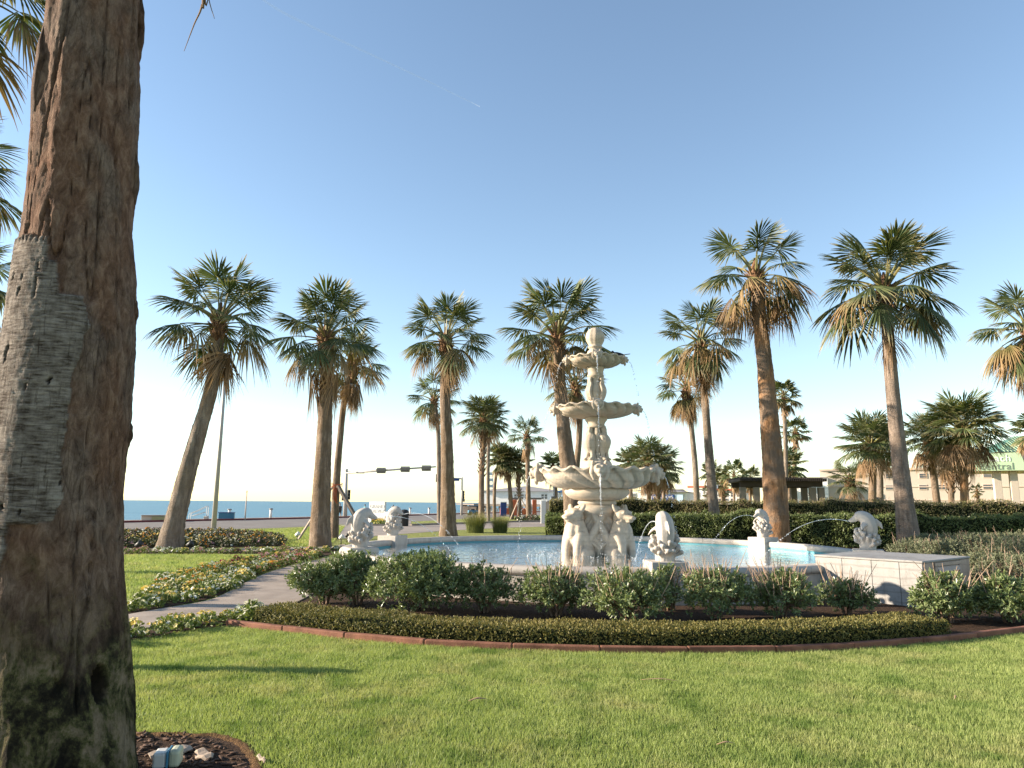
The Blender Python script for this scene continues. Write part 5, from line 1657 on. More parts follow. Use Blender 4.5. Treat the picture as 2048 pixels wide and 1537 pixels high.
tuft('darker end of the ornamental grass border beside the traffic island', 1000, 1066, 60, 1034, 2, 500)
tuft('light green grass clump hugging the foot of the palm before the hedge', 1418, 1068, 60, 1034, 3, 520)
tuft('light green grass clump on the far side of the palm foot before the hedge', 1468, 1070, 70, 1038, 4, 560)
tuft('yellow green grass fringe below the round ended hedge', 1120, 1070, 60, 1050, 5, 420)
tuft('spiky grass clump between the smooth palm trunk and the dark hedge', 1868, 1092, 55, 1050, 6, 240)
tuft('fine grass clump beside the dolphin by the pump box', 1760, 1090, 60, 1045, 7, 240)

# pansy clumps
def pansy_mesh(petal, leaf, seed, nf=14, rad=0.15, hgt=0.15):
    rg = np.random.default_rng(seed)
    g = Geo()
    n = 110
    d = rand_dirs(rg, n); d[:, 2] = np.abs(d[:, 2])
    P = d * np.array([rad, rad, hgt]) * rg.uniform(0.5, 0.95, n)[:, None]
    leaves(g, P, d + rand_dirs(rg, n) * 0.6, d, 0.055, 0.032, np.clip(rg.normal(0.5, 0.25, n), 0, 1), 0.15, 0)
    for i in range(nf):
        d = rg.normal(size=3); d[2] = abs(d[2]) + 0.35; d /= np.linalg.norm(d)
        c = d * np.array([rad, rad, hgt]) * rg.uniform(0.9, 1.08) + np.array([0, 0, 0.015])
        f = d * 0.7 + np.array([rg.normal(0, .3), -0.4 + rg.normal(0, .3), 0.5]); f /= np.linalg.norm(f)
        s = np.cross(f, [0, 0, 1.0]); s /= np.linalg.norm(s); t = np.cross(s, f)
        r = rg.uniform(0.024, 0.036)
        g.add([np.array([0, 0, 0.02]), c - f * 0.006, c - f * 0.006 + s * 0.003], [(0, 1, 2)], 0.4, 0.5, 0)
        V = [c - f * 0.006]
        for k in range(10):
            a = k / 10 * 6.283
            q = r * (1.0 if k % 2 == 0 else 0.72)
            V.append(c + (s * math.cos(a) + t * math.sin(a)) * q + f * 0.004 * (k % 2))
        g.add(V, [(0, k + 1, (k + 1) % 10 + 1) for k in range(10)], np.clip(rg.normal(0.5, 0.3), 0, 1), 0.5, 1)
    return g, g.mesh('pansy', [MT[leaf], MT['p_' + petal]], smooth=False)
PM, PG = {}, {}
for c in ('yellow', 'white', 'orange', 'pink', 'maroon', 'plum'):
    PM[c] = [pansy_mesh(c, 'pansyleaf', i * 7 + len(c), 12)[1] for i in range(2)]
    dk = [pansy_mesh(c, 'pansydark', i * 5 + len(c) + 50, 6, 0.15, 0.18) for i in range(2)]
    PM['d' + c] = [q[1] for q in dk]; PG['d' + c] = [q[0] for q in dk]
NAMES = {'yellow': 'yellow', 'white': 'creamy white', 'orange': 'orange', 'pink': 'rosy pink', 'maroon': 'dark red', 'plum': 'plum and pink'}
def plant_bed(poly, step, choose, where, group, dark=False, seed=1, smin=0.8, smax=1.3, zig=0.35, limit=300, stuff=None):
    xs = [p.x for p in poly]; ys = [p.y for p in poly]
    rg = random.Random(seed)
    pts = []
    y = min(ys); row = 0
    while y < max(ys):
        x = min(xs) + (row % 2) * step / 2
        while x < max(xs):
            pts.append((x + rg.uniform(-zig, zig) * step, y + rg.uniform(-zig, zig) * step))
            x += step
        y += step * 0.9; row += 1
    A = np.array(pts)
    A = A[in_poly(A[:, 0], A[:, 1], poly)]
    if len(A) > limit:
        A = A[np.argsort(A[:, 1])][:limit]
    if stuff:
        g = Geo()
        cols = sorted(set(NAMES))
        mats = [MT['pansydark']] + [MT['p_' + c] for c in cols]
        for x, y in A:
            c = choose(x, y, rg)
            k0 = (len(g.M3), len(g.M4))
            src = PG['d' + c][rg.randrange(2)]
            s = rg.uniform(smin, smax)
            g.merge(src, Matrix.Translation((x, y, 0.008)) @ Matrix.Rotation(rg.uniform(0, 6.28), 4, 'Z') @ Matrix.Scale(s, 4))
            for q in range(k0[0], len(g.M3)):
                g.M3[q] = np.where(g.M3[q] == 1, cols.index(c) + 1, 0)
        o = g.build('pansies', mats, smooth=False)
        o['kind'] = 'stuff'
        tag(o, stuff, 'flowers')
        return len(A)
    for x, y in A:
        c = choose(x, y, rg)
        o = put('pansy_clump', PM[('d' if dark else '') + c][rg.randrange(2)])
        o.location = (x, y, 0.008)
        o.rotation_euler = (0, 0, rg.uniform(0, 6.28))
        s = rg.uniform(smin, smax)
        o.scale = (s, s, s * rg.uniform(0.85, 1.15))
        tag(o, f'{NAMES[c]} pansy clump {where}', 'flower', f'{NAMES[c]} {group}')
    return len(A)
xb0, xb1 = G(330, 1190).x, G(650, 1107).x
def ch1(x, y, rg):
    f = (y - G(330, 1200).y) / (G(640, 1108).y - G(330, 1200).y)
    if f > 0.62:
        return rg.choices(['pink', 'maroon', 'yellow', 'white'], [6, 2.4, 1, 1.6])[0]
    if f > 0.40:
        return rg.choices(['yellow', 'orange', 'maroon', 'pink', 'white'], [6, 1.2, 1.2, 2, 2])[0]
    return rg.choices(['yellow', 'white', 'orange'], [6, 5, 0.8])[0]
plant_bed(BED1, 0.30, ch1, 'in the curving bed beside the footpath', 'pansies in the curving bed', False, 2, limit=200)
plant_bed(BED2, 0.52, lambda x, y, rg: rg.choices(['yellow', 'orange', 'plum', 'white'], [4, 3, 4, 2])[0], 'over dark foliage in the rear bed', 'pansies in the rear bed', True, 3, 1.25, 1.7, 0.12, 400, 'rows of small yellow, orange and plum pansies over dark foliage behind the lawn')
plant_bed([p for p in BED3], 0.34, lambda x, y, rg: rg.choices(['yellow', 'white', 'orange'], [6, 4, 0.8])[0], 'in the narrow strip between footpath and near lawn', 'pansies in the narrow strip', False, 4, 0.95, 1.35)
plant_bed(BED4, 0.42, lambda x, y, rg: rg.choices(['pink', 'white', 'yellow', 'maroon'], [4, 4, 2, 1])[0], 'in the thin row along the garden path', 'pansies in the thin row', False, 5, 0.9, 1.2, limit=60)
ISL = [G(*p) for p in ((738, 1051), (768, 1051), (766, 1044.5), (742, 1044.5))]
plant_bed(ISL, 0.75, lambda x, y, rg: rg.choices(['yellow', 'orange'], [4, 1])[0], 'below the white hotel sign', 'pansies below the hotel sign', False, 6, 1.9, 2.6)
RINGF = [G(*p) for p in ((1034, 1041), (1042, 1044), (1072, 1044), (1078, 1041), (1068, 1038.5), (1045, 1038.5))]
plant_bed(RINGF, 1.0, lambda x, y, rg: rg.choices(['white', 'orange', 'pink'], [3, 1, 2])[0], 'round the foot of the traffic island palm', 'pansies round the traffic island palm', True, 7, 2.0, 2.8)

# ------------------------------------------------------------------ grass
def grass(name, poly, dens, hgt, wid, seed, label, holes=(), three=True):
    poly = np.array([(p[0], p[1]) for p in poly])
    rg = np.random.default_rng(seed)
    lo, hi = poly.min(0), poly.max(0)
    n = int((hi - lo).prod() * dens)
    X = rg.uniform(lo[0], hi[0], n); Yy = rg.uniform(lo[1], hi[1], n)
    ok = in_poly(X, Yy, poly)
    for h in holes:
        ok &= ~in_poly(X, Yy, np.array([(p[0], p[1]) for p in h]))
    X, Yy = X[ok], Yy[ok]
    n = len(X)
    cl = (np.sin(X * 5.1 + 1.7 * np.sin(Yy * 3.3)) * np.sin(Yy * 6.7 + 1.3 * np.sin(X * 2.9)) + np.sin(X * 13 + Yy * 9 + 2 * np.sin(Yy * 7)) * 0.5) * 0.5
    big = np.sin(X * 1.1 + 2 * np.sin(Yy * 0.7)) * np.sin(Yy * 1.6 + np.sin(X * 0.9))
    h = hgt * np.clip(rg.normal(0.95, 0.30, n) + 0.42 * cl, 0.25, 2.0)
    a = rg.uniform(0, 6.283, n)
    lean = h * rg.uniform(0.1, 0.75, n)
    dx, dy = np.cos(a) * lean + 0.15 * h * cl, np.sin(a) * lean
    b = rg.uniform(0, 6.283, n)
    sx, sy = np.cos(b) * wid / 2, np.sin(b) * wid / 2
    Z = np.zeros(n)
    rows = [np.stack([X - sx, Yy - sy, Z], -1), np.stack([X + sx, Yy + sy, Z], -1)]
    if three:
        rows += [np.stack([X + dx * 0.35 - sx * 0.8, Yy + dy * 0.35 - sy * 0.8, h * 0.55], -1), np.stack([X + dx * 0.35 + sx * 0.8, Yy + dy * 0.35 + sy * 0.8, h * 0.55], -1)]
    rows.append(np.stack([X + dx, Yy + dy, h], -1))
    V = np.stack(rows, 1)
    m = V.shape[1]
    k = np.arange(n)[:, None] * m
    v = np.clip(rg.normal(0.45, 0.25, n) + 0.12 * big + 0.10 * cl, 0, 1)
    g = Geo()
    if three:
        g.add(V.reshape(-1, 3), k + np.array([[0, 1, 3, 2]]), np.repeat(v, m), np.tile([0, 0, .5, .5, 1.0], n))
        g.F3.append(k + np.array([[2, 3, 4]])); g.M3.append(np.zeros(n, int))
    else:
        g.add(V.reshape(-1, 3), k + np.array([[0, 1, 2]]), np.repeat(v, m), np.tile([0, 0, 1.0], n))
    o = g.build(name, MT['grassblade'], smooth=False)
    o['kind'] = 'stuff'
    return tag(o, label, 'grass')
near_poly = [Vector((-4.2, 4.6, 0)), Vector((5.0, 4.6, 0))] + [Vector((9.5, 9.3, 0))] + [p for p in EDs[::-1] if p.x < 9.3] + [G(455, 1254), G(380, 1264), G(255, 1286), G(180, 1302), Vector((-7.5, 8.4, 0))]
grass('lawn_grass', near_poly, 10500, 0.033, 0.0058, 1, 'short mown lawn grass before the terracotta edging', [ringp], False)
left_poly = [G(-60, 1250), G(60, 1258), G(240, 1234), G(300, 1190), G(330, 1160), G(380, 1146), G(450, 1131), G(560, 1113), G(400, 1110), G(120, 1112), G(-60, 1115)]
grass('lawn_grass', left_poly, 1300, 0.055, 0.012, 2, 'mown lawn grass beyond the footpath beside the curving flower bed', [BED4], False)
far_poly = [G(200, 1066.5), G(560, 1060), G(690, 1053), G(672, 1080), G(660, 1092), G(575, 1094), G(560, 1080), G(480, 1067)]
grass('lawn_grass', far_poly, 300, 0.07, 0.03, 3, 'lawn grass between the rear pansy bed and the road', [BED2], False)

# ================================================================== STREET AND SEAFRONT
def rod(name, a, b, r, mat, parent=None, r2=None, n=10):
    g = Geo()
    add_tube(g, [np.array(a), (np.array(a) + np.array(b)) / 2, np.array(b)], [r, (r + (r2 or r)) / 2, r2 or r], n)
    return g.build(name, mat, parent)

# tall lamp post behind the leaning palm
p0 = G(427, 1060); p1 = PD(452, 712, p0.y)
lpz = thing('street_lamp', 'tall tapering grey lamp post beside the road behind the leaning palm', 'street lamp', p0)
rod('pole', p0, (p0.x + 0.05, p0.y, p1.z), 0.145, MT['steel'], lpz, 0.07, 12)
bev_box('base_plate', (p0.x, p0.y, 0.03), (0.5, 0.5, 0.06), MT['steel'], lpz)
rod('bracket_arm', (p0.x + 0.05, p0.y, p1.z - 0.05), (p0.x - 0.6, p0.y + 1.1, p1.z + 0.25), 0.045, MT['steel'], lpz)
bev_box('lantern', (p0.x - 0.75, p0.y + 1.35, p1.z + 0.28), (0.35, 0.7, 0.14), MT['steel'], lpz, R_(30), 0.04)

# mast arm traffic signal
def signal_head(parent, c, axis, rz, backplate=True, n=3, gap=0.34):
    """housing with lenses; axis 'x' lies along the arm, 'z' hangs upright; faces direction rz"""
    s = (0.30, 0.20, 1.05) if axis == 'z' else (1.05, 0.20, 0.32)
    h = bev_box('signal_head', c, s, MT['signalblack'], parent, rz, 0.03)
    cz, sz = math.cos(rz), math.sin(rz)
    for k in range(n):
        o = (k - (n - 1) / 2) * gap
        loc = Vector(c) + (Vector((0, 0, o)) if axis == 'z' else Vector((cz * o, sz * o, 0))) + Vector((sz, -cz, 0)) * 0.105
        V, F = lathe([(0.005, 0.012), (0.07, 0.010), (0.10, 0.0), (0.115, 0.0), (0.115, 0.14)], 14)
        A = np.array(Matrix.Rotation(rz, 3, 'Z') @ Matrix.Rotation(math.pi / 2, 3, 'X'))
        Geo().add(V @ A.T + np.array(loc), F).build('signal_lens', MT['darkmetal'], h)
    return h
b0 = G(690, 1034.5)
Ym = b0.y
tA, tB = PD(693, 943, Ym), PD(872, 934, Ym - 1)
sg = thing('traffic_signal', 'long mast arm traffic signal carrying horizontal heads over the road', 'traffic light', b0)
rod('mast', b0, (tA.x, Ym, tA.z), 0.24, MT['steel'], sg, 0.15, 12)
rod('mast_arm', (tA.x - 0.1, Ym, tA.z - 0.18), (tB.x, tB.y, tB.z), 0.15, MT['steel'], sg, 0.08, 10)
rod('mast_cap', (tA.x, Ym, tA.z), (tA.x, Ym, tA.z + 0.25), 0.16, MT['steel'], sg)
for x in (763, 811, 853):
    f = (x - 693) / (872 - 693)
    c = tA + (tB - tA) * f
    signal_head(sg, (c.x, c.y - 0.15, c.z - 0.10 + 0.0), 'x', math.atan2(tB.y - tA.y, tB.x - tA.x) + math.pi, True, 3)
    bev_box('back_plate', (c.x, c.y + 0.02, c.z - 0.1), (1.0, 0.03, 0.62), MT['roof_grey'], sg, math.atan2(tB.y - tA.y, tB.x - tA.x), 0.005)
c = tA + (tB - tA) * 0.16
bev_box('road_sign_plate', (c.x, c.y - 0.1, c.z - 0.22), (0.9, 0.03, 0.22), MT['cream'], sg, 0, 0.004)
c = Vector((b0.x + 0.35, b0.y - 0.1, PD(693, 990, Ym).z))
signal_head(sg, c, 'z', 0.2)
c = Vector((b0.x - 0.2, b0.y - 0.2, PD(693, 998, Ym).z))
bev_box('pedestrian_signal', c, (0.4, 0.25, 0.4), MT['signalblack'], sg, 0, 0.03)

b0 = G(923, 1031)
Ym = b0.y
zt = PD(923, 958, Ym).z
sg = thing('traffic_signal', 'short arm traffic signal pole with blue street name plate by the pier', 'traffic light', b0)
rod('mast', b0, (b0.x, Ym, zt + 0.2), 0.16, MT['steel'], sg, 0.10)
e = PD(874, 955, Ym)
rod('mast_arm', (b0.x, Ym, zt), (e.x, Ym, e.z), 0.09, MT['steel'], sg, 0.06)
c = PD(912, 960, Ym)
bev_box('street_name_plate', (c.x, Ym - 0.1, c.z), (0.9, 0.03, 0.32), MT['signblue'], sg, 0, 0.004)
signal_head(sg, (e.x, Ym, e.z - 0.1), 'z', 0.0)
c = PD(926.5, 990, Ym)
signal_head(sg, (c.x, Ym - 0.1, c.z), 'z', 0.4)
c = PD(927, 1001, Ym)
bev_box('pedestrian_signal', (c.x, Ym - 0.1, c.z), (0.35, 0.25, 0.4), MT['signalblack'], sg, 0, 0.03)
b0 = PD(1108, 1012, 72)
sg = thing('traffic_signal', 'thin pole with black pedestrian signal box behind the low cream wall', 'traffic light', (b0.x, 72, 0))
rod('mast', (b0.x, 72, 0), (b0.x, 72, PD(1108, 965, 72).z), 0.07, MT['steel'], sg)
c = PD(1108, 997, 72)
bev_box('signal_head', (c.x, 71.9, c.z), (0.55, 0.3, 0.36), MT['signalblack'], sg, 0, 0.04)

# lettering
def lettering(name, body, loc, size, mat, parent, rz=0.0, depth=0.02, font_space=1.0):
    cu = bpy.data.curves.new(name, 'FONT')
    cu.body = body; cu.size = size; cu.extrude = depth / 2; cu.align_x = 'CENTER'; cu.align_y = 'CENTER'; cu.space_character = font_space
    o = bpy.data.objects.new(name, cu)
    link(o)
    dg = bpy.context.evaluated_depsgraph_get()
    me = bpy.data.meshes.new_from_object(o.evaluated_get(dg))
    bpy.data.objects.remove(o)
    me.transform(Matrix.Translation(loc) @ Matrix.Rotation(rz, 4, 'Z') @ Matrix.Rotation(math.pi / 2, 4, 'X'))
    me.materials.clear(); me.materials.append(mat)
    return put(name, me, parent)

# hotel sign
sb = G(756, 1047.5)
Ys = sb.y
cA, cB = PD(735.5, 1037, Ys), PD(774, 1004, Ys)
sgn = thing('hotel_sign', 'white hotel name board on a planted island beyond the pool', 'sign', (sb.x, Ys, 0))
cx_, cz_ = (cA.x + cB.x) / 2, (cA.z + cB.z) / 2
bev_box('board', (cx_, Ys, cz_), (cB.x - cA.x, 0.22, cB.z - cA.z), MT['white'], sgn, 0, 0.015)
q = PD(772, 1046, Ys)
bev_box('post', (q.x + 0.1, Ys + 0.02, 0.45), (0.28, 0.28, 0.9), MT['white'], sgn, 0, 0.01)
q = PD(738, 1046, Ys)
bev_box('post', (q.x, Ys + 0.02, 0.45), (0.28, 0.28, 0.9), MT['white'], sgn, 0, 0.01)
hh = cB.z - cA.z
lettering('lettering', 'GRAND', (cx_ + 0.02, Ys - 0.115, cz_ + hh * 0.20), hh * 0.30, MT['lettersign'], sgn)
lettering('lettering', 'GALVEZ', (cx_ + 0.02, Ys - 0.115, cz_ - hh * 0.08), hh * 0.30, MT['lettersign'], sgn)
# litter bin
bq = G(808, 1053)
lb = thing('litter_bin', 'black litter bin standing on the driveway beside the hotel sign', 'bin', bq)
k = MPP(bq)
V, F = lathe([(0.26, 0), (0.30, 0.05), (0.31, 0.75), (0.34, 0.80), (0.34, 0.86)], 18, bq)
Geo().add(V, F).build('drum', MT['darkmetal'], lb)
V, F = lathe([(0.34, 0.86), (0.32, 1.0), (0.2, 1.12), (0.005, 1.15)], 18, bq)
Geo().add(V, F).build('domed_lid', MT['darkmetal'], lb)
# timber props on the thin palm
def prop(a, b, w, mat, label, strap=False):
    a, b = Vector(a), Vector(b)
    d = b - a
    me_o = bev_box('timber_prop', (0, 0, 0), (w, w * 0.55, d.length), MT[mat], None, 0, 0.006)
    me_o.location = (a + b) / 2
    me_o.rotation_euler = d.to_track_quat('Z', 'Y').to_euler()
    return tag(me_o, label, 'timber')
pb_ = G(738, 1064); Yp = 33.0
prop((PD(738, 1062, Yp - 0.8).x, Yp - 0.8, 0.0), PD(676, 972, Yp - 0.2), 0.20, 'wood_dark', 'dark timber prop leaning up to the strapped thin palm')
prop((PD(597, 1077, 32.0).x, 32.0, 0.02), PD(664, 975, Yp - 0.2), 0.14, 'wood', 'pale timber prop running down behind the upright palm trunk')
g = Geo()
for k in range(3):
    c = PD(673, 968 + k * 3.0, Yp)
    th_ = np.linspace(0, 6.283, 16)
    add_tube(g, [(c.x + 0.27 * math.cos(t), Yp + 0.27 * math.sin(t), c.z + 0.05 * math.sin(t + k)) for t in th_], 0.012, 4)
for k in range(4):
    c = PD(668 + k * 2, 985, Yp - 0.3)
    add_tube(g, [(c.x, Yp - 0.3, c.z + 0.2), (c.x - 0.03, Yp - 0.32, c.z - 0.1), (c.x + 0.02, Yp - 0.3, c.z - 0.35 - 0.05 * k)], 0.014, 4)
tag(g.build('tie_strap', MT['orange']), 'orange tie strap wound round the thin propped palm', 'strap')

# props round the young braced cabbage palm
for dx in (-16, 16, -6):
    prop((PD(1041 + dx * 1.3, 1036, 74).x, 74 - 1.0, 0.0), PD(1040, 992, 74 - 0.1), 0.12, 'wood', {-16: 'pale timber prop on the sea side of the young braced palm', 16: 'pale timber prop on the road side of the young braced palm', -6: 'pale middle timber prop of the young braced palm'}[dx])

# garden spotlights
for (x, y, lab) in ((682, 1090, 'round white garden spotlight beside the upright palm'), (694, 1085, 'black garden spotlight on a stake near the dolphin by the path'), (275, 1108, 'black garden spotlight at the rear bed by the leaning palm foot'), (378, 1107, 'black garden spotlight between leaning palm and thin pansy row'), (594, 1083, 'pale garden spotlight under the pale timber prop'), (1252, 1092, 'small white marker lamp before the dark hedge')):
    q = G(x, y) if x < 1200 else PD(1405, 1060, 26.2)
    q = Vector((q.x, q.y, 0))
    t_ = thing('garden_spotlight', lab, 'light', q)
    rod('stake', q, q + Vector((0, 0, 0.22)), 0.018, MT['darkmetal'], t_)
    mt_ = MT['white'] if 'white' in lab or 'pale' in lab else MT['darkmetal']
    V, F = lathe([(0.005, -0.10), (0.06, -0.09), (0.075, 0.0), (0.095, 0.09), (0.085, 0.10), (0.005, 0.07)], 14)
    A = np.array(Matrix.Rotation(R_(55), 3, 'Y'))
    Geo().add(V @ A.T + np.array(q) + np.array([0, 0, 0.28]), F).build('lamp_head', mt_, t_)

# seawall furniture
def sea_pt(x, y):
    return G(x, y)
GB = 'white posts along the seawall'
for (x, yb, yt) in ((458, 1040, 1018), (541, 1038.5, 1017), (785, 1033, 1013), (820, 1031, 1015.5), (858, 1030, 1015.5), (648, 1036.5, 1017)):
    q = G(x, yb); zt_ = PD(x, yt, q.y).z
    t_ = thing('seawall_post', 'white post with small cap standing on the seawall edge', 'post', q, GB)
    rod('shaft', q, (q.x, q.y, zt_ - 0.12), 0.13, MT['white'], t_)
    V, F = lathe([(0.14, zt_ - 0.12), (0.19, zt_ - 0.10), (0.19, zt_ - 0.03), (0.10, zt_), (0.005, zt_)], 14, (q.x, q.y, 0))
    Geo().add(V, F).build('cap', MT['roof_grey'], t_)
q = G(490, 1041); zt_ = PD(491, 985, q.y).z
t_ = thing('flag_pole', 'thin bare pole rising above the horizon on the seawall', 'pole', q)
rod('shaft', q, (q.x, q.y, zt_), 0.06, MT['pinkst'], t_, 0.04)
rod('finial', (q.x, q.y, zt_), (q.x, q.y, zt_ + 0.15), 0.08, MT['pinkst'], t_, 0.03)
q = G(301, 1044)
t_ = thing('seawall_block', 'low ochre painted concrete block at the seawall steps', 'block', q)
k = MPP(q)
bev_box('block', (q.x - 0.1, q.y + 0.5, 0.22), (1.5, 0.9, 0.44), MT['cream'], t_, R_(20), 0.02)
bev_box('painted_side', (q.x + 0.6, q.y + 0.6, 0.21), (1.4, 0.86, 0.40), MT['yellowgrey'], t_, R_(20), 0.02)
bev_box('cap_slab', (q.x + 0.3, q.y + 0.55, 0.47), (2.3, 1.0, 0.07), MT['concrete'], t_, R_(20), 0.015)
q = G(395, 1042)
t_ = thing('stair_railing', 'white tubular stair railing going down the seawall', 'railing', q)
k = MPP(q)
P = [(0, 0, 0), (0, 0, .55), (.5, .2, .8), (1.05, .4, 1.12), (1.2, .45, 1.1), (1.22, .46, .1)]
for dy in (0, 0.35):
    g = Geo()
    add_tube(g, smooth_path([np.array(q) + np.array([p[0] - 0.7, p[1] + dy, p[2]]) for p in P], 3), 0.03, 6)
    g.build('rail', MT['white'], t_)
    rod('mid_rail', (q.x - 0.6, q.y + dy, 0.35), (q.x + 0.45, q.y + 0.4 + dy, 0.72), 0.022, MT['white'], t_)
bev_box('rail_block', (q.x + 0.45, q.y + 0.6, 0.18), (0.32, 0.32, 0.36), MT['cream'], t_, 0, 0.03)
q = G(450, 1041)
t_ = thing('skip_bin', 'open teal refuse container parked on the seawall walk', 'container', q)
bev_box('body', (q.x, q.y + 0.3, 0.35), (1.25, 0.7, 0.55), MT['teal'], t_, R_(15), 0.02)
bev_box('rim', (q.x, q.y + 0.3, 0.645), (1.33, 0.78, 0.06), MT['navy'], t_, R_(15), 0.015)
for sx in (-0.45, 0.45):
    bev_box('skid', (q.x + sx, q.y + 0.3 + sx * 0.26, 0.04), (0.08, 0.66, 0.08), MT['darkmetal'], t_, R_(15), 0.005)

# small blue vehicle with open sides
q = G(946, 1031)
veh = thing('beach_buggy', 'small blue covered buggy parked by the seawall', 'buggy', q)
M = Matrix.Translation(q) @ Matrix.Rotation(R_(15), 4, 'Z')
def vb(name, c, s, mat, bev=0.05):
    w = M @ Vector(c)
    return bev_box(name, w, s, mat, veh, R_(15), bev)
vb('body', (0, 0, 0.45), (1.3, 0.85, 0.42), MT['teal'], 0.1)
vb('canopy', (0, 0, 1.22), (1.35, 0.95, 0.10), MT['teal'], 0.04)
vb('seat', (-0.1, 0, 0.72), (0.5, 0.7, 0.16), MT['darkmetal'])
for sx in (-0.55, 0.55):
    for sy in (-0.38, 0.38):
        a_ = M @ Vector((sx, sy, 0.6)); b_ = M @ Vector((sx * 0.95, sy, 1.2))
        rod('roof_post', a_, b_, 0.035, MT['darkmetal'], veh, n=6)
        c_ = M @ Vector((sx * 0.8, sy * 1.1, 0.24))
        V, F = lathe([(0.02, -0.07), (0.20, -0.07), (0.24, -0.04), (0.24, 0.04), (0.20, 0.07), (0.02, 0.07)], 16)
        A = np.array(Matrix.Rotation(R_(15), 3, 'Z') @ Matrix.Rotation(math.pi / 2, 3, 'X'))
        Geo().add(V @ A.T + np.array(c_), F).build('wheel', MT['darkmetal'], veh)

# people on the walk
def person(label, q, H, rz, top, bottom, walk=0.12, armout=0.0):
    s = H / 1.75
    M = Matrix.Translation(q) @ Matrix.Rotation(rz, 4, 'Z') @ Matrix.Scale(s, 4)
    root = thing('person', label, 'person', q)
    body = blob('body', [('e', (0, 0, 1.62), (.095, .078, .125)), ('e', (.085, 0, 1.60), (.02, .016, .025)), ('t', [(0, 0, 1.36), (0, 0, 1.46), (.01, 0, 1.54)], [.07, .05, .05]),
                         ('t', [(0, 0, .92), (0, 0, 1.10), (0, 0, 1.28), (0, 0, 1.40)], [.155, .14, .165, .13], 1.25),
                         ('t', [(0, .10, .92), (walk, .10, .50), (walk - .02, .10, .08)], [.10, .068, .045]), ('t', [(0, -.10, .92), (-walk, -.10, .50), (-walk - .10, -.10, .10)], [.10, .068, .045]),
                         ('e', (walk + .05, .10, .04), (.12, .045, .04)), ('e', (-walk - .05, -.10, .05), (.12, .045, .04)),
                         ('t', [(0, .20, 1.40), (-.05 - walk * .4, .25 + armout, 1.12), (.05 - walk * .3, .26 + armout, .85)], [.06, .045, .032]), ('t', [(0, -.20, 1.40), (-.02 + walk * .6, -.25 - armout * 1.6, 1.12), (.12 + walk, -.26 - armout * 2, .90)], [.06, .045, .032]),
                         ('e', (.07 - walk * .3, .26 + armout, .78), (.03, .025, .06)), ('e', (.16 + walk, -.26 - armout * 2, .83), (.03, .025, .06))],
                MT['skin'], root, 0.03 * s, 1, True, M)
    blob('top', [('t', [(0, 0, .95), (0, 0, 1.10), (0, 0, 1.28), (0, 0, 1.41)], [.17, .16, .185, .15], 1.25), ('t', [(0, .19, 1.40), (-.04, .25 + armout, 1.18)], [.075, .06]), ('t', [(0, -.19, 1.40), (0, -.25 - armout, 1.18)], [.075, .06])], MT[top], root, 0.03 * s, 1, True, M)
    blob('trousers', [('t', [(0, 0, .86), (0, 0, .98)], [.165, .165], 1.2), ('t', [(0, .10, .92), (walk, .10, .48)], [.115, .085]), ('t', [(0, -.10, .92), (-walk, -.10, .48)], [.115, .085])], MT[bottom], root, 0.03 * s, 1, True, M)
    blob('hair', [('e', (-.015, 0, 1.66), (.105, .09, .105))], MT['cloth_dark'], root, 0.025 * s, 1, True, M)
q = G(679, 1036)
person('person in dark clothes walking along the seawall beside the signal mast', q, PD(679, 1007, q.y).z, R_(-60), 'cloth_dark', 'cloth_dark')
q = G(729, 1035)
person('person in a bright cyan top striding along the seawall', q, PD(729, 1009, q.y).z, R_(200), 'cloth_cyan', 'cloth_grey', 0.2, 0.08)
q = G(786, 1034)
person('person in grey clothes standing at the seawall behind the hotel sign', q, PD(786, 1010, q.y).z, R_(100), 'cloth_grey', 'cloth_dark', 0.04)

# low cream wall by the round ended hedge
cA, cB = PD(1087, 1033, 60), PD(1150, 1004, 60)
w_ = thing('garden_wall', 'low cream rendered wall behind the round ended hedge', 'wall', (cA.x, 60, 0))
bev_box('wall_leaf', ((cA.x + cB.x) / 2 + 1.2, 60, cB.z / 2), (cB.x - cA.x + 2.4, 0.25, cB.z), MT['cream'], w_, 0, 0.02)
bev_box('end_pier', (cA.x - 0.02, 59.95, cB.z / 2 + 0.04), (0.4, 0.42, cB.z + 0.08), MT['white'], w_, 0, 0.02)
bev_box('coping', ((cA.x + cB.x) / 2 + 1.3, 60, cB.z + 0.045), (cB.x - cA.x + 2.0, 0.36, 0.08), MT['roof_grey'], w_, 0, 0.01)

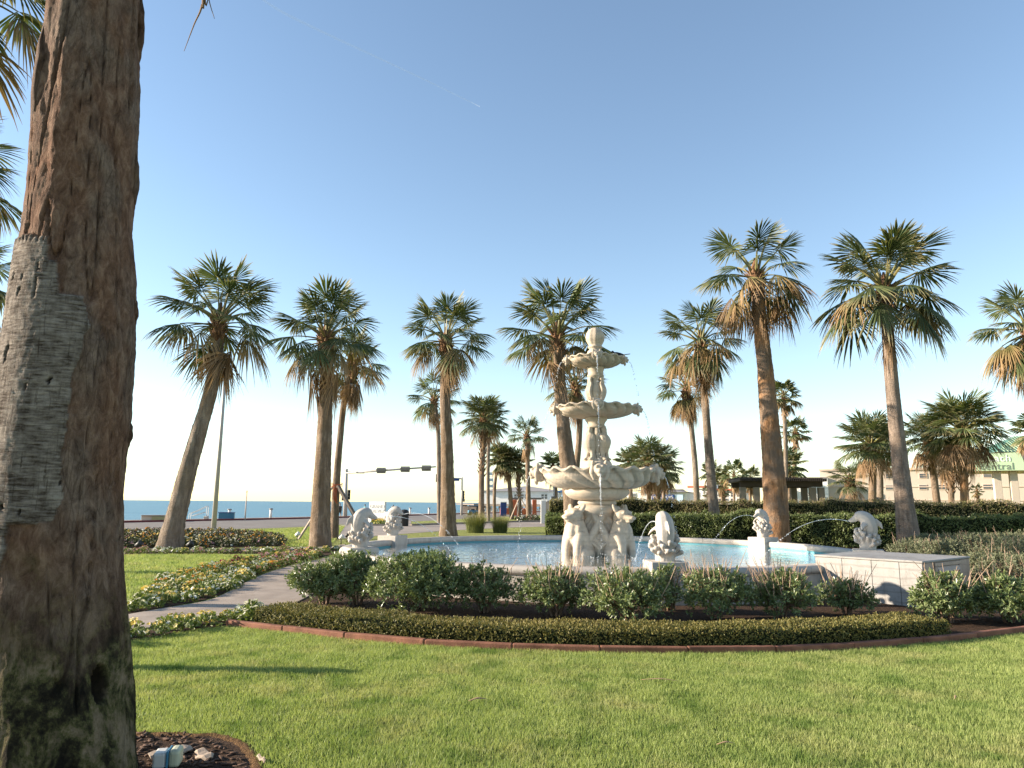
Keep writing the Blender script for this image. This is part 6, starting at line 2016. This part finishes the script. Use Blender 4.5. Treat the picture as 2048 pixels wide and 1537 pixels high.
# works site: orange posts, barriers and drum
GS = 'orange barriers of the seawall works'
for (x, lab) in ((1029.5, 'tall orange frame leg of the works site near the small cabbage palms'), (1069, 'tall orange frame leg of the works site near the flower ringed palm')):
    a_ = PD(x, 1026, 96); b_ = PD(x, 1000, 96)
    t_ = thing('works_frame', lab, 'frame', (a_.x, 96, 0))
    bev_box('post', (a_.x, 96, b_.z / 2), (0.55, 0.5, b_.z), MT['orange'], t_, 0, 0.04)
    bev_box('cross_bar', (a_.x, 96, b_.z + 0.14), (1.8, 0.2, 0.25), MT['wood_dark'], t_, 0, 0.02)
for k, (x, lab) in enumerate(((1012, 'orange plastic barrier beside the navy drum'), (1048, 'orange plastic barrier between the works frame legs'))):
    c = PD(x, 1022, 92)
    t_ = thing('plastic_barrier', lab, 'barrier', (c.x, 92, 0), GS)
    bev_box('panel', (c.x, 92, 0.58), (1.5, 0.3, 0.8), MT['orange'], t_, 0, 0.08)
    bev_box('foot', (c.x - 0.6, 92, 0.08), (0.35, 0.6, 0.16), MT['orange'], t_, 0, 0.04)
    bev_box('foot', (c.x + 0.6, 92, 0.08), (0.35, 0.6, 0.16), MT['orange'], t_, 0, 0.04)
c = PD(1007, 1024, 90)
t_ = thing('site_toilet', 'narrow navy cabin beside the orange barriers', 'cabin', (c.x, 90, 0))
bev_box('shell', (c.x, 90, 0.85), (0.75, 0.8, 1.65), MT['navy'], t_, 0, 0.06)
bev_box('roof_cap', (c.x, 90, 1.72), (0.8, 0.85, 0.10), MT['white'], t_, 0, 0.04)

# ================================================================== BUILDINGS
def windows(parent, pts, w, h, Yf, mat='glass', frame='white', rz=0.0):
    for (x, z) in pts:
        o = bev_box('window', (x, Yf - 0.03, z), (w + 0.16, 0.10, h + 0.16), MT[frame], parent, 0, 0.01)
        bev_box('pane', (x, Yf - 0.06, z + h * 0.26), (w, 0.08, h * 0.44), MT[mat], o, 0, 0.004)
        bev_box('pane', (x, Yf - 0.06, z - h * 0.26), (w, 0.08, h * 0.44), MT[mat], o, 0, 0.004)

def hip_roof(name, x0, x1, y0, y1, z0, z1, mat, parent, ov=0.5, ridge=0.3):
    cy = (y0 + y1) / 2
    rx = (y1 - y0) * ridge
    V = [(x0 - ov, y0 - ov, z0), (x1 + ov, y0 - ov, z0), (x1 + ov, y1 + ov, z0), (x0 - ov, y1 + ov, z0), (x0 + rx, cy, z1), (x1 - rx, cy, z1)]
    g = Geo()
    g.add(V, [(0, 1, 5, 4), (2, 3, 4, 5)])
    g.add(V, [(1, 2, 5), (3, 0, 4)])
    g.add(V, [(3, 2, 1, 0)])
    return g.build(name, mat, parent, smooth=False)

def px_box(x0, x1, ytop, ybot, Y):
    a, b = PD(x0, ytop, Y), PD(x1, ytop, Y)
    return a.x, b.x, PD((x0 + x1) / 2, ytop, Y).z, PD((x0 + x1) / 2, ybot, Y).z

# pier house on piles
Yb = 150
x0, x1, zt_, zb_ = px_box(962, 1118, 983, 1009, Yb)
ph = thing('pier_house', 'long white pier house with grey hip roof on pale piles', 'building', ((x0 + x1) / 2, Yb, -5))
bev_box('wall', ((x0 + x1) / 2, Yb + 7, (zt_ + zb_) / 2), (x1 - x0, 14, zt_ - zb_), MT['white'], ph, 0, 0.02)
hip_roof('roof', x0, x1, Yb, Yb + 14, zt_, PD(1040, 971, Yb).z, MT['roof_grey'], ph, 0.8, 0.55)
pts_ = [PD(x, 994, Yb) for x in (1031, 1045, 1053, 1086, 1092.5)]
windows(ph, [(p.x, p.z) for p in pts_], 0.5, 1.0, Yb)
bev_box('deck', ((x0 + x1) / 2, Yb + 7, zb_ - 0.25), (x1 - x0 + 1, 16, 0.4), MT['wood'], ph, 0, 0.02)
n_ = 18
for k in range(n_):
    x = x0 + (x1 - x0) * k / (n_ - 1)
    rod('pile', (x, Yb, -6), (x, Yb, zb_ - 0.45), 0.16, MT['cream'], ph, n=6)
    if k < n_ - 1:
        x2 = x0 + (x1 - x0) * (k + 1) / (n_ - 1)
        rod('brace', (x, Yb - 0.2, zb_ - 0.5), (x2, Yb - 0.2, zb_ - 2.0), 0.09, MT['cream'], ph, n=5)
        rod('brace', (x, Yb - 0.25, zb_ - 2.0), (x2, Yb - 0.25, zb_ - 0.5), 0.09, MT['cream'], ph, n=5)
x0b, x1b, ztb, zbb = px_box(1105, 1180, 985, 1020, Yb - 12)
pw = thing('pier_house_wing', 'pale blue wing with dark blue roof beside the white pier house', 'building', ((x0b + x1b) / 2, Yb - 12, -5))
bev_box('wall', ((x0b + x1b) / 2 + 0.8, Yb - 6, (ztb + zbb) / 2), (x1b - x0b - 1.6, 12, ztb - zbb), MT['paleblue'], pw, 0, 0.02)
hip_roof('roof', x0b + 0.8, x1b, Yb - 12, Yb, ztb, PD(1140, 966, Yb - 12).z, MT['roof_blue'], pw, 0.6, 0.4)
for k in range(6):
    x = x0b + 1.2 + (x1b - x0b - 1.6) * k / 5
    rod('pile', (x, Yb - 11, -6), (x, Yb - 11, zbb), 0.16, MT['cream'], pw, n=6)
# fishing pier deck running out
a_, b_ = PD(925, 1008, 230), PD(965, 1008, 170)
pr = thing('fishing_pier', 'low timber trestle pier running out over the sea', 'pier', (b_.x, 170, -5))
zd = PD(945, 1009, 200).z
d = Vector((b_.x - a_.x, b_.y - a_.y, 0))
bev_box('deck', ((a_.x + b_.x) / 2, (a_.y + b_.y) / 2, zd), (d.length, 4, 0.35), MT['wood_dark'], pr, math.atan2(d.y, d.x), 0.02)
for k in range(24):
    p = a_ + (b_ - a_) * (k / 23)
    for s in (-1.5, 1.5):
        rod('pile', (p.x + s * 0.3, p.y + s, -6), (p.x + s * 0.3, p.y + s, zd - 0.18), 0.14, MT['wood_dark'], pr, n=5)
rod('hand_rail', (a_.x, a_.y - 2, zd + 1.0), (b_.x, b_.y - 2, zd + 1.0), 0.06, MT['wood_dark'], pr, n=5)
# amusement towers behind
for (x, yt, w, lab) in ((981, 948, 10, 'pale blocky tower rising behind the pier house roof'), (1027, 934, 4, 'slim lattice tower rising behind the pier house roof')):
    Yt = 260
    c = PD(x, yt, Yt); ww = w * MPP(c)
    t_ = thing('ride_tower', lab, 'tower', (c.x, Yt, -5))
    for sx in (-1, 1):
        for sy in (-1, 1):
            rod('leg', (c.x + sx * ww / 2, Yt + sy * ww / 2, -6), (c.x + sx * ww / 2, Yt + sy * ww / 2, c.z), ww * 0.07, MT['steel'] if w < 6 else MT['white'], t_, n=5)
    for k in range(10):
        z = 2 + (c.z - 2) * k / 9
        bev_box('cross_tie', (c.x, Yt - ww / 2, z), (ww, 0.12, 0.14), MT['steel'], t_, 0, 0.01)
        if w > 6 and k % 2:
            bev_box('panel', (c.x, Yt, z), (ww * 0.9, ww * 0.9, (c.z - 2) / 9), MT['white'], t_, 0, 0.02)
# seafront shop with the blue name board
Yb = 120
x0, x1, zt_, zb_ = px_box(1252, 1372, 985, 1022, Yb)
sh = thing('seafront_shop', 'white and pale blue seafront shop with a blue name board', 'building', ((x0 + x1) / 2, Yb, 0))
bev_box('wall', ((x0 + x1) / 2, Yb + 6, (zt_ + zb_) / 2), (x1 - x0, 12, zt_ - zb_), MT['white'], sh, 0, 0.02)
hip_roof('roof', x0 + 1.8, x0 + 6.0, Yb - 0.2, Yb + 8, zt_ + 0.2, PD(1285, 974, Yb).z, MT['roof_blue'], sh, 0.5, 0.5)
hip_roof('roof', x1 - 5.0, x1 - 0.2, Yb - 0.2, Yb + 9, zt_ + 0.02, PD(1340, 978, Yb).z, MT['roof_grey'], sh, 0.5, 0.4)
xa, xb_, za, zb2 = px_box(1304, 1349, 990, 1004, Yb)
bd = bev_box('name_board', ((xa + xb_) / 2, Yb - 0.25, (za + zb2) / 2), (xb_ - xa, 0.25, za - zb2), MT['signblue'], sh, 0, 0.02)
lettering('lettering', 'MURDOCHS', ((xa + xb_) / 2, Yb - 0.40, zb2 + (za - zb2) * 0.66), (za - zb2) * 0.52, MT['letterwhite'], bd, depth=0.04)
xa, xb_, za, zb2 = px_box(1349, 1366, 990, 1010, Yb)
bev_box('blue_panel', ((xa + xb_) / 2 + 0.02, Yb - 0.12, (za + zb2) / 2), (xb_ - xa - 0.06, 0.2, za - zb2), MT['paleblue'], sh, 0, 0.02)
windows(sh, [(PD(x, y, Yb).x, PD(x, y, Yb).z) for x, y in ((1259, 996), (1267, 996), (1268, 990), (1285, 988))], 0.5, 0.45, Yb)
# white guest house with red trim
Yb = 135
x0, x1, zt_, zb_ = px_box(1376, 1482, 978, 1018, Yb)
gh = thing('guest_house', 'white stucco guest house with red tile trim and tall windows', 'building', ((x0 + x1) / 2, Yb, 0))
bev_box('wall', ((x0 + x1) / 2, Yb + 5, (zt_ + 0) / 2), (x1 - x0, 10, zt_), MT['white'], gh, 0, 0.02)
for (xa_, xb2, yt) in ((1376, 1420, 974), (1425, 1482, 980)):
    p_, q_, zz1, _ = px_box(xa_, xb2, yt, 1000, Yb)
    bev_box('roof_trim', ((p_ + q_) / 2, Yb - 0.1, zz1), (q_ - p_, 1.0, 0.35), MT['redtrim'], gh, 0, 0.03)
p_, q_, zz1, _ = px_box(1405, 1432, 962, 1000, Yb)
bev_box('stair_tower', ((p_ + q_) / 2, Yb + 3, zz1 / 2), (q_ - p_, 6.2, zz1), MT['white'], gh, 0, 0.02)
windows(gh, [(PD(x, y, Yb).x, PD(x, y, Yb).z) for y in (990, 1002) for x in (1384, 1396, 1440, 1452, 1464, 1476)], 0.55, 0.75, Yb, frame='cream')
# cream hotel
Yb = 105
x0, x1, zt_, zb_ = px_box(1655, 2120, 940, 1012, Yb)
ho = thing('cream_hotel', 'long cream four storey hotel beyond the hedge', 'building', (PD(1850, 1000, Yb).x, Yb, 0))
bev_box('wall', ((x0 + x1) / 2, Yb + 7, zt_ / 2), (x1 - x0, 14, zt_), MT['cream'], ho, 0, 0.03)
bev_box('parapet', ((x0 + x1) / 2, Yb - 0.05, zt_ + 0.12), (x1 - x0 + 0.2, 0.5, 0.3), MT['pinkst'], ho, 0, 0.03)
for f in (0.36, 0.64):
    bev_box('string_course', ((x0 + x1) / 2, Yb - 0.06, zt_ * f), (x1 - x0, 0.12, 0.12), MT['pinkst'], ho, 0, 0.02)
windows(ho, [(PD(x, y, Yb).x, PD(x, y, Yb).z) for x in (1786, 1846, 1878, 1955, 2040) for y in (952, 975)], 0.9, 0.6, Yb, frame='pinkst')
p_, q_, zz1, _ = px_box(1628, 1690, 952, 1000, Yb - 3)
bev_box('end_wing', ((p_ + q_) / 2, Yb + 1, zz1 / 2), (q_ - p_, 8, zz1), MT['white'], ho, 0, 0.03)
windows(ho, [(PD(x, y, Yb - 3).x, PD(x, y, Yb - 3).z) for x in (1644, 1656) for y in (962, 975, 988)], 0.45, 0.5, Yb - 3, frame='white')
p_, q_, zz1, _ = px_box(1842, 1862, 900, 1000, Yb + 2)
bev_box('lift_tower', ((p_ + q_) / 2, Yb + 4, zz1 / 2), (q_ - p_, 4, zz1), MT['cream'], ho, 0, 0.03)
for x in (1823, 1829, 1836, 1842):
    c = PD(x, 933, Yb + 1)
    rod('aerial', (c.x, Yb + 1, zt_), (c.x, Yb + 1, c.z + 0.5), 0.08, MT['roof_grey'], ho, n=5)
# taller block with green roof
Yb = 118
x0, x1, zt_, zb_ = px_box(2004, 2170, 905, 1012, Yb)
gr = thing('green_roof_block', 'taller cream block with standing seam green roof', 'building', (PD(2040, 1000, Yb).x, Yb, 0))
bev_box('wall', ((x0 + x1) / 2, Yb + 7, zt_ / 2), (x1 - x0, 14, zt_), MT['cream'], gr, 0, 0.03)
zr_ = PD(2050, 866, Yb).z
rf = hip_roof('roof', x0, x1, Yb, Yb + 14, zt_, zr_, MT['roof_green'], gr, 0.8, 0.35)
windows(gr, [(PD(x, y, Yb).x, PD(x, y, Yb).z) for x in (2028, 2060) for y in (902 + 14,)], 1.2, 0.7, Yb)
for k in range(30):
    x = x0 - 0.6 + (x1 - x0 + 1.2) * k / 29
    cyr = Yb + 7; rx = 14 * 0.35
    f = min(1.0, (x - x0 + 0.8) / (rx + 0.8), (x1 + 0.8 - x) / (rx + 0.8))
    rod('seam', (x, Yb - 0.8, zt_ + 0.06), (x, Yb - 0.8 + 7.8 * f, zt_ + (zr_ - zt_) * f + 0.04), 0.045, MT['signgreen'], rf, n=4)
# canopy with green name board
Yb = 72
xa, xb_, za, zb2 = px_box(1942, 2120, 908, 943, Yb)
cn = thing('entrance_canopy', 'pink fascia canopy on square columns with a pale green name board', 'canopy', (PD(1995, 1000, Yb).x, Yb, 0))
bev_box('fascia', ((xa + xb_) / 2, Yb, (za + zb2) / 2), (xb_ - xa, 0.3, za - zb2), MT['pinkst'], cn, 0, 0.03)
bev_box('canopy_roof', ((xa + xb_) / 2, Yb + 4, zb2 + 0.22), (xb_ - xa, 7.7, 0.4), MT['pinkst'], cn, 0, 0.03)
for x in (1985, 2013, 2090):
    c = PD(x, 960, Yb + 1)
    bev_box('column', (c.x, Yb + 1, zb2 / 2), (0.65, 0.65, zb2), MT['cream'], cn, 0, 0.03)
A_ = [PD(x, y, Yb) for x, y in ((1950, 909), (2030, 906), (2044, 942), (1942, 942))]
g = Geo()
V = [(p.x, Yb - 0.16, p.z) for p in A_] + [(p.x, Yb - 0.28, p.z) for p in A_]
g.add(V, [(0, 1, 2, 3), (7, 6, 5, 4), (0, 4, 5, 1), (1, 5, 6, 2), (2, 6, 7, 3), (3, 7, 4, 0)])
nb_ = g.build('name_board', MT['signgreen'], cn, smooth=False)
c = PD(1991, 934, Yb)
lettering('lettering', 'central', (c.x, Yb - 0.30, c.z), 0.95, MT['lettergrey'], nb_, depth=0.03, font_space=1.1)
c = PD(1991, 918, Yb)
lettering('lettering', 'beach', (c.x, Yb - 0.30, c.z), 0.95, MT['letterwhite'], nb_, depth=0.03, font_space=1.1)

# pergola
Yb = 52
pg = thing('pergola', 'dark timber pergola on square stucco columns beyond the hedge', 'pergola', (PD(1560, 1000, Yb).x, Yb, 0))
xa, xb_, za, zb2 = px_box(1476, 1648, 957, 972, Yb)
for x in (1489, 1516, 1624, 1640):
    c = PD(x, 980, Yb)
    bev_box('column', (c.x, Yb + 0.3, (zb2 - .1) / 2), (0.42, 0.42, zb2 - .1), MT['pergola_post'], pg, 0, 0.02)
for x in (1570, 1590):
    c = PD(x, 980, Yb + 4)
    bev_box('column', (c.x, Yb + 4, zb2 / 2), (0.42, 0.42, zb2), MT['pergola_post'], pg, 0, 0.02)
for dy in (0.1, 0.5, 3.8, 4.2):
    bev_box('beam', ((xa + xb_) / 2, Yb + dy, zb2 + 0.12), (xb_ - xa - 0.5, 0.12, 0.38), MT['pergola'], pg, 0, 0.02)
ns_ = 46
for k in range(ns_):
    x = xa + 0.15 + (xb_ - xa - 0.3) * k / (ns_ - 1)
    bev_box('slat', (x, Yb + 2.1, za - 0.12), (0.06, 5.4, 0.22), MT['pergola'], pg, 0, 0.008, seg=1)
for dy in (-0.4, 1.0, 2.2, 3.4, 4.6):
    bev_box('batten', ((xa + xb_) / 2, Yb + dy, za + 0.03), (xb_ - xa, 0.07, 0.05), MT['pergola'], pg, 0, 0.006, seg=1)

# parked cars glimpsed over the hedge
def car(label, x, y, Y, col):
    c = PD(x, y, Y)
    root = thing('parked_car', label, 'car', (c.x, Y, 0), None)
    m = plain('car_paint_' + col, {'dark': (0.05, 0.055, 0.065), 'silver': (0.4, 0.42, 0.44), 'white': (0.7, 0.7, 0.7), 'blue': (0.05, 0.12, 0.25)}[col], 0.25, 0.04, 1, 0, spec=0.6)
    prof = [(-2.2, .35), (-2.25, .75), (-1.9, .88), (-1.1, .95), (-.5, 1.42), (.9, 1.45), (1.6, 1.0), (2.15, .92), (2.25, .6), (2.2, .35)]
    for nm, pr_, w, mt_, ins in (('body', prof, 0.85, m, 0), ('glasshouse', [(-1.02, .97), (-.48, 1.36), (.86, 1.39), (1.45, 1.0)], 0.86, MT['glass'], 0)):
        g = Geo()
        n = len(pr_)
        V = [(c.x + px_, Y - w, pz) for px_, pz in pr_] + [(c.x + px_, Y + w, pz) for px_, pz in pr_]
        g.add(V, [(i, (i + 1) % n, n + (i + 1) % n, n + i) for i in range(n)])
        me = g.mesh(nm, mt_, smooth=False)
        bm = bmesh.new(); bm.from_mesh(me)
        bmesh.ops.holes_fill(bm, edges=bm.edges)
        bm.to_mesh(me); bm.free()
        put(nm, me, root)
    for sx in (-1.35, 1.4):
        for sy in (-0.8, 0.8):
            V, F = lathe([(0.02, -0.1), (0.28, -0.1), (0.33, -0.05), (0.33, 0.05), (0.28, 0.1), (0.02, 0.1)], 14)
            A = np.array(Matrix.Rotation(math.pi / 2, 3, 'X'))
            Geo().add(V @ A.T + np.array([c.x + sx, Y + sy, 0.33]), F).build('wheel', MT['darkmetal'], root)
car('dark parked car glimpsed over the hedge before the guest house', 1408, 1004, 98, 'dark')
car('silver parked car glimpsed over the hedge beside the pergola', 1668, 1002, 84, 'silver')
car('white parked car glimpsed over the hedge below the blue shop roof', 1262, 1006, 88, 'white')
car('blue parked car glimpsed over the hedge before the blue name board', 1352, 1008, 92, 'blue')

# contrail
cm = NT('contrail_vapour').set(1.0, 0.0)
cm.color((0.9, 0.9, 0.9)); cm.b.inputs['Alpha'].default_value = 0.09
g = Geo()
pts_ = [(Vector((0, 0, CAM_H)) + ray(x, y).normalized() * 11000) for x, y in ((500, -18), (560, 22), (640, 62), (760, 118), (860, 165), (960, 214))]
add_tube(g, smooth_path([np.array(p) for p in pts_], 4), np.interp(np.linspace(0, 1, 21), [0, 0.3, 1], [14, 20, 8]), 6)
o = g.build('contrail', cm.m)
o['kind'] = 'stuff'
tag(o, 'faint thin contrail slanting down the blue sky', 'contrail')

# turn the far fronts a little toward the morning sun
for o in list(SC.objects):
    if o.parent is None and o.type == 'EMPTY':
        nm = o.name.split('.')[0]
        phi = {'hotel_sign': -24, 'pier_house': -12, 'pier_house_wing': -12, 'seafront_shop': -24, 'guest_house': -28, 'cream_hotel': -24, 'green_roof_block': -14, 'entrance_canopy': -20, 'pergola': -8}.get(nm)
        if phi:
            o.rotation_euler = (0, 0, R_(phi))

for (x, y, l, a, lab) in ((955, 1408, 0.16, 0.4, 'pale curled leaf scrap lying on open lawn'), (1320, 1368, 0.34, -0.15, 'thin dark stalk lying on the lawn below the wide open shrub'), (1912, 1403, 0.10, 0.9, 'pale leaf scrap on the lawn near the bed corner'), (1452, 1498, 0.13, 0.1, 'straw coloured leaf scrap deep in the lawn')):
    q = G(x, y)
    g = Geo()
    P = [np.array((q.x - math.cos(a) * l / 2, q.y - math.sin(a) * l / 2, 0.03)), np.array((q.x, q.y, 0.045)), np.array((q.x + math.cos(a) * l / 2, q.y + math.sin(a) * l / 2, 0.032))]
    add_tube(g, smooth_path(P, 4), smooth_vals([0.004, 0.011, 0.003], 4), 5, 0.4, v=0.8, t=0.8)
    tag(g.build('leaf_scrap', MT['frond_dead']), lab, 'leaf')
